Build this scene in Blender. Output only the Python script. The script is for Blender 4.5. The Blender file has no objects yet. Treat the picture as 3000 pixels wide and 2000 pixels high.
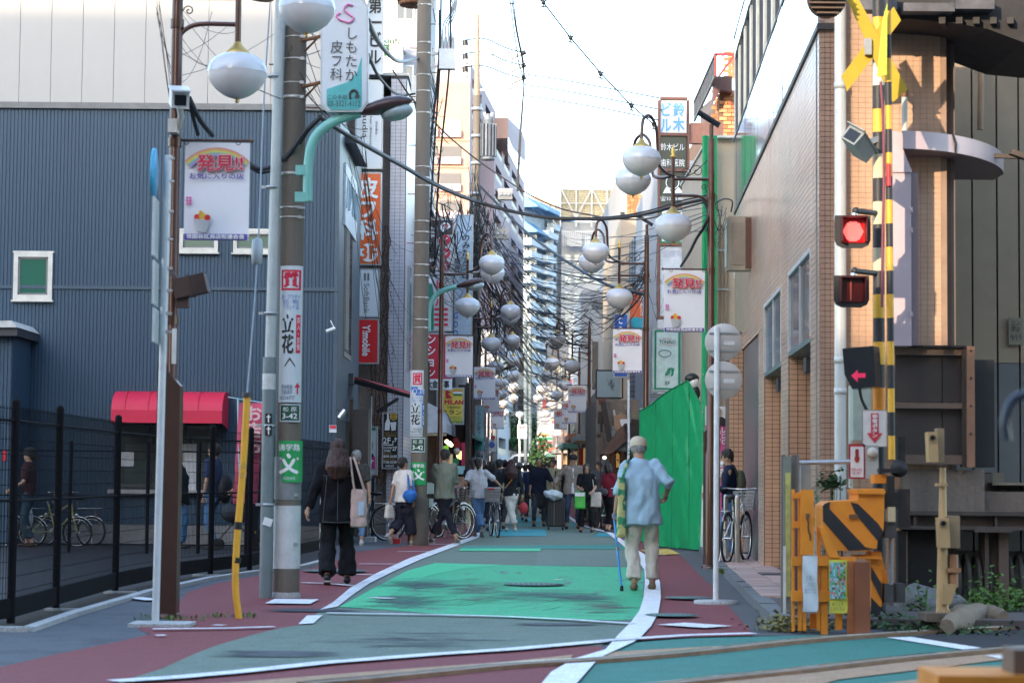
import bpy,math,random
import numpy as np
from mathutils import Vector,Matrix,noise
R=math.radians
rnd=random.Random(7)
sc=bpy.context.scene
F=6250.0
CH=1.25
PITCH=math.atan(397/F);RHO=0.0088
_f=Vector((0,math.cos(PITCH),math.sin(PITCH)));_u0=Vector((0,-math.sin(PITCH),math.cos(PITCH)));_r0=Vector((1,0,0))
_r=_r0*math.cos(RHO)+_u0*math.sin(RHO);_u=_u0*math.cos(RHO)-_r0*math.sin(RHO)
cd=bpy.data.cameras.new('camera');cam=bpy.data.objects.new('camera',cd);sc.collection.objects.link(cam)
cd.sensor_width=36;cd.lens=75;cd.clip_end=3000;cd.clip_start=0.3
cd.dof.use_dof=True ;cd.dof.focus_distance=40;cd.dof.aperture_fstop=4.0
_m=Matrix((_r,_u,-_f)).transposed().to_4x4();_m.translation=(0,0,CH);cam.matrix_world=_m
sc.camera=cam
SUN_EL,SUN_AZ=R(15),R(209)
w=bpy.data.worlds.new('World');sc.world=w;w.use_nodes=True
nt=w.node_tree;bg=nt.nodes['Background']
sky=nt.nodes.new('ShaderNodeTexSky');sky.sky_type='NISHITA';sky.sun_disc=False
sky.sun_elevation=SUN_EL;sky.sun_rotation=SUN_AZ;sky.air_density=1.0;sky.dust_density=1.2;sky.ozone_density=1.0;sky.altitude=0
nt.links.new(sky.outputs[0],bg.inputs[0]);bg.inputs[1].default_value=0.15
sd=bpy.data.lights.new('sun','SUN');sun=bpy.data.objects.new('sun',sd);sc.collection.objects.link(sun)
sd.energy=1.1;sd.angle=R(0.6);sd.color=(1.0,0.80,0.58)
_sv=Vector((math.sin(SUN_AZ)*math.cos(SUN_EL),math.cos(SUN_AZ)*math.cos(SUN_EL),math.sin(SUN_EL)))
sun.rotation_euler=_sv.to_track_quat('Z','Y').to_euler()
sc.view_settings.view_transform='Standard';sc.view_settings.look='None';sc.view_settings.exposure=2.65;sc.view_settings.gamma=1.0
sc.view_settings.use_curve_mapping=False
sc.cycles.max_bounces=6;sc.cycles.diffuse_bounces=3;sc.cycles.glossy_bounces=3;sc.cycles.transparent_max_bounces=8
sc.cycles.caustics_reflective=False ;sc.cycles.caustics_refractive=False
def ray(x,y):return _f+_r*((x-1500)/F)+_u*((1000-y)/F)
def P(x,y,d):
 v=ray(x,y);return Vector((v.x/v.y*d,d,CH+v.z/v.y*d))
def G(x,y,z=0.0):
 v=ray(x,y);t=(z-CH)/v.z;return Vector((v.x*t,v.y*t,z))
def WX(x,d,y=1400):return P(x,y,d).x
def WZ(y,d,x=1500):return P(x,y,d).z
def link(o):sc.collection.objects.link(o);return o
def tag(o,label=None,cat=None,group=None,kind=None):
 if label:o['label']=label
 if cat:o['category']=cat
 if group:o['group']=group
 if kind:o['kind']=kind
 return o
def thing(name,label,cat,loc=(0,0,0),group=None):
 o=bpy.data.objects.new(name,None);o.location=loc;o.empty_display_size=.2
 return tag(link(o),label,cat,group)
def woff(p):
 v=Vector((0,0,0))
 while p is not None:v+=p.location;p=p.parent
 return v
def kids(o):return[c for c in bpy.data.objects if c.parent is o]
def dup(root,loc=None,rz=None,label=None,group=None,scale=None,tree=None):
 tr=tree or tree_of(root)
 def rec(t,par):
  o,ch=t;c=o.copy();c.parent=par;link(c)
  for k in ch:rec(k,c)
  return c
 r=rec(tr,None)
 if loc is not None:r.location=loc
 if rz is not None:r.rotation_euler=(0,0,rz)
 if scale:r.scale=(scale,)*3
 if label:r['label']=label
 if group:r['group']=group
 return r
_ch={}
def tree_of(o):return(o,[tree_of(c)for c in _ch.get(o.name,[])])
class MB:
 def __init__(s):s.v=[];s.f=[];s.mi=[];s.sm=[]
 def add(s,vs,fs,m=0,sm=False):
  n=len(s.v);s.v.extend(tuple(v)for v in vs)
  for f in fs:s.f.append(tuple(i+n for i in f));s.mi.append(m);s.sm.append(sm)
  return s
 def box(s,x0,x1,y0,y1,z0,z1,m=0,M=None):
  vs=[Vector((x,y,z))for z in(z0,z1)for y in(y0,y1)for x in(x0,x1)]
  if M is not None:vs=[M@v for v in vs]
  return s.add(vs,[(0,2,3,1),(4,5,7,6),(0,1,5,4),(2,6,7,3),(0,4,6,2),(1,3,7,5)],m)
 def cbox(s,c,sx,sy,sz,m=0,M=None):
  return s.box(c[0]-sx/2,c[0]+sx/2,c[1]-sy/2,c[1]+sy/2,c[2]-sz/2,c[2]+sz/2,m,M)
 def beam(s,a,b,wd,ht,m=0,up=(0,0,1)):
  a=Vector(a);b=Vector(b);d=(b-a);L=d.length
  if L<1e-6:return s
  d/=L;u=Vector(up);r=d.cross(u)
  if r.length<1e-4:r=d.cross(Vector((1,0,0)))
  r.normalize();u=r.cross(d)
  vs=[]
  for p in(a,b):
   for i,j in((-1,-1),(1,-1),(1,1),(-1,1)):vs.append(p+r*(i*wd/2)+u*(j*ht/2))
  return s.add(vs,[(3,2,1,0),(4,5,6,7),(0,1,5,4),(1,2,6,5),(2,3,7,6),(3,0,4,7)],m)
 def tube(s,pts,r,n=8,m=0,cap=True,sm=True):
  pts=[Vector(p)for p in pts];k=len(pts)
  rs=r if isinstance(r,(list,tuple))else[r]*k
  vs=[];ref=None
  for i,p in enumerate(pts):
   t=(pts[min(i+1,k-1)]-pts[max(i-1,0)])
   if t.length<1e-9:t=Vector((0,0,1))
   t.normalize()
   if ref is None:ref=Vector((1,0,0))if abs(t.x)<.7 else Vector((0,1,0))
   a=(ref-t*ref.dot(t));a.normalize();b=t.cross(a);ref=a
   for j in range(n):
    q=2*math.pi*j/n;vs.append(p+(a*math.cos(q)+b*math.sin(q))*rs[i])
  fs=[(i*n+j,i*n+(j+1)%n,(i+1)*n+(j+1)%n,(i+1)*n+j)for i in range(k-1)for j in range(n)]
  s.add(vs,fs,m,sm)
  if cap and n>3:
   s.add(vs[:n],[tuple(range(n))[::-1]],m);s.add(vs[-n:],[tuple(range(n))],m)
  return s
 def lathe(s,c,prof,n=20,m=0,M=None,sm=True):
  vs=[]
  for r,z in prof:
   for j in range(n):
    q=2*math.pi*j/n;v=Vector((r*math.cos(q),r*math.sin(q),z))
    if M is not None:v=M@v
    vs.append(v+Vector(c))
  k=len(prof)
  return s.add(vs,[(i*n+j,i*n+(j+1)%n,(i+1)*n+(j+1)%n,(i+1)*n+j)for i in range(k-1)for j in range(n)],m,sm)
 def poly(s,pts,m=0):return s.add(pts,[tuple(range(len(pts)))],m)
 def prism(s,pts,ext,m=0,m2=None):
  pts=[Vector(p)for p in pts];e=Vector(ext);n=len(pts)
  s.add(pts+[p+e for p in pts],[tuple(range(n))[::-1],tuple(range(n,2*n))],m)
  return s.add(pts+[p+e for p in pts],[(i,(i+1)%n,n+(i+1)%n,n+i)for i in range(n)],m if m2 is None else m2)
 def grid(s,fn,nu,nv,m=0,sm=True):
  vs=[fn(i/nu,j/nv)for j in range(nv+1)for i in range(nu+1)]
  return s.add(vs,[(j*(nu+1)+i,j*(nu+1)+i+1,(j+1)*(nu+1)+i+1,(j+1)*(nu+1)+i)for j in range(nv)for i in range(nu)],m,sm)
 def ball(s,c,rx,ry=None,rz=None,n=14,m=0,M=None):
  ry=ry or rx;rz=rz or rx;k=max(6,n//2+2);vs=[]
  for i in range(k+1):
   t=math.pi*i/k
   for j in range(n):
    q=2*math.pi*j/n;v=Vector((rx*math.sin(t)*math.cos(q),ry*math.sin(t)*math.sin(q),rz*math.cos(t)))
    if M is not None:v=M@v
    vs.append(v+Vector(c))
  return s.add(vs,[(i*n+j,(i+1)*n+j,(i+1)*n+(j+1)%n,i*n+(j+1)%n)for i in range(k)for j in range(n)],m,True)
 def mesh(s,name,mats,off=None):
  me=bpy.data.meshes.new(name);v=s.v
  if off is not None and off.length>0:v=[(a-off.x,b-off.y,c-off.z)for a,b,c in v]
  me.from_pydata(v,[],s.f)
  for m in(mats if isinstance(mats,(list,tuple))else[mats]):me.materials.append(m)
  me.polygons.foreach_set('material_index',s.mi);me.polygons.foreach_set('use_smooth',s.sm);me.update()
  return me
 def build(s,name,mats,parent=None,label=None,cat=None,group=None,kind=None):
  me=s.mesh(name,mats,woff(parent));return mobj(name,me,parent,label,cat,group,kind)
def mobj(name,me,parent=None,label=None,cat=None,group=None,kind=None):
 o=link(bpy.data.objects.new(name,me))
 if parent is not None:o.parent=parent;_ch.setdefault(parent.name,[]).append(o)
 return tag(o,label,cat,group,kind)
_M={}
def S(r,g=None,b=None):
 if g is None:g=b=r
 return tuple(((c/255)/12.92 if c/255<=.04045 else((c/255+.055)/1.055)**2.4)for c in(r,g,b))
def M(key,col=None,rough=.6,metal=0,var=.14,sc_=6,bump=0,emit=0,dirt=0,spec=.5,alpha=1,streak=False,coat=0):
 if key in _M:return _M[key]
 m=bpy.data.materials.new(key);m.use_nodes=True ;n=m.node_tree;L=n.links;b=n.nodes['Principled BSDF']
 b.inputs['Roughness'].default_value=rough;b.inputs['Metallic'].default_value=metal;b.inputs['Specular IOR Level'].default_value=spec
 if coat:b.inputs['Coat Weight'].default_value=coat
 tc=n.nodes.new('ShaderNodeTexCoord');mp=n.nodes.new('ShaderNodeMapping');L.new(tc.outputs['Object'],mp.inputs[0])
 if streak:mp.inputs['Scale'].default_value=(1,1,.08)
 nz=n.nodes.new('ShaderNodeTexNoise');nz.inputs['Scale'].default_value=sc_;nz.inputs['Detail'].default_value=5;nz.inputs['Roughness'].default_value=.65
 L.new(mp.outputs[0],nz.inputs['Vector'])
 rp=n.nodes.new('ShaderNodeMapRange');rp.inputs[1].default_value=.3;rp.inputs[2].default_value=.7;rp.inputs[3].default_value=1-var;rp.inputs[4].default_value=1+var
 L.new(nz.outputs[0],rp.inputs[0])
 vm=n.nodes.new('ShaderNodeVectorMath');vm.operation='MULTIPLY';vm.inputs[0].default_value=col;L.new(rp.outputs[0],vm.inputs[1])
 out=vm.outputs[0]
 if dirt:
  n2=n.nodes.new('ShaderNodeTexNoise');n2.inputs['Scale'].default_value=sc_*.35;n2.inputs['Detail'].default_value=8;n2.inputs['Roughness'].default_value=.75;L.new(mp.outputs[0],n2.inputs['Vector'])
  r2=n.nodes.new('ShaderNodeMapRange');r2.inputs[1].default_value=.5;r2.inputs[2].default_value=.75;r2.inputs[4].default_value=dirt;L.new(n2.outputs[0],r2.inputs[0])
  mx=n.nodes.new('ShaderNodeMix');mx.data_type='RGBA';L.new(r2.outputs[0],mx.inputs[0]);L.new(out,mx.inputs[6]);mx.inputs[7].default_value=(.07,.055,.045,1)
  out=mx.outputs[2]
 L.new(out,b.inputs['Base Color'])
 if emit:L.new(out,b.inputs['Emission Color']);b.inputs['Emission Strength'].default_value=emit
 if bump:
  bp=n.nodes.new('ShaderNodeBump');bp.inputs['Strength'].default_value=bump;bp.inputs['Distance'].default_value=.02
  n3=n.nodes.new('ShaderNodeTexNoise');n3.inputs['Scale'].default_value=sc_*8;n3.inputs['Detail'].default_value=4;L.new(tc.outputs['Object'],n3.inputs['Vector'])
  L.new(n3.outputs[0],bp.inputs['Height']);L.new(bp.outputs[0],b.inputs['Normal'])
 if alpha<1:b.inputs['Alpha'].default_value=alpha
 _M[key]=m;return m
def glass(key,col,rough=.05,metal=0.0,spec=.9):
 return M(key,col,rough,metal,.08,1.5,spec=spec)
def worn(key,col=None,under=None,thr=.5,scale=(1,1,1),sc_=3,rough=.75,soft=.12,scratch=0):
 """paint partly worn through to what lies under it"""
 if key in _M:return _M[key]
 m=M(key,col,rough,0,.12,sc_*3,bump=.15);n=m.node_tree;L=n.links;b=n.nodes['Principled BSDF']
 src=b.inputs['Base Color'].links[0].from_socket
 tc=n.nodes.new('ShaderNodeTexCoord');mp=n.nodes.new('ShaderNodeMapping');mp.inputs['Scale'].default_value=scale;L.new(tc.outputs['Object'],mp.inputs[0])
 a=n.nodes.new('ShaderNodeTexNoise');a.inputs['Scale'].default_value=sc_;a.inputs['Detail'].default_value=10;a.inputs['Roughness'].default_value=.72;L.new(mp.outputs[0],a.inputs['Vector'])
 r=n.nodes.new('ShaderNodeMapRange');r.inputs[1].default_value=thr;r.inputs[2].default_value=thr+soft;L.new(a.outputs[0],r.inputs[0])
 g=n.nodes.new('ShaderNodeTexNoise');g.inputs['Scale'].default_value=55;g.inputs['Detail'].default_value=3;L.new(tc.outputs['Object'],g.inputs['Vector']);gr=n.nodes.new('ShaderNodeMapRange');gr.inputs[1].default_value=.3;gr.inputs[2].default_value=.7;gr.inputs[3].default_value=.72;gr.inputs[4].default_value=1.28;L.new(g.outputs[0],gr.inputs[0])
 mx=n.nodes.new('ShaderNodeMix');mx.data_type='RGBA';L.new(r.outputs[0],mx.inputs[0]);L.new(src,mx.inputs[6]);mx.inputs[7].default_value=(*under,1)
 gm=n.nodes.new('ShaderNodeVectorMath');gm.operation='MULTIPLY';L.new(mx.outputs[2],gm.inputs[0]);L.new(gr.outputs[0],gm.inputs[1]);L.new(gm.outputs[0],b.inputs['Base Color']);return m
white=M('white_paint',(.72,.73,.74),.45,dirt=.25);offwhite=M('off_white',(.62,.60,.56),.6,dirt=.25)
black=M('black_paint',(.012,.012,.014),.45);darkgrey=M('dark_grey',(.05,.05,.055),.5);grey=M('mid_grey',(.22,.23,.24),.55,dirt=.2)
steel=M('galvanised_steel',(.42,.44,.46),.4,.6,.12,12,dirt=.25);brown=M('brown_lamp_paint',(.085,.036,.024),.3,.35,.1,8,coat=.3)
gold=M('brass',(.62,.40,.12),.32,.75);red=M('red_paint',(.55,.02,.03),.45);rubber=M('rubber',(.015,.015,.016),.8)
rust=M('rusty_steel',(.20,.09,.045),.85,0,.35,9,bump=.3,dirt=.5);chrome=M('chrome',(.6,.6,.6),.2,.9)
_tx={}
def text_geo(s,bold=0):
 if s in _tx:return _tx[s]
 c=bpy.data.curves.new('t','FONT');c.body=s;c.resolution_u=2;c.align_x='CENTER' if '\n' in s else 'LEFT'
 o=bpy.data.objects.new('t',c);me=o.to_mesh()
 v=np.empty(len(me.vertices)*3);me.vertices.foreach_get('co',v);v=v.reshape(-1,3)[:,:2].copy()
 f=[tuple(p.vertices)for p in me.polygons];o.to_mesh_clear();bpy.data.objects.remove(o);bpy.data.curves.remove(c)
 sz=(1,1)
 if len(v):lo=v.min(0);hi=v.max(0);sz=np.maximum(hi-lo,1e-6);v=(v-lo)/sz
 _tx[s]=(v,f,sz);return _tx[s]
def put_text(mb,s,O,U,V,m=0,bold=.012,rot=0):
 """text filling the parallelogram O, O+U, O+V; heavier weights are stacked shifted copies"""
 v,f,sz=text_geo(s);O=Vector(O);U=Vector(U);V=Vector(V);N=U.cross(V).normalized()
 sh=[(0,0)]if bold<.015 else[(0,0),(bold,0),(-bold,0),(0,bold),(0,-bold)]+([(bold*.7,bold*.7),(-bold*.7,bold*.7),(bold*.7,-bold*.7),(-bold*.7,-bold*.7)]if bold>.025 else[])
 for k,(a,b)in enumerate(sh):
  a/=sz[0];b/=sz[1];e=N*(.0004*k)
  if rot:pts=[O+U*(y+b)+V*(1-x+a)+e for x,y in v]
  else:pts=[O+U*(x+a)+V*(y+b)+e for x,y in v]
  mb.add(pts,f,m)
def vert(s):return '\n'.join(s.replace('ー','｜'))
def text(parent,s,box,d,mt,bold=.012,rot=0,name='lettering',mb=None,m=0,eps=.012):
 """box in photograph pixels x0,y0,x1,y1 on a vertical plane facing the camera at distance d"""
 x0,y0,x1,y1=box;cx,cy=(x0+x1)/2,(y0+y1)/2
 c=P(cx,cy,d-eps);k=d/F
 own=mb is None
 if own:mb=MB()
 put_text(mb,s,c+Vector((-(x1-x0)/2*k,0,-(y1-y0)/2*k)),((x1-x0)*k,0,0),(0,0,(y1-y0)*k),m,bold,rot)
 if own:return mb.build(name,mt,parent)
def rectw(x0,y0,x1,y1,d):
 c=P((x0+x1)/2,(y0+y1)/2,d);k=d/F;hw=(x1-x0)/2*k;hh=(y1-y0)/2*k
 return c.x-hw,c.x+hw,c.z-hh,c.z+hh
def pbox(mb,x0,y0,x1,y1,d,t=.05,m=0):
 """box whose camera-facing side covers these photograph pixels at distance d, thickness t going back"""
 a,b,c,e=rectw(x0,y0,x1,y1,d);return mb.box(a,b,d,d+t,c,e,m)
def ppoly(mb,pts,d,t=.01,m=0):
 q=[P(x,y,d)for x,y in pts];return mb.prism(q,(0,t,0),m)
def catenary(a,b,sag,n=16):
 a=Vector(a);b=Vector(b);return[a.lerp(b,i/n)-Vector((0,0,sag*4*(i/n)*(1-i/n)))for i in range(n+1)]
def smooth(pts,n=6):
 """Catmull-Rom through the points"""
 p=[Vector(q)for q in pts];p=[p[0]*2-p[1]]+p+[p[-1]*2-p[-2]];out=[]
 for i in range(1,len(p)-2):
  for k in range(n):
   t=k/n;out.append(.5*((2*p[i])+(p[i+1]-p[i-1])*t+(2*p[i-1]-5*p[i]+4*p[i+1]-p[i+2])*t*t+(3*p[i]-p[i-1]-3*p[i+1]+p[i+2])*t**3))
 out.append(p[-2]);return out
def C(x,y):return G(x/1.568,1500+y/1.568)
RX=2352
asphalt=worn('asphalt',(.082,.092,.108),(.035,.037,.042),.5,sc_=1.5,rough=.85,soft=.25)
asphalt2=worn('dark_asphalt',(.024,.024,.028),(.038,.036,.036),.55,sc_=2,rough=.85,soft=.25)
red_p=worn('red_pavement_paint',(.20,.038,.042),(.075,.052,.055),.60,(1,.6,1),2.2,.8,.2)
greygreen=worn('grey_green_paint',(.135,.185,.145),(.075,.095,.095),.55,(.5,1.2,1),1.6,.8,.22)
bright=worn('bright_green_paint',(.032,.42,.19),(.085,.13,.13),.56,(2.2,.35,1),1.6,.7,.10)
fresh=worn('fresh_green_paint',(.02,.50,.21),(.06,.2,.14),.62,(1,1,1),2.5,.6,.1)
teal=worn('teal_paint',(.030,.23,.20),(.06,.14,.13),.58,(1,.5,1),2,.75,.15)
tealx=worn('crossing_green_paint',(.028,.175,.135),(.035,.11,.09),.58,(1,1,1),1.5,.75,.2)
cyan=worn('cyan_paint',(.025,.30,.33),(.05,.15,.16),.6,(1,1,1),2.5,.75,.15)
wline=worn('worn_white_line',(.78,.78,.80),(.14,.15,.155),.56,(.6,6,1),3.2,.7,.04)
wline2=worn('white_line',(.78,.78,.79),(.25,.25,.26),.62,(1,1,1),3,.7,.1)
purple=worn('purple_grey_patch',(.075,.125,.13),(.10,.14,.14),.5,(1,.5,1),3,.8,.2)
tan=worn('tan_crossing_panel',(.40,.245,.145),(.2,.13,.09),.55,(1,1,1),1.2,.8,.25)
kerbm=worn('kerb_concrete',(.42,.43,.43),(.2,.2,.19),.56,(1,1,1),4,.85,.2)
soil=M('soil',(.045,.038,.032),.95,0,.4,20,bump=.8)
yellowt=M('tactile_yellow',(.55,.38,.09),.75,dirt=.3)
MB().poly([(-900,-80,0),(900,-80,0),(900,1800,0),(-900,1800,0)]).build('ground',asphalt,kind='structure')
def paint(name,pts,z,m,kind='structure'):
 q=[Vector((p[0],p[1],z))if isinstance(p,Vector)else C(*p)+Vector((0,0,z))for p in pts]
 return MB().poly(q).build(name,m,kind=kind)
def far(x,y):return Vector((x,y,0))
wl=[(1470,455),(1530,420),(1610,352),(1730,285),(1880,215),(2040,160),(2175,112)]
wli=[(1550,440),(1620,385),(1700,330),(1800,280),(1930,222),(2060,172),(2200,118)]
frontL=[(520,790),(800,772),(1100,745),(1500,702),(2000,663),(2352,640),(RX+200,622),(RX+400,604)]
wr=[(RX+436,98),(RX+490,140),(RX+560,200),(RX+608,270),(RX+610,330),(RX+604,400),(RX+585,460),(RX+545,515),(RX+490,570),(RX+410,615)]
wro=[(RX+462,98),(RX+535,150),(RX+620,205),(RX+662,268),(RX+680,330),(RX+684,400),(RX+672,470),(RX+640,530),(RX+590,585),(RX+540,605)]
Lfar=[far(-.95,56),far(-.9,165)];Rfar=[far(2.0,165),far(1.9,56)]
paint('red_pavement',[(-500,830),(-200,762),(0,712),(270,650),(520,600),(690,562),(640,540),(640,505),(800,500),(812,425),(860,368),(1000,325),(1180,292),(1380,266),(1500,240),(1640,182),(1900,150)]+[far(-2.6,44),far(-2.0,56),far(-1.9,165),far(-.9,165),far(-.95,56)]+[(2190,112)]+wl[::-1][1:]+[(1380,520),(1290,533),(1180,560),(1000,612),(900,650),(740,722),(520,790),(0,1000),(-700,1100)],.004,red_p)
paint('road',[(520,790),(740,722),(900,650),(1000,612),(1180,560),(1290,533),(1380,520)]+wl+Lfar+Rfar+wr+frontL[::-1][1:-1],.006,greygreen)
paint('red_pavement_right',wro[:1]+[far(1.95,56),far(2.0,165),far(2.8,165),far(2.9,56),far(3.1,45),(RX+640,165),(RX+700,172),(RX+775,200),(RX+830,255),(RX+862,290),(RX+930,350),(RX+962,400),(RX+1040,480),(RX+1112,567),(RX+900,572),(RX+570,590)]+wro[::-1][1:-1],.004,red_p)
paint('worn_green_panel',[(1560,440),(1870,275),(2000,238),(2330,245),(RX+530,255),(RX+606,275),(RX+602,400),(RX+570,500),(RX+200,497),(2352,488),(1990,470),(1780,452)],.010,bright)
paint('fresh_green_stripe',[(1560,440),(1700,445),(1860,345),(1960,298),(2120,262),(2320,245),(2000,236),(1870,272),(1700,362)],.013,fresh)
paint('teal_band',[(2120,168),(2140,157),(RX+530,150),(RX+560,172)],.012,teal)
paint('green_band',[(2105,180),(2120,169),(RX+130,169),(RX+130,182)],.014,fresh)
paint('grey_seam',[(RX+120,182),(RX+560,176),(RX+620,250),(RX+110,247)],.009,worn('pale_green_patch',(.135,.19,.155),(.08,.1,.1),.6,sc_=2))
for a,b,y0,y1,m in((2252,2352+160,80,111,cyan),(RX+378,RX+452,97,113,cyan),(2210,RX+300,52,66,teal),(2300,RX+250,28,44,cyan),(2240,2330,30,45,teal)):
 paint('cyan_patch',[(a,y1),(a+20,y0),(b-6,y0),(b,y1)],.012,m)
paint('left_white_line',wl+[far(-.85,56),far(-.8,165),far(-.68,165),far(-.72,56)]+wli[::-1],.018,wline)
paint('left_white_line',[(1370,522),(1410,482),(1482,480),(1440,518)],.018,wline)
paint('right_white_line',wr[:-1]+[(RX+430,640),(RX+290,682),(RX+180,745),(RX+110,830),(RX+270,830),(RX+330,760),(RX+400,680),(RX+560,605)]+wro[::-1][1:]+[far(1.9,56),far(1.95,165),far(1.83,165),far(1.78,56)],.020,wline2)
def stripe(name,pts,w0,z,m,w1=None):
 q=[C(*p)for p in pts];a=[];b=[]
 for i,p in enumerate(q):
  t=q[min(i+1,len(q)-1)]-q[max(i-1,0)];t.normalize();n=Vector((-t.y,t.x,0));h=(w0+((w1 or w0)-w0)*i/(len(q)-1))/2
  a.append(p+n*h+Vector((0,0,z)));b.append(p-n*h+Vector((0,0,z)))
 mb=MB();n=len(a);mb.add(a+b,[(i,i+1,n+i+1,n+i)for i in range(n-1)])
 return mb.build(name,m,kind='structure')
stripe('stop_line',frontL,.17,.022,wline)
stripe('stop_line',[(RX+395,605),(RX+560,593),(RX+800,577),(RX+1110,568)],.14,.026,wline)
stripe('transverse_line',[(1500,472),(1700,476),(1990,480),(2352,490),(RX+300,505),(RX+560,522)],.10,.024,wline)
for p in([(1385,330),(1500,334),(1630,345)],[(1650,243),(1850,244)],[(1640,292),(1740,294)],[(1825,186),(1995,184)],[(1970,153),(2090,151)],[(700,547),(1060,543),(1260,536)],[(715,577),(760,576)],[(980,528),(1030,530)],[(RX+660,200),(RX+705,201)]):
 stripe('thin_white_mark',p,.09,.023,wline)
for p,wd in(([(RX+730,521),(RX+950,536)],.38),([(1240,416),(1445,418)],.75),([(620,406),(700,404)],.5)):
 stripe('painted_label_patch',p,wd,.021,wline)
stripe('scuff_of_white_paint',[(1705,400),(1750,402),(1800,405)],.16,.023,wline)
stripe('scuff_of_white_paint',[(RX+195,316),(RX+232,317)],.09,.023,wline)
paint('red_pavement',frontL[1:]+[(RX+430,640),(RX+290,682),(RX+110,830),(1500,860),(400,860),(520,790)],.0045,red_p)
paint('crossing_green',[(RX+440,640),(RX+560,600),(RX+800,580),(RX+1300,568),(RX+1700,562),(RX+2000,545),(RX+2352,530),(RX+2600,520),(RX+2600,700),(RX+1600,900),(RX+200,900),(RX+270,830),(RX+330,760),(RX+400,680)],.005,tealx)
paint('asphalt_apron',[(RX+1780,582),(RX+2200,640),(RX+2700,600),(RX+2700,520),(RX+2352,538),(RX+2000,555)],.009,asphalt2)
stripe('white_edge_line',[(RX+1780,580),(RX+1980,612),(RX+2180,643)],.22,.013,wline2)
paint('crossing_panel',[(900,800),(1150,782),(1700,738),(2352,690),(RX+280,660),(RX+262,690),(RX,712),(1640,784),(1400,812)],.012,tan)
paint('crossing_panel',[(RX+440,648),(RX+1000,617),(RX+1700,562),(RX+2000,546),(RX+2352,533),(RX+2352,541),(RX+1700,575),(RX+1300,603),(RX+820,652),(RX+400,680)],.012,tan)
paint('crossing_panel',[(RX+700,830),(RX+900,790),(RX+1400,742),(RX+1800,695),(RX+2500,628),(RX+2500,660),(RX+2352,672),(RX+1950,720),(RX+1500,775),(RX+1300,830)],.012,tan)
paint('crossing_panel',[(RX+1500,830),(RX+1640,800),(RX+2000,760),(RX+2500,715),(RX+2500,830)],.013,tan)
stripe('white_edge_line',[(RX+2240,665),(RX+2352,690),(RX+2500,715)],.22,.016,wline2)
stripe('white_edge_line',[(RX+1640,562),(RX+1720,572)],.3,.015,wline2)
railm=M('rail_steel',(.16,.085,.055),.5,.5,.3,6,dirt=.4);railtop=M('rail_head',(.5,.5,.5),.18,.95)
for k,pts in enumerate(([(1400,806),(1700,780),(2000,750),(2352,716),(RX+400,691),(RX+820,656),(RX+1300,604),(RX+1700,573),(RX+2100,549),(RX+2352,538),(RX+2600,528)],[(RX+500,830),(RX+880,786),(RX+1300,742),(RX+1700,695),(RX+2100,655),(RX+2352,632),(RX+2600,612)])):
 q=smooth([C(*p)for p in pts],5);mb=MB()
 for a,b in zip(q[:-1],q[1:]):
  mb.beam(a+Vector((0,0,.018)),b+Vector((0,0,.018)),.15,.03,0);mb.beam(a+Vector((0,0,.036)),b+Vector((0,0,.036)),.035,.012,1)
 mb.build('rail',[railm,railtop],label=['worn steel rail crossing the road, farther of the two','nearer steel rail between tan crossing panels, close to the camera'][k],cat='rail',group='rails of the level crossing')
kq=[(-200,545),(130,548),(330,478),(690,372),(810,346),(960,312),(1180,280),(1390,255),(1490,228)]
lot=[C(-200,540),C(130,540),C(330,470),C(690,365),C(960,306),C(1180,274),C(1390,250),C(1490,223),far(-3.3,36.5),far(-3.3,38),far(-16,38),far(-16,18)]
MB().poly([p+Vector((0,0,.011))for p in lot]).build('parking_lot',asphalt2,kind='structure')
mb=MB();q=[C(*p)for p in kq]
for a,b in zip(q[:-1],q[1:]):mb.beam(a+Vector((0,0,.02)),b+Vector((0,0,.02)),.10,.04)
for x,y in((230,462),(500,380),(905,300)):
 p=C(x,y);mb.cbox((p.x+.1,p.y+.1,.022),.34,.05,.03)
mb.build('kerb',kerbm,kind='structure')
mb=MB()
for a,b in zip(q[1:-1],q[2:]):
 n=Vector((-(b-a).y,(b-a).x,0)).normalized()
 mb.poly([a+n*.07+Vector((0,0,.016)),b+n*.07+Vector((0,0,.016)),b+n*.38+Vector((0,0,.016)),a+n*.38+Vector((0,0,.016))])
mb.build('soil_strip',soil,kind='structure')
paint('grey_shoulder',[(RX+640,165),(RX+775,200),(RX+862,290),(RX+962,400),(RX+1112,567),(RX+1300,568),(RX+1250,500),(RX+1000,290),(RX+960,200),(RX+900,150)],.003,worn('grey_shoulder_asphalt',(.085,.088,.09),(.14,.135,.125),.57,(1,1,1),2.5,.85,.2))
kr=[C(RX+985,282),C(RX+1240,530)]
kd=(kr[1]-kr[0]);kl=kd.length;kd.normalize();kn=Vector((-kd.y,kd.x,0));kn=kn if kn.x>0 else-kn
kerb_mats=M('grey_kerb_stone',(.16,.17,.175),.85,0,.2,8,bump=.3,dirt=.3)
pv=MB().prism([kr[0]+kn*.02,kr[1]+kn*.02,kr[1]+kn*3.2,kr[0]+kn*1.6+kd*-9,kr[0]+kn*.02+kd*-9],(0,0,.085)).build('footway',M('mortar',(.10,.085,.08),.9),kind='structure')
pv.name='footway'
ks=MB().cbox((0,0,.05),.16,.58,.10).mesh('kerb_stone',kerb_mats)
ang=math.atan2(kd.y,kd.x)-math.pi/2
for i in range(-14,int(kl/.6)):
 o=mobj('kerb_stone',ks,pv);p=kr[0]+kd*(.6*i+.3);o.location=(p.x,p.y,rnd.uniform(-.006,.006));o.rotation_euler.z=ang
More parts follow.
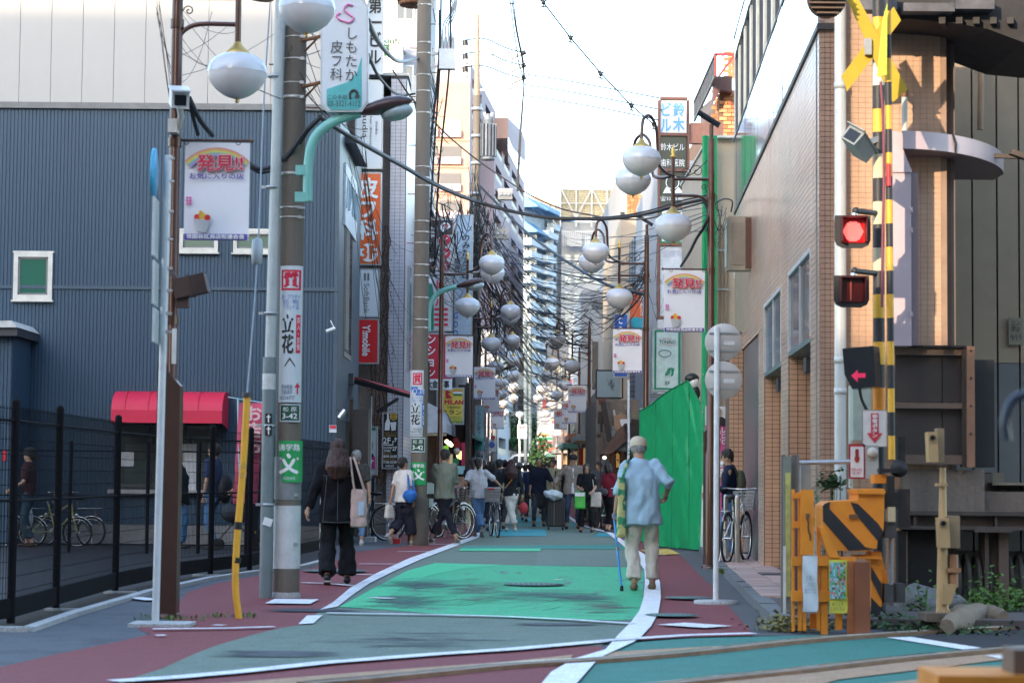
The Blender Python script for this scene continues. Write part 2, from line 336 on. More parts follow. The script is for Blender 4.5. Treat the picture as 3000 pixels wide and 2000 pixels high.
pm=[M('paver_%d'%i,c,.8,0,.15,10,dirt=.3)for i,c in enumerate(((.46,.32,.28),(.41,.28,.25),(.50,.36,.31)))]
ptile=[MB().cbox((0,0,.012),.292,.292,.024).mesh('paver',m)for m in pm]
n=0
for i in range(-24,24):
 for j in range(6):
  p=kr[0]+kd*(.3*i+.15)+kn*(.17+.3*j)
  if p.y>36.5 or n>=290 or p.x>3.15+.0488*(p.y-22)+.1:continue
  o=mobj('paver',ptile[rnd.choice((0,0,1,2))],pv);o.location=(p.x,p.y,.0855+rnd.uniform(-.002,.002));o.rotation_euler.z=ang;n+=1
MB().cbox((0,0,0),.34,.5,.012).build('drain_grate',darkgrey,pv).location=C(RX+1165,326)+Vector((.1,0,.115))
a,b,c,d=C(RX+590,176),C(RX+720,171),C(RX+775,196),C(RX+640,201)
tp=MB().poly([p+Vector((0,0,.018))for p in(a,b,c,d)])
for i in range(1,14):
 for j in range(1,7):
  p=a.lerp(b,i/14).lerp(d.lerp(c,i/14),j/7);tp.lathe((p.x,p.y,.018),[(.03,0),(.022,.008),(0,.009)],6)
tp.build('tactile_paving',yellowt,kind='structure')
def manhole(x,y,r,label,m=None):
 p=C(x,y);mb=MB().lathe((p.x,p.y,.0268),[(r,0),(r*.92,.0),(r*.92,.0012),(0,.0012)],28)
 for i in range(-5,6):
  for j in range(-5,6):
   if(i*i+j*j)<24:mb.poly([(p.x+i*r/6.2+a*r*.05,p.y+j*r/6.2+b*r*.05,.0285)for a,b in((-1,-1),(1,-1),(1,1),(-1,1))],1)
 mb.build('manhole_cover',[m or M('cast_iron',(.10,.17,.16),.75,0),M('worn_iron',(.20,.28,.26),.7,0)],label=label,cat='manhole cover',group='manhole covers')
manhole(RX+100,339,.36,'round steel manhole cover in the bright green road paint')
manhole(RX+735,483,.24,'round manhole cover where the white line meets the right red pavement')
manhole(RX+815,402,.26,'small round cover in the right red pavement beside the thin white pole')
manhole(1540,276,.42,'faded manhole cover behind the woman in black')
sr=random.Random(9)
def streaks(name,mt,n,cx,cy,sx,sy,z,L=(.15,.9),wd=(.012,.05),ang=0):
 mb=MB()
 for k in range(n):
  p=C(cx+max(-1,min(1,sr.gauss(0,.5)))*sx,cy+max(-1,min(1,sr.gauss(0,.5)))*sy);l=sr.uniform(*L)/2;w_=sr.uniform(*wd)/2;a=ang+sr.uniform(-.06,.06);u=Vector((math.cos(a),math.sin(a),0));v=Vector((-u.y,u.x,0));zz=Vector((0,0,z+k*6e-6))
  mb.poly([p-u*l*sr.uniform(.7,1)-v*w_*.2+zz,p-u*l*.3-v*w_+zz,p+u*l*.5-v*w_*.8+zz,p+u*l+zz,p+u*l*.3+v*w_+zz,p-u*l*.6+v*w_*.7+zz])
 return mb.build(name,mt,kind='structure')
streaks('paint_wear',purple,80,1935,338,130,30,.0165);streaks('paint_wear',purple,70,1850,415,120,30,.0170);streaks('paint_wear',purple,60,RX+130,392,190,28,.0172);streaks('paint_wear',purple,70,RX+330,396,110,18,.0166,(.1,.5));streaks('paint_wear',greygreen,90,2200,360,150,50,.0160,(.1,.6));streaks('paint_wear',greygreen,60,RX+420,440,120,40,.0160,(.1,.6))
streaks('dark_patch',M('tar_patch',(.035,.04,.055),.8),60,1430,455,130,6,.0140,(.3,.9));streaks('tyre_marks',worn('tyre_dark',(.06,.07,.08),(.09,.11,.11),.5,sc_=4),70,1260,655,120,14,.0120,(.2,1.0));streaks('tyre_marks',worn('tyre_dark',None,None),40,RX+210,520,110,6,.0122,(.2,.8));streaks('tyre_marks',worn('tyre_dark',None,None),30,1900,600,300,40,.0124,(.2,.9))
streaks('brush_marks',fresh,26,2150,400,420,60,.0150,(.6,2.0),(.01,.03),1.3)
mb=MB();wq_=smooth([C(x,y)for x,y in wl],8);wi_=smooth([C(x,y)for x,y in wli],8)
for k in range(150):
 t=sr.random()**.8*(len(wq_)-2);i=int(t);f=t-i;a=wq_[i].lerp(wq_[i+1],f);b=wi_[i].lerp(wi_[i+1],f);u=b-a;p=a+u*sr.uniform(-.1,.7);l=u*sr.uniform(.2,.8);w_=Vector((0,sr.uniform(.008,.035),0));zz=Vector((0,0,.0225+k*6e-6))
 mb.poly([p+zz,p+l+zz+w_*.3,p+l*.9+w_+zz,p+l*.1+w_*.8+zz])
mb.build('line_wear',worn('line_scuff',(.11,.12,.12),(.2,.2,.2),.5),kind='structure')
siding=M('blue_grey_siding',(.042,.080,.124),.45,.2,.07,1.2,dirt=.12,streak=True);siding_d=M('siding_trim',(.062,.095,.13),.45,.2,.08)
sidewall=M('charcoal_siding',(.07,.082,.10),.5,.1,.1,3)
flash=M('grey_flashing',(.19,.19,.19),.5,.3);cream_f=M('cream_window_frame',(.66,.62,.54),.5)
greenpane=glass('green_window_glass',(.012,.12,.075),.15);darkglass=glass('dark_glass',(.02,.025,.03),.06)
paleglass=glass('pale_glass',(.16,.2,.23),.08)
panelw=M('beige_wall_panel',(.43,.41,.385),.55,0,.03,1,dirt=.06);joint=M('panel_joint',(.3,.28,.26),.8)
D1=38.0;XC=WX(982,D1)
def corr(mb,x0,x1,z0,z1,y,pitch=.065,m=0):
 """vertical ribbed metal cladding, one continuous folded sheet"""
 n=max(1,round((x1-x0)/pitch));p=(x1-x0)/n;vs=[];xs=[]
 for i in range(n):x=x0+i*p;xs+=[(x,0),(x+p*.72,0),(x+p*.78,.012),(x+p*.94,.012)]
 xs.append((x1,0))
 for x,dy in xs:vs+=[(x,y+dy,z0),(x,y+dy,z1)]
 mb.add(vs,[(2*i,2*i+2,2*i+3,2*i+1)for i in range(len(xs)-1)],m)
gb=thing('siding_building','blue-grey building of ribbed metal siding behind the black mesh fence','building',(XC-4,D1,0))
zt=WZ(322,D1,900);xl=-13.5
wx0,wx1,wz0,wz1=rectw(335,1235,640,1432,D1)
mb=MB();corr(mb,xl,XC,wz1,zt,D1);corr(mb,xl,wx0,.35,wz1,D1);corr(mb,wx1,XC,.35,wz1,D1);corr(mb,wx0,wx1,.35,wz0,D1)
mb.box(xl,XC,D1+.02,D1+5.4,wz1+.1,zt-.05)
mb.build('wall',siding,gb)
MB().box(xl,XC-.01,D1+.01,D1+5.3,-.05,.36).build('plinth',M('grey_concrete',(.25,.245,.235),.85,0,.2,3,bump=.2,dirt=.4),gb)
zb=WZ(846,D1,700);MB().box(xl,XC,D1-.03,D1+.01,zb-.03,zb+.03).build('trim_band',siding_d,gb)
MB().box(xl,XC+.03,D1-.06,D1+.05,zt-.02,zt+.09).build('roof_flashing',flash,gb)
mb=MB();mb.box(XC-.07,XC+.002,D1-.012,D1+.05,.35,zt-.02);mb.build('corner_trim',siding_d,gb)
mb=MB();mb.box(wx0,wx1,D1+.9,D1+.95,wz0,wz1+.1,0);mb.box(wx0-.05,wx0,D1+.02,D1+.95,wz0,wz1+.1,0);mb.box(wx1,wx1+.05,D1+.02,D1+.95,wz0,wz1+.1,0);mb.box(wx0,wx1,D1+.02,D1+.95,wz0-.05,wz0,0)
mb.build('interior',M('dim_interior',(.07,.07,.06),.8),gb)
mb=MB()
for x0,x1,z0,z1,m in((.1,.6,.1,.8,0),(.75,1.2,.5,1.1,1),(1.3,1.7,.05,.95,1),(-.0,1.85,.0,.1,2)):mb.box(wx0+x0,wx0+x1,D1+.5,D1+.8,wz0+z0,wz0+z1,m)
mb.build('counter_goods',[grey,M('pale_green_panel',(.3,.42,.3),.5),steel],gb)
for k in range(3):
 x=wx0+(wx1-wx0)*k/3;f=MB()
 a,b=x,x+(wx1-wx0)/3
 for q in((a,a+.035,wz0,wz1),(b-.035,b,wz0,wz1),(a,b,wz0,wz0+.035),(a,b,wz1-.035,wz1)):f.box(q[0],q[1],D1-.01,D1+.05,q[2],q[3])
 o=f.build('window',M('dark_aluminium',(.06,.06,.065),.4,.5),gb)
 MB().box(a+.035,b-.035,D1+.02,D1+.026,wz0+.035,wz1-.035).build('pane',M('counter_glass',(.10,.13,.12),.05,0,.1,2,spec=.9,alpha=.35),o)
MB().box(wx0-.08,wx1+.05,D1-.16,D1,wz0-.08,wz0-.01).build('sill',M('sill_stone',(.42,.4,.37),.6),gb)
for x0,y0,x1,y1 in((336,1321,392,1365),(520,1300,575,1440)):
 m=MB();pbox(m,x0,y0,x1,y1,D1-.02,.01);m.build('notice',M('paper_white',(.66,.68,.7),.7),gb)
def window(x0,y0,x1,y1,d,fr,pn,parent,fw=13,dep=.06):
 a,b,c,e=rectw(x0,y0,x1,y1,d);t=fw*d/F;f=MB()
 f.box(a,a+t,d-dep,d,c,e);f.box(b-t,b,d-dep,d,c,e);f.box(a+t,b-t,d-dep,d,c,c+t*1.2);f.box(a+t,b-t,d-dep,d,e-t,e)
 f.box(a-.025,b+.025,d-dep*.5,d-.001,e+.002,e+.03);f.box(a-.03,b+.03,d-dep-.03,d-.001,c-.03,c)
 t2=t*.45;i0,i1,j0,j1=a+t,b-t,c+t*1.2,e-t
 for q in((i0,i0+t2,j0,j1),(i1-t2,i1,j0,j1),(i0,i1,j0,j0+t2),(i0,i1,j1-t2,j1)):f.box(q[0],q[1],d-dep*.6,d,q[2],q[3],1)
 o=f.build('window',[fr,flash],parent)
 MB().box(i0+t2,i1-t2,d-.02,d-.012,j0+t2,j1-t2).build('pane',pn,o);return o
window(41,740,155,880,D1,cream_f,greenpane,gb);window(526,675,640,740,D1,cream_f,glass('sea_green_glass',(.1,.17,.12),.12),gb,11);window(684,675,800,742,D1,cream_f,glass('sea_green_glass',None),gb,11)
XE=XC-.01;DE=43.6
mb=MB();n=46
for i in range(n):
 y0=D1+.06+(DE-D1)*i/n;y1=D1+(DE-D1)*(i+1)/n;x0=XC+(XE-XC)*i/n
 mb.box(x0-.3,x0,y0,y1-.012,.0,zt-.03);mb.box(x0-.3,x0-.012,y1-.012,y1,.0,zt-.03)
mb.build('side_wall',sidewall,gb)
mb=MB();sx=XC-.03
mb.box(sx,sx+.05,39.35,41.1,3.45,6.15,0);mb.box(sx+.03,sx+.055,39.45,41.0,3.55,6.05,1)
wn=mb.build('window',[M('taupe_frame',(.24,.2,.17),.5),darkglass],gb)
mb=MB()
for k in range(8):mb.box(sx+.055,sx+.06,39.5+k*.1,39.56+k*.1,3.6,6.0)
mb.build('curtain',M('beige_curtain',(.34,.3,.25),.8),wn)
MB().prism([(sx,39.2,7.6),(sx+.24,39.2,7.45),(sx+.24,39.2,7.38),(sx,39.2,7.4)],(0,3.0,0)).build('lamp_canopy',darkgrey,gb)
sb=MB().box(sx,sx+.07,39.0,41.9,5.85,7.0).build('signboard',M('lit_sign_white',(.72,.74,.76),.5),gb)
mb=MB()
for k in range(9):
 y=39.2+k*.3;mb.tube([(sx+.075,y+rnd.uniform(-.1,.1),6.15+rnd.uniform(0,.2)),(sx+.075,y+rnd.uniform(0,.25),6.5),(sx+.075,y+rnd.uniform(-.1,.2),6.75)],.02,4)
mb.build('lettering',M('pale_blue_ink',(.30,.38,.42),.6),sb)
an=thing('annex','low blue-grey annex with pale roof edge at the left edge of the picture','building',(-9,37,0))
axr=WX(48,36.5);mb=MB();corr(mb,-14,axr-.12,0,WZ(985,36.5,20),36.5);mb.box(-14,axr-.12,36.52,37.9,0,WZ(985,36.5));mb.build('wall',siding,an)
za=WZ(965,36.5,20);MB().box(-14,axr,36.3,38,za-.12,za+.02).build('gutter',darkgrey,an);MB().prism([(-14,36.25,za+.02),(axr+.02,36.25,za+.02),(axr-.1,36.25,za+.14),(-14,36.25,za+.02-.3)],(0,1.7,0)).build('roof_edge',offwhite,an)
m=MB();pbox(m,8,1320,18,1350,36.48,.01);m.build('notice',red,an)
ax0,ax1,az0,az1=rectw(325,1142,650,1236,37.1)
mb=MB()
def awf(u,v):
 a=v*math.pi/2*.9;return Vector((ax0+(ax1-ax0)*u,D1-.02-.85*math.sin(a)**.8,az0+.12+(az1-az0-.12)*(1-(1-math.cos(a))**1.3)))
mb.grid(awf,24,10);e0=awf(0,1);e1=awf(1,1)
mb.add([e0,e1,e1-Vector((0,0,.22)),e0-Vector((0,0,.22))],[(0,1,2,3)])
for u in(0,1):
 q=[awf(u,v/8)for v in range(9)];mb.poly(q+[q[-1]-Vector((0,0,.22)),Vector((q[0].x,D1-.02,az0-.1))])
aw=mb.build('awning',M('crimson_awning_fabric',(.62,.018,.06),.6,0,.06,3),gb)
mb=MB()
for u in(.12,.33,.56,.78):mb.tube([awf(u,v/8)+Vector((0,-.004,.006))for v in range(9)],.008,4)
mb.build('seam',red,aw)
wb=thing('panelled_building','tall beige building of wide vertical panels rising behind the siding building','building',(XC-4,44,0))
xr=WX(1003,44.0,200);MB().box(-16,xr,44.03,52,0,12.6).build('wall',joint,wb)
pw=93*44/F;me=MB().box(.004,pw-.006,-.03,.0,0,12.6-6.2).mesh('panel',panelw);x=WX(57,44,200)-8*pw
while x<xr-.02:
 if x+pw>-15:
  o=mobj('panel',me,wb);o.location=(x-wb.location.x,.03,6.2)
  if x+pw>xr:o.scale.x=(xr-x)/pw
 x+=pw
MB().box(xr-.35,xr+.02,43.94,44.02,6.2,12.6).build('corner_panel',M('warm_panel',(.6,.5,.43),.6),wb)
D3=45.5
def panelsign(x0,y0,x1,y1,d,face,label,frame=None,t=.22,name='sign_board',fw=4,group=None,cat='sign'):
 a,b,c,e=rectw(x0,y0,x1,y1,d);o=thing(name,label,cat,((a+b)/2,d,c),group);q=fw*d/F
 mb=MB();mb.box(a,b,d+.012,d+t,c,e)
 for r in((a,a+q,c,e),(b-q,b,c,e),(a+q,b-q,c,c+q),(a+q,b-q,e-q,e)):mb.box(r[0],r[1],d-.004,d+.0125,r[2],r[3])
 mb.build('frame',frame or steel,o)
 MB().box(a+q,b-q,d+.002,d+.0118,c+q,e-q).build('face',face,o);return o
SW=M('sign_white',(.70,.73,.76),.4,0,.03,2,dirt=.08);ink=M('ink_black',(.015,.015,.018),.5)
s=panelsign(1075,-180,1125,223,D3,SW,'tall white sign with a black building name running down beside the concrete pole tops')
text(s,vert('吉第一ビル'),(1080,-60,1118,190),D3,ink,.02)
s=panelsign(1040,232,1122,497,D3,SW,'white sign with thin black handwriting above the orange sign')
for q in('Claudia','hair','studio'):pass
text(s,'Claudia',(1062,300,1078,405),D3,ink,0,rot=1);text(s,'hair dimension',(1083,340,1090,440),D3,ink,0,rot=1);text(s,'studio',(1100,355,1108,395),D3,ink,0,rot=1)
orange=M('orange_sign_film',(.80,.13,.022),.4,0,.05,2)
s=panelsign(1046,503,1118,778,D3,orange,'orange sign with white characters and a round floor mark, third sign down the column')
wt=M('white_letters',(.85,.85,.85),.5)
text(s,'皮\nフ\n科',(1050,522,1106,702),D3,wt,.035)
m=MB();c=P(1080,740,D3-.012);m.lathe(c,[(.2,0),(0,.0)],24,0,Matrix.Rotation(R(90),3,'X'));m.build('white_disc',wt,s)
text(s,'3F',(1056,720,1103,758),D3,orange,.03,eps=.02)
s=panelsign(1046,786,1112,930,D3,SW,'white sign with two grey bars and sideways lettering between the orange and red signs')
text(s,'SoftBank',(1066,830,1082,918),D3,M('grey_ink',(.16,.17,.18),.5),0,rot=1);m=MB();pbox(m,1066,800,1072,822,D3-.01,.006);pbox(m,1076,800,1082,822,D3-.01,.006);m.build('bars',M('grey_ink',None),s)
s=panelsign(1045,932,1110,1066,D3,M('bright_red_film',(.72,.012,.02),.4,0,.05,2),'bright red sign with slanted white lettering, lowest of the column')
text(s,'Y!mobile',(1062,952,1084,1042),D3,wt,.03,rot=1)
def tiles(mb,O,U,V,nu,nv,m=0,gap=.07,dep=.008):
 """raised tiles on a wall: O corner, U and V one tile step each, outward normal U x V"""
 O=Vector(O);U=Vector(U);V=Vector(V);N=U.cross(V).normalized()*dep;v=mb.v;f=mb.f;n=len(v)
 for i in range(nu):
  for j in range(nv):
   b=O+U*i+V*j;q=(b,b+U*(1-gap),b+U*(1-gap)+V*(1-gap*1.2),b+V*(1-gap*1.2))
   for p in q:v.append(tuple(p))
   for p in q:v.append(tuple(p+N))
   f.extend(((n+4,n+5,n+6,n+7),(n,n+1,n+5,n+4),(n+1,n+2,n+6,n+5),(n+2,n+3,n+7,n+6),(n+3,n,n+4,n+7)));n+=8
   mb.mi.extend((m,)*5);mb.sm.extend((False,)*5)
tb=thing('tiled_building','white tiled building with dark grout just beyond the sign column','building',(WX(1155,46),46,0))
x0,x1=WX(1050,46),WX(1132,46);x2=WX(1180,46);x3=x2+.1;H=WZ(225,46)
MB().box(x0-3,x1,46.3,54,0,H-.4).build('wall',M('taupe_render',(.30,.25,.22),.8,0,.15,3,dirt=.4),tb)
MB().box(x1,x2-.01,46.01,54,0,H).build('wall',M('dark_grout',(.075,.07,.08),.9),tb)
tm=M('white_tile',(.50,.49,.54),.3,0,.10,5,dirt=.2)
mb=MB();tiles(mb,(x1,46.008,0),(.112,0,0),(0,0,.079),int((x2-x1)/.112),int(H/.079));mb.build('tile_front',tm,tb,kind='stuff')
mb=MB();tiles(mb,(x2-.008,46.02,0),(0,.16,0),(0,0,.079),49,int(H/.079));mb.build('tile_side',tm,tb,kind='stuff')
MB().box(x0-3,x2+.03,45.98,54,H,H+.06).build('parapet',offwhite,tb)
mb=MB();rv=random.Random(3)
for k in range(5):
 x=x1-.35+k*.08;mb.tube([(x+.04*math.sin(z*3+k)+.03*rv.random(),45.95-.02*k,z*.35)for z in range(3,20)],.012,4)
mb.build('creeper_stem',M('vine_stem',(.07,.04,.03),.9),tb)
mb=MB()
for k in range(900):
 p=Vector((x1-.38+rv.gauss(.17,.12),45.93-rv.random()*.08,rv.uniform(1.2,6.6)));a=rv.random()*6
 mb.add([p,p+Vector((math.cos(a)*.035,0,math.sin(a)*.035)),p+Vector((math.cos(a+1.2)*.035,-.01,math.sin(a+1.2)*.035))],[(0,1,2)])
mb.build('creeper_leaves',M('rusty_leaf',(.16,.055,.03),.8),tb,kind='stuff')
mb=MB();mb.box(x2-.02,x2+.05,47,47.8,3.6,5.9,0);mb.box(x2-.01,x2+.06,47.06,47.74,3.66,5.84,1);mb.build('window',[chrome,paleglass],tb)
def storeys(name,label,x0,x1,y0,y1,H,wall,fl=2.9,win=None,side=0,front=None,roof=None,z0=2.9,fcols=2,scols=4,ws=1.0,wm=None,fr=None,cat='building'):
 """box building with framed windows on the face towards the camera and on the street side (side=+1: faces +X)"""
 b=thing(name,label,cat,((x0+x1)/2,y0,0));wm=wm or darkglass;fr=fr or steel
 MB().box(x0,x1,y0,y1,0,H).build('wall',wall,b);MB().box(x0-.06,x1+.06,y0-.06,y1+.06,H,H+.12).build('roof_edge',roof or offwhite,b)
 n=int((H-z0)/fl);W=x1-x0;Dp=y1-y0
 wf=None
 for k in range(n):
  z=z0+k*fl+.8
  for i in range(fcols):
   cx=x0+W*(i+.5)/fcols-(x0+x1)/2;ww=min(W/fcols*.62,1.6)*ws
   if wf is None:
    m=MB()
    for q in((-ww/2,-ww/2+.06,0,1.3),(ww/2-.06,ww/2,0,1.3),(-ww/2,ww/2,0,.06),(-ww/2,ww/2,1.24,1.3),(-.03,.03,0,1.3)):m.box(q[0],q[1],-.05,.02,q[2],q[3])
    wf=m.mesh('window',fr);wp=MB().box(-ww/2+.06,ww/2-.06,-.015,.01,.06,1.24).mesh('pane',wm)
   o=mobj('window',wf,b);o.location=(cx,0,z);mobj('pane',wp,o)
  if side:
   for i in range(scols):
    cy=Dp*(i+.5)/scols;m=MB();ww=Dp/scols*.5*ws
    if k==0 and i==0:
     for q in((-ww/2,-ww/2+.06,0,1.3),(ww/2-.06,ww/2,0,1.3),(-ww/2,ww/2,0,.06),(-ww/2,ww/2,1.24,1.3),(-.03,.03,0,1.3)):m.box(-.02,.05,q[0],q[1],q[2],q[3])
     sf=m.mesh('window',fr);sp=MB().box(-.01,.02,-ww/2+.06,ww/2-.06,.06,1.24).mesh('pane',wm)
    o=mobj('window',sf,b);o.location=(side*W/2,cy,z);o.rotation_euler.z=0 if side>0 else math.pi;mobj('pane',sp,o)
 return b
ap=storeys('apartment_block','pale apartment tower with balconies rising above the white tiled building',WX(1125,75),WX(1216,75),75,90,23,M('pale_render',(.29,.30,.34),.7,0,.06,2),fcols=1,side=1,scols=3,z0=5)
for k in range(6):
 z=WZ(110,75)-2.9*2+k*2.9-.5;a,b=WX(1130,75),WX(1169,75)
 o=MB().box(a,b,73.9,75,z-1.0,z).build('balcony',M('balcony_white',(.58,.58,.6),.7),ap)
 m=MB();m.box(a,b,73.88,73.92,z+.28,z+.32)
 for i in range(6):x=a+(b-a)*i/5;m.box(x-.012,x+.012,73.89,73.91,z,z+.3)
 m.build('railing',steel,o)
MB().box(WX(1130,75),WX(1165,75),74.1,74.8,WZ(222,75),WZ(160,75)).build('planter',darkgrey,ap)
mb=MB()
for k in range(260):
 p=P(1148+rv.gauss(0,14),145+rv.gauss(0,12),74.2+rv.random()*.5);a=rv.random()*6
 mb.add([p,p+Vector((math.cos(a)*.1,.03,math.sin(a)*.1)),p+Vector((math.cos(a+1.3)*.1,-.03,math.sin(a+1.3)*.1))],[(0,1,2)])
mb.build('roof_plant',M('leaf_green',(.05,.11,.03),.7),ap,kind='stuff')
pk=M('pink_tile_facade',(.36,.225,.19),.75,0,.07,.5);pk2=M('pink_shaded_facade',(.33,.27,.31),.8,0,.06,.5)  # second tone is the pink with its street-side shade put in
def facade(parent,A,B,z0,z1,nfl,ncol,wallm,t=.9,skip=.3,h=.55,winm=None,railm_=None,bal=0,rail_h=.2):
 """wall from plan point A to plan point B: floor bands and piers in front of recessed windows, one window and railing per opening"""
 A=Vector((*A,0));B=Vector((*B,0));L=(B-A).length;rz=math.atan2((B-A).y,(B-A).x);fh=(z1-z0)/nfl;cw=L/ncol
 mb=MB()
 for k in range(nfl+1):z=k*fh;mb.box(0,L,0,t,z-fh*(1-h)/2,min(z+fh*(1-h)/2,z1-z0+fh*.3))
 for i in range(ncol+1):x=i*cw;mb.box(max(.003,x-cw*skip/2),min(L-.003,x+cw*skip/2),.004,t-.003,-fh*.2,z1-z0)
 mb.box(0,L,t,t+14,-z0,z1-z0+fh*.25)
 w_=mb.build('street_wall',wallm);w_.parent=parent;_ch.setdefault(parent.name,[]).append(w_);w_.location=A+Vector((0,0,z0))-parent.location;w_.rotation_euler.z=rz
 me=MB().box(-cw*(1-skip)/2,cw*(1-skip)/2,-bal,.04,0,fh*rail_h).mesh('railing',railm_ or flash);me2=MB().box(-cw*(1-skip)/2,cw*(1-skip)/2,t-.12,t-.02,0,fh*h).mesh('window',winm or M('dusky_window',(.13,.125,.15),.25))
 u=(B-A).normalized()
 for k in range(nfl):
  for i in range(ncol):
   for m_ in((me2,'window'),(me,'railing')):o=mobj(m_[1],m_[0],parent);o.location=A+u*(i+.5)*cw+Vector((0,0,z0+k*fh+fh*(1-h)/2))-parent.location;o.rotation_euler.z=rz
XY=lambda x,d:(WX(x,d),d)
D=220.0;pb=thing('pink_apartment_building','large salmon pink apartment building with curtained windows facing the viewer','building',(WX(1300,D),D,0));zt2=WZ(240,D,1300)
MB().box(WX(1150,D),WX(1366,D),D,D+30,0,zt2).build('wall',pk,pb)
for k in range(13):
 z=WZ(352,D)-k*2.82
 for cx,ww in((1310,62),(1258,28)):
  a,b=WX(cx-ww/2,D),WX(cx+ww/2,D);o=MB().box(a,b,D-.1,D+.0,z-1.7,z).build('window',[M('cream_curtain_window',(.42,.30,.20),.5)if k in(0,5,9)else M('dusky_window',(.06,.06,.075),.25)],pb)
  MB().box(a,b,D-.5,D-.12,z-1.9,z-1.15).build('railing',pk2,o)
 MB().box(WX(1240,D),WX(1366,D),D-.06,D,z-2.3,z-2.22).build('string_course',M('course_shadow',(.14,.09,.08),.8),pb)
facade(pb,XY(1366,D),XY(1442,250),8,WZ(262,232,1400),13,2,pk2)
p2=thing('shaded_pink_apartment_building','pink apartment building, shade in its wall colour, with deep square openings right of the salmon one','building',(WX(1480,236),236,0))
facade(p2,XY(1440,232),XY(1529,278),3,WZ(400,236,1440),13,4,pk2)
MB().prism([P(1440,345,233),P(1488,345,233),P(1488,405,233),P(1440,405,233)],(0,20,0)).build('roof_room',pk,p2);MB().prism([P(1488,345,233.2),P(1529,385,278),P(1529,450,278),P(1488,400,233.2)],(.5,8,0)).build('roof_side',pk2,p2)
bt=thing('blue_white_tower','pale blue apartment tower with stacked white balconies and blue awnings on top','building',(WX(1590,440),440,0))
bw=M('pale_blue_wall',(.27,.36,.46),.7,0,.05,.3);bal=M('balcony_pale',(.40,.48,.56),.7,0,.04,.3);zt4=WZ(600,440)
MB().prism([(*XY(1529,440),0),(*XY(1665,478),0),(*XY(1690,520),0),(*XY(1529,500),0)],(0,0,zt4)).build('wall',bw,bt)
A_=Vector((*XY(1527,438),0));B_=Vector((*XY(1662,474),0));LL=(B_-A_).length;uu=(B_-A_).normalized();rz_=math.atan2(uu.y,uu.x);nn=Vector((uu.y,-uu.x,0))
cw=LL/4;bl_me=MB().box(0,cw-.25,-1.7,0,-.12,1.12).box(-.12,cw-.1,-1.8,0,-.3,-.13).mesh('balcony',bal);wd_me=MB().box(0,1.25,-.1,.02,.05,2.0).mesh('window',M('hazy_blue_window',(.10,.15,.20),.2));dv_me=MB().box(-.08,.08,-1.6,0,0,2.3).mesh('divider',bal)  # window colour kept pale to carry the distance haze
for k in range(24):
 z=zt4-3.0-k*2.62
 if z<4:break
 for j in range(4):
  if k<2 and j==0 or k<1 and j==1:continue
  q=A_+uu*(j*cw)+nn*(1.1 if j%2 else 0)+Vector((0,0,z))-bt.location
  o=mobj('balcony',bl_me,bt);o.location=q;o.rotation_euler.z=rz_
  for w_ in(.4,2.4):v=mobj('window',wd_me,bt);v.location=q+uu*w_-nn*0;v.rotation_euler.z=rz_;v.location-=nn*(1.1 if j%2 else 0)
  v=mobj('divider',dv_me,o);v.location=(cw*.5,0,0)
awb=M('blue_awning',(.06,.20,.38),.6)
for j,(t0,t1,z)in enumerate(((.0,.2,zt4-.4),(.22,.9,zt4-.2),(.0,.24,zt4-5.6),(.75,1.0,zt4-3.5))):
 a,b=A_+uu*LL*t0,A_+uu*LL*t1;MB().add([a+Vector((0,0,z+2.2)),b+Vector((0,0,z+2.2)),b+nn*3+Vector((0,0,z)),a+nn*3+Vector((0,0,z)),a+nn*3+Vector((0,0,z-.3)),b+nn*3+Vector((0,0,z-.3)),a+Vector((0,0,z-.3)),b+Vector((0,0,z-.3))],[(0,1,2,3),(3,2,5,4),(0,3,4,6),(1,7,5,2),(6,4,5,7)]).build('awning',awb,bt)
fb=M('far_beige',(.40,.29,.22),.8,0,.05,.3);fw_=M('far_white',(.34,.36,.39),.8,0,.05,.3)
storeys('peach_tower','plain peach coloured apartment block behind the pale blue tower',WX(1540,560),WX(1640,560),560,600,WZ(575,560),fb,fcols=4,z0=10)
storeys('cream_apartment_block','cream apartment block with square windows right of the pale blue tower',WX(1645,330),WX(1735,330),330,370,WZ(690,330),fb,fcols=3,z0=8,side=0)
storeys('pale_apartment_block','pale grey apartment block with windows behind the hanging globe lamps',WX(1730,300),WX(1800,300),300,330,WZ(640,300),fw_,fcols=2,z0=8)
gl=M('grey_render',(.22,.22,.25),.8,0,.1,1.5,dirt=.2)
storeys('narrow_grey_building','narrow grey building carrying the stacked vertical signs',WX(1190,52),WX(1252,52),52,66,WZ(620,52),gl,fcols=1,side=1,scols=5,ws=.8)
storeys('dark_shop_building','dark shop building behind the yellow restaurant sign',WX(1225,66),WX(1330,66),66,84,WZ(700,66),M('dark_render',(.12,.12,.135),.8,dirt=.2),fcols=2,side=1,scols=5)
lm=thing('balcony_apartment','low grey balcony apartment behind the thickest wires','building',(WX(1500,170),170,0));facade(lm,XY(1455,165),XY(1556,215),2.5,WZ(1000,170,1460),4,4,M('pale_grey_wall',(.30,.32,.36),.8),h=.55)
bb=thing('corner_apartment','beige balcony apartment above the white van at the street end','building',(WX(1520,185),185,0))
MB().box(WX(1420,185),WX(1570,185),185,200,0,WZ(1120,185)).build('wall',M('shade_grey',(.2,.21,.23),.8),bb)
for k in range(3):
 z=WZ(1250,185)+(k-1)*3.4
 MB().box(WX(1455,185),WX(1548+0*k,185),183.4,185,z-.2,z+1.3).build('balcony',M('beige_balcony',(.36,.33,.30),.8),bb)
 for q in range(3):MB().box(WX(1460+q*28,185),WX(1480+q*28,185),184.9,184.98,z+1.35,z+2.6).build('window',darkglass,bb)
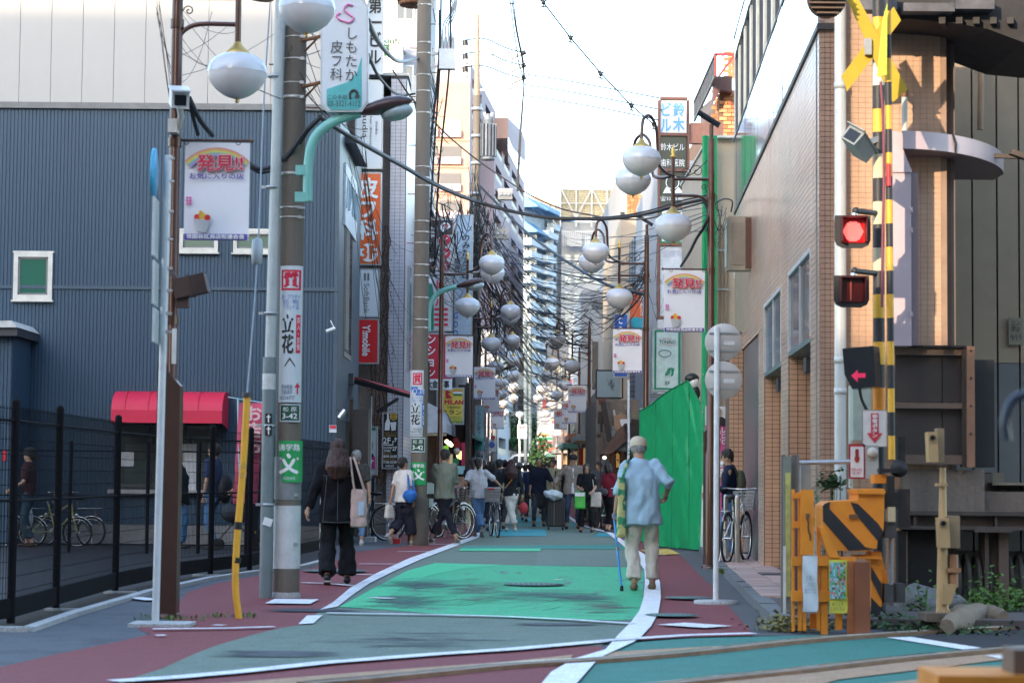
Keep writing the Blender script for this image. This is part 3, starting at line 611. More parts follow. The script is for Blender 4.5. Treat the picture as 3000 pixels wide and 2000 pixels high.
storeys('glassy_far_block','blue-grey far block filling the gap at the street end',WX(1430,380),WX(1540,380),380,400,WZ(850,380),M('blue_grey_far',(.3,.38,.46),.8),fcols=6,z0=6)
storeys('white_far_block','white far block just right of the street end',WX(1600,240),WX(1720,240),240,250,WZ(1000,240),M('far_dim_white',(.20,.21,.23),.8),fcols=5,z0=6)
WR=lambda y:2.98+.0488*(y-20.6)
tilebeige=M('beige_tile',(.48,.31,.22),.5,0,.12,3,dirt=.12,spec=.4);tilegl=M('glazed_side_tile',(.53,.37,.28),.25,0,.12,3,dirt=.12,spec=.7)
grout=M('brown_grout',(.13,.085,.065),.9)
rb=thing('tiled_station_building','beige tiled building with a mirror glass upper storey on the right','building',(4,21,0))
YN,YF=20.6,35.3;ZT=5.63
def wallpt(y,z,o=0):return Vector((WR(y)-o,y,z))
def wseg(mb,y0,y1,z0,z1,t=.25,m=0,o=0):
 a,b=WR(y0),WR(y1);mb.prism([(a-o,y0,z0),(b-o,y1,z0),(b+t,y1,z0),(a+t,y0,z0)],(0,0,z1-z0),m)
wins=[(22.75,23.95,1.25,None),(24.6,25.8,1.5,None)]
def yat(x):return(2.98-.0488*20.6)/((x-1500)/F-.0488)
b1=(yat(2378),yat(2312));b2=(yat(2291),yat(2241));door=(yat(2225),yat(2170))
def zat(x,y):d=yat(x);return WZ(y,d,x)
w1t,w1b=zat(2378,722),zat(2378,984);w2t,w2b=zat(2291,835),zat(2291,1058)
mb=MB();segs=[]
edges=[YN+.02,b1[0],b1[1],b2[0],b2[1],door[0],door[1],YF]
for i in range(7):
 if i in(1,3):wseg(mb,edges[i],edges[i+1],(w1t if i==1 else w2t),ZT)
 elif i==5:wseg(mb,edges[i],edges[i+1],zat(2200,1000),ZT)
 else:wseg(mb,edges[i],edges[i+1],0,ZT)
mb.build('wall',grout,rb)
mb=MB();N=Vector((-1,.0488,0)).normalized()
def wtiles(mb,y0,y1,z0,z1,o=.0):
 nv=max(1,round((z1-z0)/.062));nu=max(1,round((y1-y0)/.105));L0=wallpt(y1,z0,o);L1=wallpt(y0,z0,o)
 tiles(mb,L0,(L1-L0)/nu,(0,0,(z1-z0)/nv),nu,nv,0,.09,.006)
for i in range(7):
 if i in(1,3):wtiles(mb,edges[i],edges[i+1],(w1t if i==1 else w2t),ZT)
 elif i==5:wtiles(mb,edges[i],edges[i+1],zat(2200,1000),ZT)
 else:wtiles(mb,edges[i],edges[i+1],0.05,ZT)
mb.build('side_tiles',tilegl,rb,kind='stuff')
for(ya,yb),zt_,zb_ in((b1,w1t,w1b),(b2,w2t,w2b)):
 f=MB();wseg(f,ya,yb,zt_-.05,zt_,.1,0,.01);wseg(f,ya,ya+.06,zb_,zt_-.05,.1,0,.01);wseg(f,yb-.06,yb,zb_,zt_-.05,.1,0,.01);wseg(f,(ya+yb)/2-.03,(ya+yb)/2+.03,zb_,zt_-.05,.08)
 o=f.build('window',M('white_alu',(.6,.6,.6),.35,.3),rb)
 p=MB();wseg(p,ya+.06,yb-.06,zb_,zt_-.05,.02,0,-.02);p.build('pane',M('mirror_pane',(.42,.5,.56),.06,.75,.05,1),o)
 g=MB();a,b=wallpt(ya,zb_),wallpt(yb,zb_);g.prism([a,b,b+Vector((.55,0,.0)),a+Vector((.55,0,.0))],(0,0,-.05));g.build('soffit',M('green_grey_soffit',(.12,.17,.16),.5),rb)
 g=MB();g.prism([wallpt(ya,.05,-.6),wallpt(yb,.05,-.6),wallpt(yb,.05,-.7),wallpt(ya,.05,-.7)],(0,0,zb_-.06));g.build('recess_wall',grout,rb)
 g=MB();nv=round(zb_/.062);tiles(g,(WR(yb)+.01,yb-.01,.05),(.098,0,0),(0,0,(zb_-.06)/nv),6,nv,0,.09);MB().box(WR(yb)+.005,WR(yb)+.62,yb-.008,yb+.05,.05,zb_-.02).build('jamb_wall',grout,rb);g.build('jamb_tiles',M('orange_tile',(.60,.35,.22),.5,0,.12,3),rb,kind='stuff')
 m_=(ya+yb)/2;MB().cbox(tuple(wallpt(m_,zb_-.22,-.12)),.12,.2,.16).build('downlight',darkgrey,rb)
ya,yb=door;g=MB();a=zat(2200,1000)
pts=[wallpt(ya,0,-.02),wallpt(yb,0,-.02)]+[wallpt(yb+(ya-yb)*(.5-.5*math.cos(t)),a-.75+.7*math.sin(t),-.02)for t in[math.pi*k/10 for k in range(11)]]
g.prism([p+Vector((.1,0,0))for p in pts],(.05,0,0));g.build('arched_door',M('tan_door',(.68,.45,.27),.4),rb)
g=MB();wseg(g,ya,yb,0,a,.02,0,-.25);g.build('doorway_back',M('steel_door',(.20,.18,.175),.35,.4),rb)
MB().box(3.40,3.62,33.30,33.9,0,3.55).build('far_pier',grout,rb);g=MB();tiles(g,(3.40,33.295,0),(.073,0,0),(0,0,.073),3,48,0,.1);g.build('far_pier_tiles',M('orange_tile',None),rb,kind='stuff')
X0=WR(YN);mb=MB();XR=WX(2790,YN)
MB().box(X0+.004,XR,YN+.006,YN+.3,0,5.95).build('front_wall',grout,rb)
mb=MB();tiles(mb,(X0,YN+.005,0),(.0515,0,0),(0,0,.0515),int((WX(2470,YN)-X0)/.0515),115,0,.1,.007);mb.build('front_tiles',M('pink_beige_tile',(.45,.285,.205),.45,0,.12,4,dirt=.1),rb,kind='stuff')
xa=WX(2470,YN);mb=MB();tiles(mb,(xa,YN-.15,0),(.066,0,0),(0,0,.0515),int((WX(2768,YN)-xa)/.066),115,0,.05,.004)
MB().box(xa-.002,WX(2768,YN),YN-.149,YN+.0,0,5.93).build('pier_wall',M('pale_grout',(.30,.2,.14),.9),rb)
mb.build('pier_tiles',M('warm_beige_tile',(.50,.315,.205),.5,0,.1,4,dirt=.15),rb,kind='stuff')
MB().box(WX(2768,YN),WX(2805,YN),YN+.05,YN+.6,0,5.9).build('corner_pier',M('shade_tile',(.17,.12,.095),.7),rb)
mb=MB();xs=[WX(v,23.2)for v in(2790,2852,2925,2990,3060,3140)]
for k in range(5):
 m=MB().box(xs[k]+.01,xs[k+1]-.01,23.2,23.24,WZ(1050,23.2),6.6);m.build('cladding_panel',M('khaki_cladding',(.34,.255,.165),.6,0,.1,2,dirt=.15),rb)
 m=MB().box(xs[k]+.01,xs[k+1]-.01,23.2,23.24,.5,WZ(1052,23.2));m.build('lower_panel',M('grey_cladding',(.15,.15,.14),.6,0,.1,2,dirt=.2),rb)
MB().box(xs[0]-.3,xs[5]+4,23.26,23.6,0,9).build('backing_wall',M('dim_backing',(.08,.07,.06),.8),rb)
m=MB();pbox(m,2955,930,2998,1010,23.15,.02);o=m.build('notice_board',M('dim_board',(.24,.21,.14),.7),rb);text(o,'立入\n禁止',(2963,938,2990,970),23.15,ink,.01);text(o,'↑↑↑',(2961,978,2993,1000),23.15,ink,.01)
mb=MB();wseg(mb,YN-.05,YF,ZT,ZT+.06,.3,0,.03);mb.build('cornice',M('dark_cornice',(.05,.045,.045),.5),rb)
ZG=8.62
mb=MB();wseg(mb,YN,YF+.2,ZT+.06,6.9,.2,0,-.05);wseg(mb,YN,YF+.2,8.3,ZG,.3,0,-.01);mb.build('upper_wall',M('pale_spandrel',(.50,.52,.54),.4),rb)
mb=MB();wseg(mb,YN,YF+.2,6.9,8.3,.1,0,-.14);mb.build('recessed_glazing',M('sky_tinted_glazing',(.66,.71,.75),.3,.0,.06,1),rb)  # pale blue base colour stands in for the sky's reflection
mb=MB();wseg(mb,YN,YF+.2,8.28,8.3,.42,0,-.0);mb.build('soffit',M('dark_soffit',(.07,.055,.045),.6),rb)
mir=M('mirror_glass',(.58,.64,.68),.06,.8,.05,.8);pier=M('cream_pier',(.78,.66,.50),.5);seam=M('panel_seam',(.10,.10,.11),.5)
npn=20;stepy=(YF-YN)/npn
for k in range(npn):
 ya=YN+k*stepy;yb=ya+stepy;t=rnd.uniform(-.003,.003)
 m=MB();wseg(m,ya+.012,yb-.012,ZT+.07,6.88,.02,0,.02+t);m.build('glass_panel',mir,rb)
 m=MB();wseg(m,ya+.012,yb-.012,8.31,ZG,.02,0,.02-t);m.build('parapet_panel',mir,rb)
 if k%2==0:m=MB();wseg(m,yb-.34,yb-.02,6.91,8.27,.15,0,.0);m.build('pier',pier,rb)
 if k%2==1:m=MB();wseg(m,yb-.06,yb-.0,6.91,8.27,.1,0,.0);m.build('mullion',seam,rb)
m=MB();wseg(m,YN,YF+.2,6.88,6.91,.1,0,.03);wseg(m,YN,YF+.2,ZG,ZG+.02,.3,0,.03);m.build('seam_strip',seam,rb,kind='stuff')
MB().prism([wallpt(YF+.2,4.6),wallpt(YF+.2,ZG),wallpt(YF+.2,ZG)+Vector((6,0,0)),wallpt(YF+.2,4.6)+Vector((6,0,0))],(0,.1,0)).build('end_wall',offwhite,rb)
def rblock(name,label,x0,x1,d,ytop,ybot,mt,dep=8,cat='building',**k):
 """building block whose camera-facing front fills these photo columns"""
 o=thing(name,label,cat,(WX((x0+x1)/2,d),d,0));z0=max(0,WZ(ybot,d))if ybot else 0
 MB().box(WX(x0,d),WX(x1,d),d,d+dep,z0,WZ(ytop,d,x0)).build('wall',mt,o);return o
creamw=M('cream_stucco',(.50,.41,.31),.75,0,.06,2,dirt=.12);whitew=M('white_stucco',(.46,.47,.49),.75,0,.05,2,dirt=.15)
cb=rblock('cream_building','cream stucco building with wall conduits beyond the mirrored building',2075,2480,37.2,397,0,creamw,6)
MB().box(WX(2070,37.2),WX(2480,37.2),37.05,43.3,WZ(402,37.2),WZ(395,37.2)).build('coping',offwhite,cb)
for x in(2108,2118,2128):
 MB().tube([(WX(x,37),37.1,z)for z in(0,3,WZ(650,37))],.022,6).build('conduit',M('tan_pipe',(.3,.2,.13),.5),cb)
for yy in(730,845):m=MB();pbox(m,2100,yy,2138,yy+5,37.05,.05);m.build('pipe_clamp',steel,cb)
ob=thing('brick_building','orange brick building with a dark roof railing above the cream one','building',(WX(2120,52),52,0));D=52.
MB().box(WX(2105,D),WX(2400,D),D+.05,D+10,3,WZ(270,D)).build('wall',M('brick_joint',(.2,.12,.08),.9),ob)
bm=[M('orange_brick_%d'%i,c,.8,0,.15,5)for i,c in enumerate(((.52,.22,.09),(.42,.15,.06),(.60,.29,.13)))]
bms=[MB().box(0,.19,-.03,0,0,.085).mesh('brick',m)for m in bm]
cnt=0
for j in range(30):
 for i in range(-1,3):
  x=WX(2105,D)+i*.205+(j%2)*.1;z=WZ(394,D)+j*.1
  if x<WX(2105,D)-.02 or z>WZ(272,D):continue
  o=mobj('brick',rnd.choice(bms),ob);o.location=Vector((x,D+.04,z))-ob.location;cnt+=1
for j in range(9):
 for i in range(3):
  x=WX(2086,D)+i*.2+(j%2)*.1;z=WZ(355,D)+j*.1
  o=mobj('brick',rnd.choice(bms),ob);o.location=Vector((x,D+.4,z))-ob.location
  x=WX(2120,D)+i*.2+(j%2)*.1;z=WZ(222,D)+j*.075
  o=mobj('brick',rnd.choice(bms),ob);o.location=Vector((x,D+.2,z))-ob.location
MB().prism([P(2098,224,D-.4),P(2145,224,D-.4),P(2145,270,D-.4),P(2112,262,D-.4),P(2090,300,D-.4),P(2093,240,D-.4)],(0,.5,0)).build('eaves',M('brown_eaves',(.12,.05,.04),.6),ob)
mb=MB()
rl=[P(2096,160,50),P(2034,300,62),P(2096,224,50),P(2034,355,62)]
for t in range(15):
 a=rl[0].lerp(rl[1],t/14);b=rl[2].lerp(rl[3],t/14);mb.beam(a,b,.03,.03)
mb.beam(rl[0],rl[1],.06,.06);mb.beam(rl[2],rl[3],.06,.06)
mb.build('roof_railing',M('dark_railing',(.05,.045,.05),.5),ob)
mb=MB();mb.prism([rl[0],rl[1],rl[3],rl[2]],(.02,0,0));mb.build('mesh_infill',M('dark_mesh_infill',(.045,.045,.055),.6),ob)
mb=MB();a,b=P(2096,160,50),P(2150,160,50);mb.beam(a,b,.06,.06);mb.beam(P(2096,224,50),P(2096,160,50),.06,.06);mb.beam(P(2118,160,50),P(2118,200,50),.03,.03);mb.beam(P(2106,224,50),P(2150,165,50),.05,.05)
mb.build('red_rail',M('red_rail_paint',(.25,.03,.03),.5),ob)
MB().prism([P(2052,318,58),P(2085,290,54),P(2085,400,54),P(2052,400,58)],(.05,0,0)).build('side_cladding',M('brown_ribbed',(.16,.11,.10),.6),ob)
MB().prism([P(2020,640,49),P(2072,400,49),P(2072,780,49),P(2020,780,49)],(0,.1,0)).build('stair_roof',M('grey_brown_slats',(.09,.07,.07),.6),ob)
gs=M('green_tarpaulin',(.003,.29,.10),.55,0,.06,1.5);D=37.3
gt=thing('green_sheet','large bright green construction sheet hung beside the footway on the right','tarpaulin',(WX(1980,D),D,0))
L0,L1=P(1873,1203,39.6),P(2055,1120,36.9);B0,B1=P(1873,1583,39.6),P(2057,1611,36.9)
def shf(u,v):
 x=L0.x+(L1.x-L0.x)*u;y=L0.y+(L1.y-L0.y)*u
 px=1873+184*u;ty=1203+5*math.sin(u*9)*(1-u)+(1113-1203)*min(u/.79,1)+max(0,(u-.79)/.21)*68;by=1583+28*min(1,u*1.6)
 z0=max(.03,WZ(by,y,px));z1=WZ(ty,y,px);z=z0+(z1-z0)*v
 f=.045*math.sin(9*u+2.2*v+1.5*math.sin(3*v))+.03*math.sin(23*u-5*v)*(1-v)+.06*noise.noise(Vector((u*3-v*1.8,v*1.6+u,1)))
 f+=.02*math.exp(-((u-.35-.25*(1-v))/.05)**2)+.018*math.exp(-((u-.72-.1*(1-v))/.04)**2)+.055*noise.noise(Vector((u*8+v*6,v*2.5,4)))+.02*noise.noise(Vector((u*20-v*14,v*7,9)))
 return Vector((x,y-f*1.5-.1*math.sin(math.pi*u),z))
MB().grid(shf,90,50).build('sheet',gs,gt)
for u in(.27,.54,.81):MB().tube([shf(u,v/30)+Vector((0,-.006,0))for v in range(31)],.007,4).build('seam',M('green_seam',(.002,.20,.07),.6),gt)
MB().tube([shf(u/40,1)+Vector((0,-.01,0))for u in range(41)],.012,5).build('hem',M('green_seam',None),gt)
mb=MB()
def stf(u,v):
 z=.03+(WZ(397,36.85,2075)-.03)*v;return Vector((WX(2054,36.85)+(WX(2099,36.85)-WX(2054,36.85))*u,36.85-.02*math.sin(7*v*6+u*3)-.015*math.sin(u*12),z))
MB().grid(stf,10,80).build('strip',gs,gt)
for v in(.14,.25,.33,.42,.55):MB().ball(stf(.1,v)+Vector((0,-.02,0)),.012,n=6).build('eyelet',chrome,gt)
MB().tube([P(2056,1620,36.7),P(2062,1420,36.7)],.03,8).build('prop',M('pale_green_pole',(.5,.6,.5),.5),gt)
fence_b=MB();pbox(fence_b,2058,1450,2098,1530,36.8,.03)
w1=rblock('white_shop_building','white building behind the pizzeria sign',1925,2090,50.5,470,0,whitew,9)
a=MB();pbox(a,1875,1195,2010,1215,50.3,.3);a.build('ledge',steel,w1)
w2=thing('glass_tiled_building','building with blue gridded glazing behind the second lamp post','building',(WX(1880,62),62,0));D=62.
MB().box(WX(1815,D),WX(2070,D),D,D+12,0,WZ(640,D)).build('wall',creamw,w2)
MB().prism([P(1850,705,D-.2),P(1923,600,D-.2),P(1923,830,D-.2),P(1842,830,D-.2)],(0,.15,0)).build('glass_screen',M('pale_blue_glazing',(.38,.5,.62),.2,.2),w2)
mb=MB()
for k in range(12):x=1845+k*7;mb.beam(P(x,max(603,705-(x-1850)*1.44),D-.23),P(x,830,D-.23),.02,.02)
for k in range(14):y=620+k*15;mb.beam(P(max(1845,1850+(705-y)/1.44),y,D-.23),P(1923,y,D-.23),.02,.02)
mb.build('glazing_bars',M('dark_bars',(.08,.1,.13),.5),w2)
MB().box(WX(1842,D),WX(2020,D),D-.25,D,WZ(1400,D),WZ(1080,D)).build('grid_wall',M('grey_blue_wall',(.32,.36,.42),.5),w2)
mb=MB()
for k in range(14):mb.beam(P(1848+k*7,1085,D-.3),P(1848+k*7,1340,D-.3),.02,.02)
for k in range(18):mb.beam(P(1845,1090+k*14,D-.3),P(1940,1090+k*14,D-.3),.02,.02)
mb.build('grid_lines',M('dark_bars',None),w2)
w3=rblock('tall_white_building','tall white building with a brick pier standing left of the blue gridded glazing',1815,1890,78,480,0,whitew,20)
for j in range(8):
 for i in range(4):
  o=mobj('brick',bms[rnd.choice((0,1,1))],w3);o.location=P(1836+i*11,628-j*7.6,77.95)-w3.location;o.scale=(.65,1,.95)
m=MB();pbox(m,1840,628,1878,1000,77.97,.02);pbox(m,1818,620,1830,660,77.95,.05,1);m.build('pilaster',[creamw,ink],w3)
w4=rblock('white_curved_building','white building with a dark window strip behind the map board',1700,1822,92,850,0,whitew,20)
m=MB();pbox(m,1768,900,1792,1200,91.9,.05);m.build('window',darkglass,w4);m=MB();pbox(m,1735,885,1800,905,91.9,.1);m.build('balcony_rail',darkgrey,w4)
m=MB();pbox(m,1735,1000,1752,1140,91.95,.05);m.build('window',darkglass,w4)
w5=rblock('far_white_building','white office block with a roof hoarding frame',1640,1830,250,650,0,fw_,30)
for k in range(6):
 for q in range(6):
  m=MB();pbox(m,1655+q*28,690+k*55,1672+q*28,720+k*55,249.9,.1);m.build('window',glass('far_window',(.25,.32,.38),.2),w5)
bf=thing('billboard_frame','steel lattice back of a rooftop billboard with pale slats','billboard',(WX(1730,249),249,WZ(650,249)))
a,b,c,e=rectw(1642,552,1825,640,249);MB().box(a,b,249.6,249.7,c,e).build('board',M('pale_slats',(.52,.49,.38),.7),bf)
mb=MB()
for k in range(5):x=a+(b-a)*k/4;mb.beam((x,249,c-1),(x,249,e),.14,.14)
for k in range(3):z=c+(e-c)*k/2;mb.beam((a,249,z),(b,249,z),.1,.1)
for k in range(4):x=a+(b-a)*k/4;x2_=a+(b-a)*(k+1)/4;mb.beam((x,248.9,c if k%2 else e),(x2_,248.9,e if k%2 else c),.12,.12)
mb.build('lattice',M('white_steel',(.6,.6,.6),.5),bf)
mb=MB()
for k in range(16):
 z=c+(e-c)*k/16;mb.box(a,b,249.5,249.58,z,z+.06)
mb.build('slats',M('tan_slats',(.40,.36,.26),.7),bf,kind='stuff')
m=MB();
for k in range(30):m.beam(P(1650+k*6,678,248),P(1650+k*6,722,248),.05,.05)
m.beam(P(1645,678,248),P(1828,678,248),.08,.08);m.build('roof_railing',M('white_steel',None),w5)
m=MB();pbox(m,1660,685,1706,722,247,1);m.build('roof_hut',M('grey_pale',(.4,.41,.43),.7),w5)
bk=M('brown_tile_facade',(.28,.22,.18),.7)
for nm,lb,x0,x1,hh in(('sun_blocker_left','wide unseen block behind the viewer at left, added to shade the street',-120,-17.0,28),('sun_blocker_low','low unseen block behind the viewer, its gap shaped for the sun patch',-17.0,-11.0,12.3),('sun_blocker_right','tall unseen block behind the viewer at right, added to shade the road',-11.0,45,24)):  # unseen blocks added to shade the street, gapped for one sun patch
 storeys(nm,lb,x0,x1,-16,-12,hh,bk,fcols=3,z0=3,fl=5)
globe_u=M('globe_upper',(.62,.64,.70),.18,.0,.04,3,spec=.8);globe_l=M('globe_frosted',(.74,.71,.72),.28,0,.04,3,spec=.6,dirt=.08)
def globe(parent,c):
 g=MB().lathe(c,[(0,-.222),(.06,-.218),(.115,-.195),(.155,-.168),(.195,-.135),(.232,-.085),(.256,-.04),(.263,.0)],28,0).lathe(c,[(.266,0),(.266,.008),(.262,.05),(.243,.095),(.205,.135),(.15,.165),(.10,.178)],28,1)
 o=g.build('globe',[globe_l,globe_u],parent)
 MB().lathe(c,[(.118,.172),(.112,.19),(.085,.215),(.05,.245),(.03,.28),(.022,.285)],18).build('brass_cap',gold,o)
 MB().lathe(c,[(0,-.268),(.012,-.262),(.017,-.25),(.01,-.236),(.024,-.228),(.024,-.216),(.0,-.212)],10).build('finial',gold,o);return o
def lamp_proto(cab=False):
 r=thing('street_lamp','x','street lamp',(0,0,0))
 MB().tube([(0,0,0),(0,0,1.6),(0,0,1.65),(0,0,6.05)],[.078,.078,.057,.048],14).lathe((0,0,0),[(.13,0),(.13,.03),(.085,.05)],14).build('pole',brown,r)
 for z in(2.6,4.18,5.24):MB().lathe((0,0,z),[(.062,-.04),(.062,.04)],12).build('clamp',brown,r)
 MB().tube([(-.54,0,5.02),(-.54,0,5.78)],.028,8).build('rod',brown,r)
 MB().lathe((-.54,0,5.78),[(.03,0),(.045,.02),(.02,.05),(.035,.08),(.022,.12),(.008,.17),(0,.2)],10).build('rod_finial',gold,r)
 MB().tube([(0,0,5.48),(-.54,0,5.48)],.024,8).build('arm',brown,r)
 MB().tube(smooth([(0,0,5.08),(-.06,0,5.18),(-.2,0,5.24),(-.54,0,5.24)],4),.022,8).build('arm',brown,r)
 for s in(-1,1):
  p=smooth([(-.54,0,5.53),(-.66,.25*s,5.53),(-.78,.55*s,5.6),(-.80,.62*s,5.75),(-.82,.66*s,6.05),(-.86,.72*s,6.17),(-.93,.82*s,6.24),(-1.01,.93*s,6.19),(-1.04,.98*s,6.08),(-1.05,1.0*s,5.88)],5)
  MB().tube(p,.024,8).build('gooseneck',brown,r);globe(r,Vector((-1.05,s,5.60)))
 globe(r,Vector((-.54,0,4.80)))
 m=MB()
 for cx,cz,rr,sg in((-.36,5.57,.07,1),(-.2,5.59,.10,-1),(-.1,5.36,.05,1)):
  m.tube([(cx+sg*rr*(1-t/16)*math.cos(t*.6),0,cz+rr*(1-t/16)*math.sin(t*.6))for t in range(15)],.006,4)
 m.tube([(-.54,0,5.52),(-.4,0,5.5),(-.25,0,5.56),(-.05,0,5.75)],.007,4)
 m.build('scroll',black,r)
 MB().tube([(0,0,6.05),(0,0,6.26)],.03,8).build('mast',brown,r)
 MB().box(-.2,.16,-.14,.14,-.015,.015,0,Matrix.Translation((-.02,0,6.33))@Matrix.Rotation(R(32),4,'Y')).build('solar_panel',M('solar_panel',(.03,.04,.06),.15,.3),r)
 m=MB().tube([(0,0,4.2),(-.68,0,4.2)],.012,6).lathe((-.68,0,4.2),[(0,-.03),(.02,0),(0,.03)],6)
 for x in(-.1,-.56):m.tube([(x+.02*math.cos(t),0,4.18+.02*math.sin(t))for t in range(7)],.004,4)
 m.build('banner_rod',brown,r);return r
lampR=lamp_proto();LT=tree_of(lampR)
cloth=M('banner_cloth',(.80,.79,.83),.75,0,.03,3);purple_i=M('purple_ink',(.11,.06,.34),.7);red_i=M('crimson_ink',(.62,.02,.06),.7);pink_i=M('pink_ink',(.75,.12,.38),.7)
rain=[M('rainbow_%d'%i,c,.7)for i,c in enumerate(((.72,.28,.25),(.75,.50,.12),(.70,.66,.2),(.30,.52,.38),(.28,.36,.62),(.40,.25,.52)))]
def banner_proto():
 r=thing('banner','x','banner',(0,0,0));W,H=.575,.87
 rp=lambda x,z:.012*math.sin(x*9+z*2)*(1-z/H*.6)+.006*math.sin(z*14)
 MB().grid(lambda u,v:Vector((W*u,.004+rp(W*u,H*v)*.5,-H+H*v)),14,20).build('cloth',cloth,r)
 e=-.016;zz=lambda y:-H*y
 m=MB()
 for k in range(6):
  r0,r1=.40-k*.014,.40-k*.014-.014;cx,cz=W/2,-.445;n=22;a0,a1=R(44),R(136)
  q=[Vector((cx+rr*math.cos(a0+(a1-a0)*i/n),e,cz+rr*math.sin(a0+(a1-a0)*i/n)))for i in range(n+1)for rr in(r0,r1)]
  m.add(q,[(2*i,2*i+1,2*i+3,2*i+2)for i in range(n)],k)
 m.build('rainbow',rain,r)
 for s_,b,mt,ee in(('発見!!',.085,red_i,-.020),('発見!!',.06,wt,-.0245),('発見!!',.026,red_i,-.029)):
  m=MB();put_text(m,s_,(.115,ee,zz(.29)),(.40,0,0),(0,0,.14),0,b);m.build('headline',mt,r)
 m=MB();put_text(m,'お気に入りの店',(.045,-.02,zz(.375)),(.48,0,0),(0,0,.052),0,.02);m.build('subtitle',purple_i,r)
 m=MB().box(.008,.565,-.018,-.014,zz(.995),zz(.935));m.build('band',purple_i,r)
 m=MB();put_text(m,'世田谷区商店街連合会',(.03,-.024,zz(.985)),(.51,0,0),(0,0,.04),0,.03);m.build('lettering',wt,r)
 m=MB()
 for i in range(2):
  for j in range(3):m.box(.02+i*.026,.04+i*.026,-.018,-.014,zz(.64)+j*.026,zz(.64)+j*.026+.02)
 m.build('seal',pink_i,r)
 m=MB();m.prism([(.09,-.016,zz(.78)),(.24,-.016,zz(.80)),(.20,-.016,zz(.92)),(.12,-.016,zz(.91))],(0,-.005,0));m.build('printed_basket',M('basket_print',(.45,.45,.46),.7),r)
 m=MB()
 for x,z,rr,q in((.12,.765,.028,0),(.165,.755,.034,1),(.21,.77,.028,0),(.15,.72,.02,1)):m.lathe((x,-.018,zz(z)),[(rr,0),(0,0)],12,q,Matrix.Rotation(R(90),3,'X'))
 m.build('printed_fruit',[M('fruit_red',(.6,.03,.03),.7),M('fruit_yellow',(.75,.45,.06),.7)],r)
 return r
ban=banner_proto();BT=tree_of(ban)
Rp=[(2.80,30),(2.65,42),(2.47,68),(2.60,82),(2.49,92),(2.54,106),(2.5,118)];Lp=[(-3.0,18.75),(-1.48,44.5),(-1.1,57),(-1.05,69),(-1.0,81),(-.98,92),(-.95,104),(-.95,118)]
lab=lambda side,k:{('R',0):'bronze lamp post nearest on the right, rising beside the green sheet',('R',1):'dark lamp post in front of the pizzeria sign on the right',('R',2):'lamp post left of the blank map board, third on the right',('R',3):'fourth lamp post on the right, its globes over the fishmonger sign',('R',4):'fifth lamp post on the right, behind the round fishmonger sign',('R',5):'sixth lamp post on the right, near the convenience store front',('R',6):'farthest lamp post on the right side of the street',('L',0):'bronze lamp post at far left with its large globe beside the concrete pole',('L',1):'lamp post beside the yellow restaurant sign on the left',('L',2):'lamp post just right of the banner behind the yellow restaurant sign',('L',3):'fourth lamp post on the left, beyond the second street banner',('L',4):'fifth lamp post on the left in the lamp row',('L',5):'sixth lamp post on the left in the lamp row',('L',6):'seventh lamp post on the left, small in the distance',('L',7):'farthest lamp post on the left side of the street'}[(side,k)]
for k,(x,y)in enumerate(Rp):dup(lampR,(x,y,0),R(0),lab('R',k),'street lamps with three globes',tree=LT)if k else(lampR.__setattr__('location',(x,y,0)),tag(lampR,lab('R',0),group='street lamps with three globes'))
for k,(x,y)in enumerate(Lp):dup(lampR,(x,y,0),math.pi,lab('L',k),'street lamps with three globes',tree=LT)
bl={('R',0):'street banner nearest on the right, hanging beside the green sheet',('R',1):'street banner over the blue coffee sign, its lower left corner folded',('R',2):'street banner left of the blank map board',('R',3):'street banner partly hidden behind the one by the map board',('R',4):'street banner over the round fishmonger sign',('R',5):'street banner in front of the convenience store stripes',('L',0):'large street banner on the left in front of the siding building',('L',1):'street banner above the yellow restaurant sign',('L',2):'street banner right of the yellow restaurant sign',('L',3):'small distant banner on the left above the crowd',('L',5):'tiny far banner on the left by the road signs'}
first=True
for k,(x,y)in list(enumerate(Rp))[:6]:
 if first:ban.location=(x-.66,y,4.18);tag(ban,bl[('R',k)],group='street banners');first=False
 else:dup(ban,(x-.66,y,4.18),None,bl[('R',k)],'street banners',tree=BT)
for k,(x,y)in enumerate(Lp):
 if('L',k)in bl:dup(ban,(x+.09,y,4.18),None,bl[('L',k)],'street banners',tree=BT)
cx,cy=Lp[0]
m=MB().prism([(cx-.10,cy-.1,0),(cx+.1,cy-.1,0),(cx+.1,cy-.1,2.02),(cx-.10,cy-.1,2.25)],(0,.2,0)).build('meter_cabinet',M('brown_cabinet',(.06,.025,.017),.4,.2,dirt=.1),label='tall brown steel cabinet wrapped round the foot of the left lamp post',cat='cabinet')
c=P(524,285,18.5);o=thing('security_camera','white boxed security camera on the left lamp post above the banner','security camera',c)
m=MB();m.box(-.075,.075,-.28,.2,-.075,.075,0,Matrix.Translation(c)@Matrix.Rotation(R(12),4,'Z')@Matrix.Rotation(R(14),4,'X'));m.box(-.085,.085,-.33,.22,.07,.085,0,Matrix.Translation(c)@Matrix.Rotation(R(12),4,'Z')@Matrix.Rotation(R(14),4,'X'));m.build('housing',white,o)
MB().box(-.05,.05,-.292,-.28,-.05,.04,0,Matrix.Translation(c)@Matrix.Rotation(R(12),4,'Z')@Matrix.Rotation(R(14),4,'X')).build('lens_window',M('lens_black',(.01,.01,.012),.1),o)
MB().tube([c+Vector((0,.05,-.07)),c+Vector((.02,.03,-.16)),c+Vector((-.02,.15,-.24)),c+Vector((-.07,.2,-.26))],.03,8).box(c.x-.1,c.x-.02,c.y+.05,c.y+.2,c.z-.3,c.z-.18).build('bracket',offwhite,o)
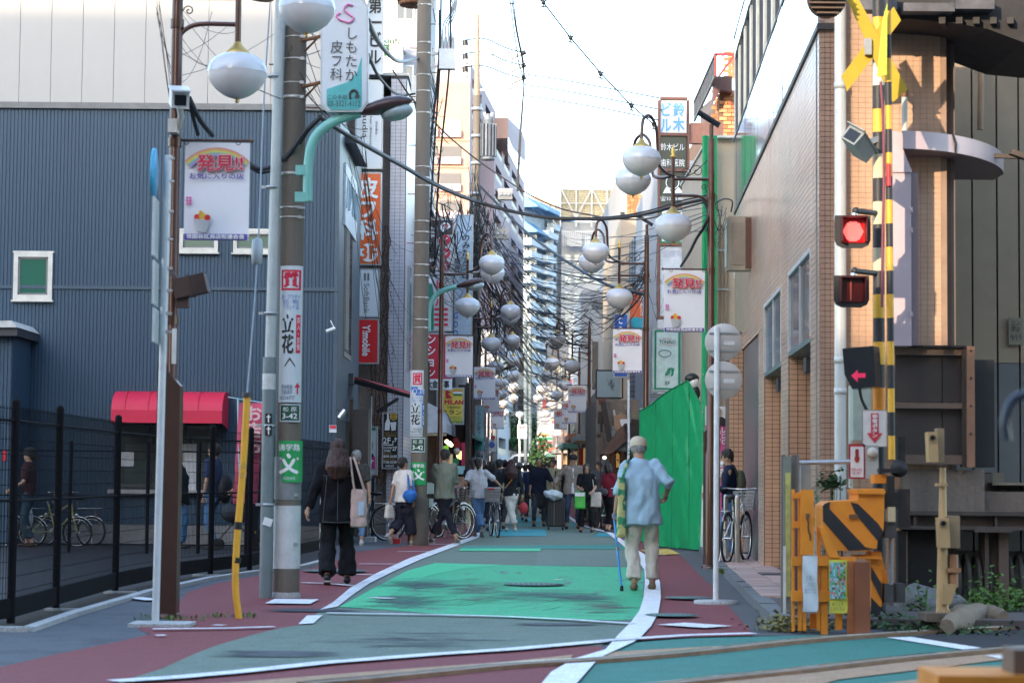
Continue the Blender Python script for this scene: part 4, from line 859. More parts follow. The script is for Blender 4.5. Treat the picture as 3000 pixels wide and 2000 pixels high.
c=P(560,838,18.6);o=thing('floodlight','brown rectangular floodlight tilted on the left lamp post below the banner','floodlight',c);mt=Matrix.Translation(c)@Matrix.Rotation(R(-14),4,'Y')
m=MB();m.box(-.15,.14,-.08,.1,-.085,.085,0,mt);m.box(-.01,.01,-.087,.105,-.095,.095,0,mt);m.build('housing',M('dark_brown_metal',(.05,.025,.02),.5),o)
MB().tube([c+Vector((-.13,.02,.05)),c+Vector((-.19,.05,.14))],.02,6).box(c.x-.13,c.x-.02,c.y-.03,c.y+.06,c.z-.19,c.z-.10).build('bracket',M('dark_brown_metal',None),o)
m=MB();pbox(m,503,962,516,1065,18.55,.02);m.build('pole_plate',offwhite,label='slim pale plate strapped to the brown lamp post',cat='plate')
conc=M('pole_concrete',(.165,.14,.115),.85,0,.22,3,bump=.3,dirt=.45,streak=True);band=M('steel_band',(.45,.42,.38),.45,.5,.25,14,dirt=.3)
def util(px,py,r0,r1,H,label,bands):
 g=G(px,py);o=thing('utility_pole',label,'utility pole',g)
 MB().tube([g,g+Vector((0,0,H))],[r0,r1],24).build('shaft',conc,o)
 for z,h in bands:
  r=r0+(r1-r0)*z/H+.004;MB().lathe(g+Vector((0,0,z)),[(r-.004,-h),(r,-h),(r,h),(r-.004,h)],20).build('band',band,o)
  m=MB();m.cbox((g.x+r*.7,g.y-r*.72,g.z+z),.04,.03,.03);m.build('bolt',steel,o)
 m=MB()
 for k in range(int(H/.45)):
  z=1.9+k*.45
  if z<H-.3 and z>5:s_=1 if k%2 else-1;m.tube([g+Vector((s_*r1*.9,-.02,z)),g+Vector((s_*(r1+.14),-.02,z))],.009,5)
 m.build('climbing_steps',rust,o,kind='stuff');return o,g
u1,g1=util(838,1750,.135,.118,10,'thick concrete utility pole at left with white and green plates',[(4.0,.012),(5.15,.02),(5.3,.008),(5.55,.01),(5.78,.008),(5.9,.02),(6.05,.01),(4.35,.02),(3.9,.01),(6.0,.015),(6.5,.01),(6.8,.012),(1.05,.012),(.55,.012)])
for z,h,mt in((.62,.32,M('white_wrap',(.6,.6,.6),.7,dirt=.3)),(1.22,.22,grey)):
 MB().lathe(g1+Vector((0,0,z)),[(.139,-h),(.139,h)],24).build('wrap',mt,u1)
MB().lathe(g1,[(.15,0),(.15,.02),(.138,.06)],20).build('foot',kerbm,u1)
pg=G(778,1752);pi=thing('conduit_pipe','pale steel conduit pipe strapped to the left face of the thick concrete pole','pipe',pg)
MB().tube([pg,pg+Vector((0,0,2.45))],.066,14).build('lower_pipe',M('grey_paint_pipe',(.17,.21,.22),.5,.1,.12,5,dirt=.3),pi)
MB().tube([pg+Vector((.01,0,2.45)),pg+Vector((.10,0,9.5))],.056,14).build('upper_pipe',M('pale_pipe',(.42,.46,.46),.5,.1,.08,4,dirt=.2),pi)
MB().lathe(pg+Vector((0,0,2.2)),[(.068,-.08),(.068,.08)],14).build('tape',M('white_wrap',None),pi)
for z in(.95,1.75,2.9,4.2,5.35,7.1):
 MB().lathe(pg+Vector((.01,0,z)),[(.069,-.014),(.072,-.014),(.072,.014),(.069,.014)],14).cbox((pg.x-.09,pg.y,pg.z+z),.05,.02,.028).build('strap',steel,pi)
u2,g2=util(1225,1597,.15,.125,11.5,'second concrete pole, behind the woman with the blue bag',[(z,.012)for z in(9.9,9.2,9.0,6.9,6.7,6.55,5.9,5.7,5.5,5.1,4.9,4.5,4.1,3.95,8.6,8.3,7.9)])
MB().lathe(g2,[(.19,0),(.19,.85),(.155,.86)],20).build('foot_sleeve',M('dark_sleeve',(.09,.075,.06),.85,dirt=.5),u2)
g=P(1385,1500,62);g.z=0;u3=thing('utility_pole','far utility pole with the transformer and a tapered spike top','utility pole',g)
MB().tube([g,g+Vector((0,0,12.4))],[.17,.11],16).build('shaft',conc,u3);MB().lathe(g+Vector((0,0,12.4)),[(.10,0),(.06,2.2),(.055,2.4),(0,2.42)],12).build('spike',M('tan_spike',(.36,.24,.16),.5,.3),u3)
for z in(12,11.2,10.4,9.5,9.2,8.6,8.1):MB().lathe(g+Vector((0,0,z)),[(.15,-.05),(.16,-.05),(.16,.05),(.15,.05)],14).build('band',steel,u3)
def q3(x,y,d=62):return P(x,y,d)
m=MB()
for a,b in((q3(1392,158),q3(1492,155)),(q3(1492,155),q3(1497,262)),(q3(1497,262),q3(1392,265))):m.beam(a,b,.07,.07)
m.build('cross_frame',steel,u3)
ins=M('insulator_white',(.6,.58,.55),.25);
for yy in(170,207,243):
 o=MB().tube([q3(1497,yy),q3(1528,yy-12)],[.07,.05],8).build('insulator',ins,u3);MB().tube([q3(1528,yy-12),q3(1540,yy-17)],.07,6).build('insulator_end',black,o)
for yy in(118,158,196):
 o=MB().tube([q3(1362,yy),q3(1364,yy+16)],.085,8).build('insulator',black,u3);MB().tube([q3(1364,yy+16),q3(1366,yy+30)],.07,8).build('insulator_end',ins,u3)
tr=thing('transformer','grey ribbed pole transformer high on the far utility pole','transformer',q3(1428,460))
c=q3(1430,415);MB().lathe((c.x,c.y,0),[(.01,WZ(470,62)),(.2,WZ(470,62)),(.2,WZ(462,62)),(.155,WZ(460,62)),(.155,WZ(355,62)),(.17,WZ(352,62)),(.1,WZ(335,62))],16).build('tank',M('transformer_grey',(.16,.18,.21),.5,.2),tr)
for k in range(14):
 a=k*math.pi*2/14;MB().box(.15,.25,-.012,.012,WZ(460,62),WZ(365,62),0,Matrix.Translation((c.x,c.y,0))@Matrix.Rotation(a,4,'Z')).build('fin',M('transformer_grey',None),tr)
for k in(-1,1):MB().tube([(c.x+k*.08,c.y-.05,WZ(345,62)),(c.x+k*.12,c.y-.1,WZ(332,62))],.045,8).build('bushing',ins,tr)
for px,py in((1480,570),(1470,685)):
 o=thing('switch_box','pole mounted switch box with three white sockets, '+('upper' if py<600 else 'lower'),'switch box',q3(px,py));c=q3(px,py)
 MB().cbox(tuple(c),.42,.3,.32).build('housing',M('cream_box',(.5,.45,.38),.5),o)
 for k in(-1,0,1):MB().lathe((c.x+k*.11,c.y-.16,c.z-.02),[(.05,0),(.03,.03),(0,.03)],10,0,Matrix.Rotation(R(90),3,'X')).build('socket',ins,o)
c=P(1310,175,40);jb=thing('junction_box','white cable junction box bristling with grey leads beside the second concrete pole','junction box',c)
MB().cbox(tuple(c),.30,.2,.38).build('box',white,jb)
for k in range(4):
 x=c.x-.1+k*.07;MB().tube([(x,c.y-.05,c.z+.19),(x,c.y-.05,c.z+.42)],[.04,.03],8).build('sleeve',M('pale_sleeve',(.42,.43,.46),.5),jb)
MB().beam(P(1240,158,40),P(1290,158,40),.05,.06).beam(P(1240,195,40),P(1290,195,40),.04,.04).build('bracket',steel,jb)
c=P(1222,262,39.4);MB().cbox(tuple(c),.21,.12,.5).build('cable_box',white,label='slim white box on the face of the second concrete pole',cat='cable box')
c=P(1215,8,39.5);MB().lathe(c,[(.0,-.05),(.28,-.06),(.3,.0),(.14,.12),(.13,.14)],24).build('pole_collar',rust,label='rusty round collar at the top of the second concrete pole',cat='collar')
tealp=M('mint_arm_paint',(.20,.50,.44),.4,0,.06,3);lampg=M('brown_luminaire',(.09,.05,.05),.3,.2,.08,4)
def armlight(pts,hx,d,label,k=1.0,rz=0):
 q=[P(x,y,d)for x,y in pts];o=thing('arm_light',label,'street light',q[0]);MB().tube(smooth(q,6),.052*k,10).build('arm',tealp,o)
 for p in(q[0].lerp(q[1],.1),q[0].lerp(q[1],.75)):MB().cbox((p.x-.06*k,p.y,p.z),.14*k,.09,.10*k).build('clamp',tealp,o)
 a,b=P(*hx[0],d),P(*hx[1],d);dr=b-a;u=Vector((-dr.z,0,dr.x)).normalized()
 prof=[(0,.045),(.12,.075),(.35,.12),(.6,.135),(.8,.11),(.95,.05),(1,.01)]
 m=MB()
 def hf(uu,vv):
  i=uu*6;j=min(int(i),5);f=i-j;r=(prof[j][1]*(1-f)+prof[j+1][1]*f)*k;t=prof[j][0]*(1-f)+prof[j+1][0]*f;an=vv*2*math.pi
  return a+dr*t+u*(r*.62*math.sin(an)+.02)+Vector((0,1,0))*(r*1.25*math.cos(an))
 m.grid(hf,18,20);m.build('housing',lampg,o)
 c=a+dr*.68-u*.07*k;MB().ball(c,.17*k,.13*k,.085*k,16,M=Matrix.Rotation(-math.atan2(dr.z,dr.x),3,'Y')).build('lens',M('prismatic_lens',(.35,.42,.42),.12,0,.1,30,spec=.9),o);return o
armlight([(902,590),(905,470),(925,400),(980,355),(1055,330)],((1050,335),(1210,298)),21.6,'large mint green curved arm with brown lamp head on the thick concrete pole')
armlight([(1255,970),(1258,900),(1280,862),(1315,845),(1340,840)],((1338,842),(1418,823)),43,'smaller mint green curved arm lamp beside the green bottle sign',1.0)
armlight([(1448,1098),(1462,1090),(1474,1083)],((1472,1084),(1515,1070)),80,'distant mint green arm lamp over the left lamp row',1.0)
armlight([(1425,1187),(1440,1180),(1450,1175)],((1449,1176),(1475,1168)),120,'farthest mint green arm lamp just above the balcony house',1.0)
pw_=M('white_pole_paint',(.56,.60,.62),.4,.1,.06,6,dirt=.3);c=G(455,1832)
sp=thing('sign_pole','white steel sign pole with two edge-on traffic signs and a plate at far left','sign pole',c)
MB().tube([c,Vector((c.x+.035,c.y,WZ(455,c.y,470)))],.031,14).lathe(c,[(.05,0),(.045,.03)],12).build('pole',pw_,sp)
MB().cbox((c.x+.06,c.y-.02,.015),.50,.40,.03).build('concrete_base',kerbm,sp)
a=Matrix.Translation(P(452,508,c.y-.05))@Matrix.Rotation(R(93),4,'Z');m=MB();m.lathe((0,0,0),[(0,-.012),(.21,-.012),(.21,.012),(0,.012)],32,0);m.v=[tuple(a@(Matrix.Rotation(R(90),4,'X')@Vector(v)))for v in m.v];m.build('round_sign',M('blue_sign_face',(.06,.38,.62),.4),sp)
for y0,y1,yo in((582,755,0),(768,895,.02),(905,1005,.02)):
 a=Matrix.Translation(P(455,(y0+y1)/2,c.y-.05))@Matrix.Rotation(R(94),4,'Z');h=(y1-y0)*c.y/F/2
 MB().box(-.2,.2,-.008,.008,-h,h,0,a).build('side_plate',[M('pale_sign_plate',(.52,.56,.54),.5)],sp)
m=MB()
for y in(473,540,628,710,795,860,927,980):z=WZ(y,c.y);m.cbox((c.x+.05,c.y,z),.07,.05,.02)
m.build('brackets',steel,sp,kind='stuff')
def yg(x,y):return P(x,y,20)
gg=G(700,1812);yp=M('yellow_guard',(.80,.40,.035),.45,0,.06,4,dirt=.15)
yo=thing('guy_wire_guard','yellow plastic guard with black bands round the foot of a guy wire','guy wire',gg);d=gg.y
pts=[P(x,y,d)for x,y in((700,1812),(690,1720),(693,1600),(703,1480),(714,1340),(724,1160))];pts[0].z=0
MB().tube(smooth(pts,4),.031,12).build('guard',yp,yo);tp_=pts[-1]
MB().tube([tp_+Vector((0,0,-.01)),tp_+Vector((0,0,.03))],.044,12).build('guard_cap',darkgrey,yo)
for y0,y1,xx in((1528,1550,697),(1632,1648,694)):MB().tube([P(xx,y1,d),P(xx+2,y0,d)],.034,12).build('black_band',black,yo)
text(yo,'60\nUU',(703,1355,723,1400),d-.04,M('orange_brown_ink',(.35,.25,.12),.6),.0)
wq=[tp_,P(745,900,d+.4),P(755,760,d+.7),P(775,250,21.4),P(800,-120,22)]
MB().tube(wq,.008,6).build('guy_wire',M('wire_grey',(.25,.28,.31),.5,.5),yo)
MB().lathe(P(753,737,d+.7),[(0,-.13),(.045,-.11),(.055,0),(.045,.11),(0,.13)],8).build('insulator',M('insulator_grey',(.45,.48,.5),.4),yo)
bf_=M('black_fence_paint',(.008,.008,.010),.85,0,spec=.15)
fp=[(-95,1848),(31,1830),(163,1790),(337,1738),(470,1708),(616,1686),(730,1672),(855,1640),(975,1612)]
fe=thing('mesh_fence','tall black welded mesh fence in front of the blue-grey building','fence',(-4,20,0));fq=[G(*p)for p in fp]
FH=1.80
for p in fq:MB().tube([p,p+Vector((0,0,FH+.03))],.036,10).ball(p+Vector((0,0,FH+.03)),.038,n=8).build('post',bf_,fe)
for a,b in zip(fq[:-1],fq[1:]):
 m=MB();L=(b-a).length;n=int(L/.05)
 for k in range(1,n):q=a.lerp(b,k/n);m.tube([q+Vector((0,0,.12)),q+Vector((0,0,FH))],.0034,3,cap=False)
 for k in range(14):
  z=.14+k*(FH-.16)/13;m.tube([a+Vector((0,0,z)),b+Vector((0,0,z))],.0036,3,cap=False)
 m.build('mesh_panel',bf_,fe)
 for z in(.16,1.02,FH-.12):MB().tube([a+Vector((0,0,z)),b+Vector((0,0,z))],.013,6).build('rail',bf_,fe)
 MB().beam(a+Vector((0,0,.14)),b+Vector((0,0,.14)),.03,.16).build('kick_rail',bf_,fe)
fe2=thing('far_fence','lower black fence run standing in the lot before the building','fence',(-6,33,0));fq=[P(x,1600,33.5)for x in(-140,202,430,580,720)]
for p in fq:p.z=0;MB().tube([p,p+Vector((0,0,1.75))],.03,8).build('post',bf_,fe2)
for a,b in zip(fq[:-1],fq[1:]):
 for z in(.15,.9,1.6):MB().tube([a+Vector((0,0,z)),b+Vector((0,0,z))],.010,5).build('rail',bf_,fe2)
c=G(940,1660);MB().tube([c,c+Vector((0,0,1.05))],.025,8).build('steel_post',steel,label='thin steel post behind the woman in black',cat='post')
weed=M('weed_green',(.10,.17,.035),.8);
def weeds(cx,cy,w,n,h,label,z=0,dep=.4,mt=None):
 m=MB();c=G(cx,cy)
 for k in range(n):
  p=c+Vector((rnd.uniform(-w,w),rnd.uniform(-dep,dep),z));a=rnd.random()*6.28;hh=h*rnd.uniform(.3,1);t=Vector((math.cos(a)*hh*.6,math.sin(a)*hh*.6,hh));s_=Vector((-math.sin(a),math.cos(a),0))*hh*.22
  mid=p+t*.6;m.add([p,mid+s_,p+t,mid-s_],[(0,1,2,3)])
 m.build('weeds',mt or weed,label=label,cat='weeds',kind='stuff')
weeds(500,1815,.3,90,.05,'low weeds at the foot of the left lamp cabinet',dep=.3);weeds(690,1808,.2,60,.06,'weeds round the yellow guard foot',dep=.15)
weeds(2135,1690,.12,160,.08,'moss and weeds between kerb stones',.04,.3)
yel=M('crossing_yellow',(.72,.38,.03),.5,0,.1,5,dirt=.25);orng=M('crossing_orange',(.78,.26,.02),.55,0,.12,4,bump=.1,dirt=.22);creamp=M('faded_cream',(.60,.50,.32),.6,0,.1,5,dirt=.2)
blk=M('weathered_black',(.02,.021,.024),.55,0,.2,5);DX_=19.2
pp=P(2576,1400,DX_);cm=thing('crossing_mast','tall banded mast of the level crossing in cream, yellow and black','crossing mast',(pp.x,DX_,0))
def z_(y,d=DX_):return WZ(y,d,2580)
ys=[1860,1310,1215,1136,1068,1002,932,863,794,727,658,592,523,453,388,321,252,185,125,52,-20,-90]
cols=[1,3,2,3,1,3,0,3,0,3,0,3,1,3,1,0,1,3,0,3,0]
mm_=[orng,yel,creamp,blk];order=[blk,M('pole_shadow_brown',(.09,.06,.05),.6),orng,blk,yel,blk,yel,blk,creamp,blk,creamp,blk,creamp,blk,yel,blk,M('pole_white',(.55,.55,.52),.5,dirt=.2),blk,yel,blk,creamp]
for k in range(len(ys)-1):
 z0=0 if k==0 else z_(ys[k]);MB().tube([(pp.x,DX_,z0),(pp.x,DX_,z_(ys[k+1]))],.057 if k<3 else .053,18).build('painted_band',order[k],cm)
bd=18.7;bx=WX(2612,bd,1300);bo=thing('barrier_boom','raised yellow and black barrier boom standing upright in front of the banded mast','barrier',(bx,bd,1.2))
y=1345;k=0;hts=[75,68,70]
while y>-60:
 a=P(2612-(1300-y)*.0095,y,bd);b=P(2612-(1300-y+69)*.0095,y-69,bd);MB().tube([a,b],.031,12).build('painted_band',[yel,blk][k%2],bo);y-=69;k+=1
MB().tube([P(2603,480,bd-.04),P(2604,545,bd-.04)],.02,8).build('red_reflector',red,bo)
MB().tube(smooth([P(2580,240,bd-.06),P(2586,330,bd-.06),P(2590,500,bd-.05),P(2586,700,bd-.05),P(2584,900,bd-.05)],5),.012,6).build('cable',M('maroon_cable',(.18,.04,.06),.6),bo)
cb_=thing('crossbuck','yellow crossbuck boards bolted across the banded mast, seen from behind','crossing sign',P(2575,150,DX_-.1));by=M('dull_yellow_board',(.46,.30,.015),.5,0,.06,4,dirt=.12)
for pts,y_ in(([(2470,-30),(2492,-45),(2660,262),(2616,300)],.0),([(2466,222),(2482,268),(2640,60),(2618,20)],.03)):
 m=MB();ppoly(m,pts,DX_-.12+y_,.014);m.build('board',by,cb_)
m=MB();ppoly(m,[(2585,60),(2600,10),(2598,220),(2570,225)],DX_-.62,.02);m.build('edge_board',M('chartreuse_board',(.42,.50,.05),.5),cb_)
m=MB();pbox(m,2535,112,2554,160,DX_-.16,.06);m.beam(P(2550,125,DX_-.1),P(2600,122,DX_-.1),.02,.02);m.beam(P(2550,150,DX_-.1),P(2600,147,DX_-.1),.02,.02);m.build('bracket',steel,cb_)
c=P(2420,0,18.9);ho=thing('warning_lamp_back','dark louvred round lamp housing cut by the top edge above the mirrored wall','lamp',c)
m=MB()
rt=Matrix.Rotation(R(90),3,'X');m.lathe(c,[(0,-.1),(.12,-.08),(.175,.0),(.175,.06),(0,.06)],26,0,rt);m.build('housing',M('dark_bronze',(.045,.03,.022),.5),ho)
for k in range(7):
 z=c.z-.14+k*.045;w_=math.sqrt(max(0,.17**2-(z-c.z)**2));MB().box(c.x-w_,c.x+w_,c.y-.115,c.y-.06,z-.006,z+.006).build('louvre',M('light_bronze',(.13,.085,.06),.5),ho)
def signal(x0,y0,x1,y1,lit,label):
 a,b,c_,e=rectw(x0,y0,x1,y1,DX_-.35);o=thing('crossing_signal',label,'crossing light',((a+b)/2,DX_-.3,c_),'red crossing lights on the mast');w_=b-a;h=e-c_
 pts=[(a,e)]+[(a,c_+.07),(a+.02,c_+.025),(a+.07,c_),(b-.07,c_),(b-.02,c_+.025),(b,c_+.07)]+[(b,e)]
 MB().prism([(x,DX_-.33,z)for x,z in pts],(0,.03,0)).build('backboard',blk,o)
 hm=MB();hm.box(a+.05,b-.05,DX_-.47,DX_-.33,e-.03,e-.015);hm.box(a+.045,a+.055,DX_-.45,DX_-.33,c_+.05,e-.02);hm.box(b-.055,b-.045,DX_-.45,DX_-.33,c_+.05,e-.02);hm.build('hood',M('dark_red_hood',(.06,.01,.012),.35),o)
 MB().box(a+.055,b-.055,DX_-.345,DX_-.331,c_+.045,e-.03).build('red_glass',M('red_glass_lit' if lit else 'red_glass',(.42,.005,.008)if lit else(.10,.008,.010),.15,emit=.02 if lit else 0),o)
 if lit:
  cx,cz=(a+b)/2,(c_+e)/2-.0;m=MB()
  for i in range(-6,7):
   for j in range(-6,7):
    x,z=(i+.5*(j%2))*.0145,j*.0135
    if x*x+z*z<.088**2:m.ball((cx+x,DX_-.352,cz+z),.0058,n=6)
  m.build('led_cluster',M('led_red',(1,.20,.18),.4,emit=.35),o,kind='stuff')
  MB().lathe((cx,DX_-.347,cz),[(.095,0),(0,0)],24,0,rt).build('lens',M('lens_glow',(.6,.01,.02),.3,emit=.03),o)
 else:MB().tube([((a+b)/2-.01,DX_-.36,c_+.06),((a+b)/2-.01,DX_-.36,e-.03)],.012,6).build('highlight_stripe',M('pink_highlight',(.45,.10,.08),.25),o)  # pink tube added to mimic the highlight streak on the unlit glass
 q=P((x0+x1)/2+8,y0-12,DX_-.3);MB().tube([q,P(2572,y0-5,DX_)],.026,10).ball(q,.035,n=10).build('arm',blk,o);MB().ball(q+Vector((-.01,0,-.035)),.03,n=10).build('joint',chrome,o)
signal(2447,630,2552,726,True,'lit red crossing light glowing in its black housing, upper of two');signal(2444,806,2548,900,False,'unlit dark red crossing light, lower of two')
c=P(2525,1078,DX_-.3);o=thing('direction_indicator','black train direction indicator box with a red arrow pointing left','indicator',c);mt=Matrix.Translation(c)@Matrix.Rotation(R(-24),4,'Z')
m=MB();q=[(-.15,.17),(.13,.19),(.15,-.17),(-.06,-.19),(-.13,-.06)];m.prism([mt@Vector((x,-.1,z))for x,z in q],mt.to_3x3()@Vector((0,.22,0)));m.build('housing',M('glossy_black',(.012,.016,.02),.2),o)
m=MB();ar=[(-.07,-.07),(-.01,-.02),(-.01,-.05),(.06,-.05),(.06,-.09),(-.01,-.09),(-.01,-.13)];m.poly([mt@Vector((x,-.103,z))for x,z in ar]);m.build('arrow',M('arrow_red',(.7,.02,.09),.4,emit=.05),o)
MB().tube(smooth([c+Vector((-.02,0,-.18)),c+Vector((-.0,0,-.28)),c+Vector((.06,0,-.40)),c+Vector((.08,0,-.45))],4),.014,6).build('cable',black,o)
c=P(2518,428,DX_-.2);o=thing('surveillance_camera','grey wedge shaped surveillance camera on the banded mast','security camera',c);mt=Matrix.Translation(c)@Matrix.Rotation(R(38),4,'Y')@Matrix.Rotation(R(-35),4,'Z')
m=MB();m.prism([mt@Vector(v)for v in((-.08,-.2,-.07),(.08,-.2,-.07),(.09,-.2,.07),(-.09,-.2,.07))],mt.to_3x3()@Vector((0,.34,0)));m.box(-.1,.1,-.25,.16,.07,.08,0,mt);m.build('housing',M('camera_grey',(.22,.25,.25),.4,0,.08,5),o)
MB().box(-.065,.065,-.205,-.2,-.055,.05,0,mt).build('window',M('lens_black',None),o);MB().beam(c+Vector((.05,.1,.03)),P(2575,405,DX_-.02),.05,.05).build('bracket',grey,o)
dp=M('white_pvc',(.56,.58,.57),.35,0,.04,3,dirt=.12);o=thing('drain_pipe','wide white drain pipe running down the tiled corner','pipe',P(2462,1400,20.35))
MB().tube([P(2462,y,20.35)for y in(-40,800,1450,1600)],.057,16).build('pipe',dp,o)
for y in(252,640,1055,1146):c=P(2462,y,20.35);MB().lathe(c,[(.057,-.03),(.062,-.03),(.062,.03),(.057,.03)],16).build('coupling',dp,o)
MB().tube([P(2492,1130,20.2),P(2492,1440,20.2)],.02,8).build('small_pipe',M('cream_pipe',(.5,.5,.42),.5),label='thin cream pipe beside the white drain pipe',cat='pipe')
m=MB();pbox(m,2500,1131,2552,1289,19.6,.2);m.build('cabinet',M('pale_green_cabinet',(.36,.42,.36),.5,dirt=.25),label='pale green steel cabinet behind the emergency button sign',cat='cabinet')
s=panelsign(2527,1200,2599,1307,DX_-.4,M('sign_cream_white',(.68,.66,.64),.5),'white sign with a red arrow pointing down to the button',t=.02,fw=0);rs=M('sign_red',(.60,.04,.06),.5)
m=MB();ppoly(m,[(2552,1210),(2574,1210),(2574,1268),(2586,1268),(2563,1297),(2540,1268),(2552,1268)],DX_-.41,.004);m.build('arrow',rs,s);text(s,'非\n常\nボ\nタ\nン',(2555,1213,2571,1280),DX_-.41,wt,.03,eps=.01)
s=panelsign(2487,1300,2534,1402,DX_-.4,rs,'red framed instruction plate left of the round emergency button',t=.02,fw=0)
m=MB();pbox(m,2492,1308,2530,1397,DX_-.41,.005);m.build('panel',M('sign_cream_white',None),s);m=MB();c=P(2511,1343,DX_-.42);m.lathe(c,[(.022,0),(0,0)],16,0,Matrix.Diagonal((1,1,1.6))@rt);pbox(m,2506,1315,2516,1335,DX_-.418,.004);m.build('pictogram',M('dark_red_ink',(.3,.02,.02),.6),s)
text(s,'緊急の場合\n強く押す',(2496,1370,2526,1390),DX_-.412,rs,0,eps=.004)
o=thing('emergency_button','grey box with a round emergency button under the down arrow','emergency button',P(2554,1400,DX_-.4));m=MB();pbox(m,2535,1304,2574,1400,DX_-.4,.1);m.build('box',M('pale_grey_box',(.38,.40,.38),.5,dirt=.2),o);c=P(2556,1325,DX_-.42);MB().lathe(c,[(.045,-.03),(.045,.02),(.03,.035),(0,.04)],16,0,rt).build('button',M('dirty_white',(.55,.52,.46),.4),o)
o=thing('pipe_railing','grey pipe railing with tall posts at the footway end','railing',G(2330,1830));DR=18.6
MB().tube([P(2339,1355,DR),P(2490,1352,DR)],.02,8).build('top_rail',steel,o)
for x,r in((2330,.038),(2294,.02)):MB().tube([P(x,1332,DR),P(x,1850,DR)],r,10).build('post',M('brown_grey_post',(.13,.11,.10),.5),o)
m=MB();pbox(m,2346,1362,2376,1440,DR+.1,.1);m.build('grey_post_cap',M('stained_concrete',(.35,.33,.3),.8,dirt=.3),o)
m=MB();pbox(m,2297,1338,2318,1820,DR-.1,.05);m.build('edge_board',M('grey_green_board',(.18,.2,.17),.6,dirt=.3),o);m=MB();pbox(m,2302,1385,2316,1745,DR-.13,.02);m.build('yellow_poster',M('faded_yellow_poster',(.45,.42,.12),.6,0,.3,12),o)
m=MB();pbox(m,2295,1600,2303,1825,DR-.15,.02);m.build('white_strip',offwhite,o)
DF=17.4;of=thing('orange_fence','orange painted lattice fence with notices beside the barrier machine','fence',P(2420,1860,DF))
Q=lambda x,y:(2200+x/2.09,1250+y/2.09)
def ob_(name,x0,y0,x1,y1,d=DF,t=.04,mt=orng,par=of):m=MB();a,b=Q(x0,y0);c_,e=Q(x1,y1);pbox(m,a,b,c_,e,d,t);return m.build(name,mt,par)
for x0,x1,y0,y1 in((252,268,385,1245),(290,312,400,1240),(318,338,770,1245),(405,425,610,1240),(430,470,790,1275),(520,560,1100,1240)):ob_('upright',x0,y0,x1,y1,DF+.03)
for x0,x1,y0,y1 in((252,312,405,437),(252,312,578,618),(250,640,795,850),(250,640,1005,1068)):ob_('crossbar',x0,y0,x1,y1,DF)
ob_('plate',306,385,385,780,DF-.03,.03);ob_('plate',360,1140,430,1235,DF+.1,.02)
m=MB();ppoly(m,[Q(415,615),Q(450,612),Q(545,800),Q(480,800)],DF-.02,.05);m.build('brace',orng,of)
ob_('rusty_upright',592,825,636,1265,DF-.02,.05,M('orange_rust',(.36,.12,.04),.8,0,.25,6,dirt=.3));ob_('brown_post',636,830,730,1262,DF-.05,.2,M('red_brown_post',(.22,.07,.03),.6,0,.15,3,dirt=.3))
ob_('chain_hook',340,530,360,560,DF-.08,.05,rust)
m=MB()
for k in range(10):m.cbox(tuple(P(*Q(345+3*math.sin(k)+k*2,560+k*14),DF-.07)),.012,.012,.03)
m.build('chain',rust,of,kind='stuff')
def wavy(name,x0,y0,x1,y1,mt,d):
 a,b=Q(x0,y0);c_,e=Q(x1,y1)
 return MB().grid(lambda u,v:P(a+(c_-a)*u+3*math.sin(v*7)*(1-v),e+(b-e)*v,d-.012*math.sin(v*9+u*3)),6,16).build(name,mt,label=('crumpled white paper notice hanging on the orange fence' if x0<400 else 'yellow poster with a faded colour picture hanging on the orange fence'),cat='notice')
o=wavy('paper_notice',316,788,408,1130,M('paper_notice',(.58,.62,.66),.7),DF-.03)
text(o,'お願い\nこの先の\n踏切では',(2357,1685,2390,1738),DF-.05,M('blue_grey_ink',(.2,.3,.36),.7),0)
o=wavy('yellow_poster',478,812,588,1140,M('poster_yellow',(.62,.55,.06),.6),DF-.03)
m=MB();a=Q(484,828);b=Q(578,1050)
for k in range(9):
 for j in range(16):
  x=a[0]+(b[0]-a[0])*k/9;y=a[1]+(b[1]-a[1])*j/16;pbox(m,x,y,x+5.1,y+6.8,DF-.05,.003,rnd.choice((0,0,1,2,3,4)))
m.build('picture',[M('poster_teal',(.12,.42,.40),.6),M('poster_green',(.15,.35,.06),.6),M('poster_pink',(.6,.2,.25),.6),M('poster_dark',(.08,.1,.06),.6),M('poster_sky',(.35,.55,.6),.6)],o,kind='stuff')
text(o,'踏切注意\nとまれ見よ',(2434,1762,2474,1788),DF-.055,M('poster_dark',None),.0)
DB=18.6;bmh=thing('barrier_machine','orange barrier machine with black diagonal stripes and boxy head','barrier machine',P(2490,1860,DB))
body=[Q(440,500),Q(445,480),Q(480,458),Q(655,448),Q(660,385),Q(810,385),Q(818,410),Q(812,640),Q(775,700),Q(770,745),Q(700,762),Q(500,755),Q(440,640)]
m=MB();ppoly(m,body,DB-.35,.5);m.build('housing',orng,bmh)
def st(pts,d):m=MB();ppoly(m,[Q(*p)for p in pts],d,.004);m.build('black_stripe',blk,bmh)
st([(440,500),(445,482),(480,500),(700,735),(770,748),(600,757),(442,575)],DB-.356);st([(610,460),(655,470),(778,590),(812,640),(778,700),(640,530)],DB-.356)
st([(436,490),(450,470),(485,456),(480,500)],DB-.36)
m=MB();ppoly(m,[Q(650,382),Q(815,378),Q(825,395),Q(820,412),Q(655,410)],DB-.39,.55);m.build('lid',orng,bmh)
m=MB();ppoly(m,[Q(735,760),Q(800,770),Q(800,1100),Q(735,1100)],DB-.2,.3);ppoly(m,[Q(795,760),Q(850,980),Q(800,1100)],DB-.1,.2);m.build('pedestal',orng,bmh)
st([(735,850),(800,960),(800,1060),(735,930)],DB-.21);st([(735,1040),(790,1100),(800,1240),(735,1240)],DB-.22)
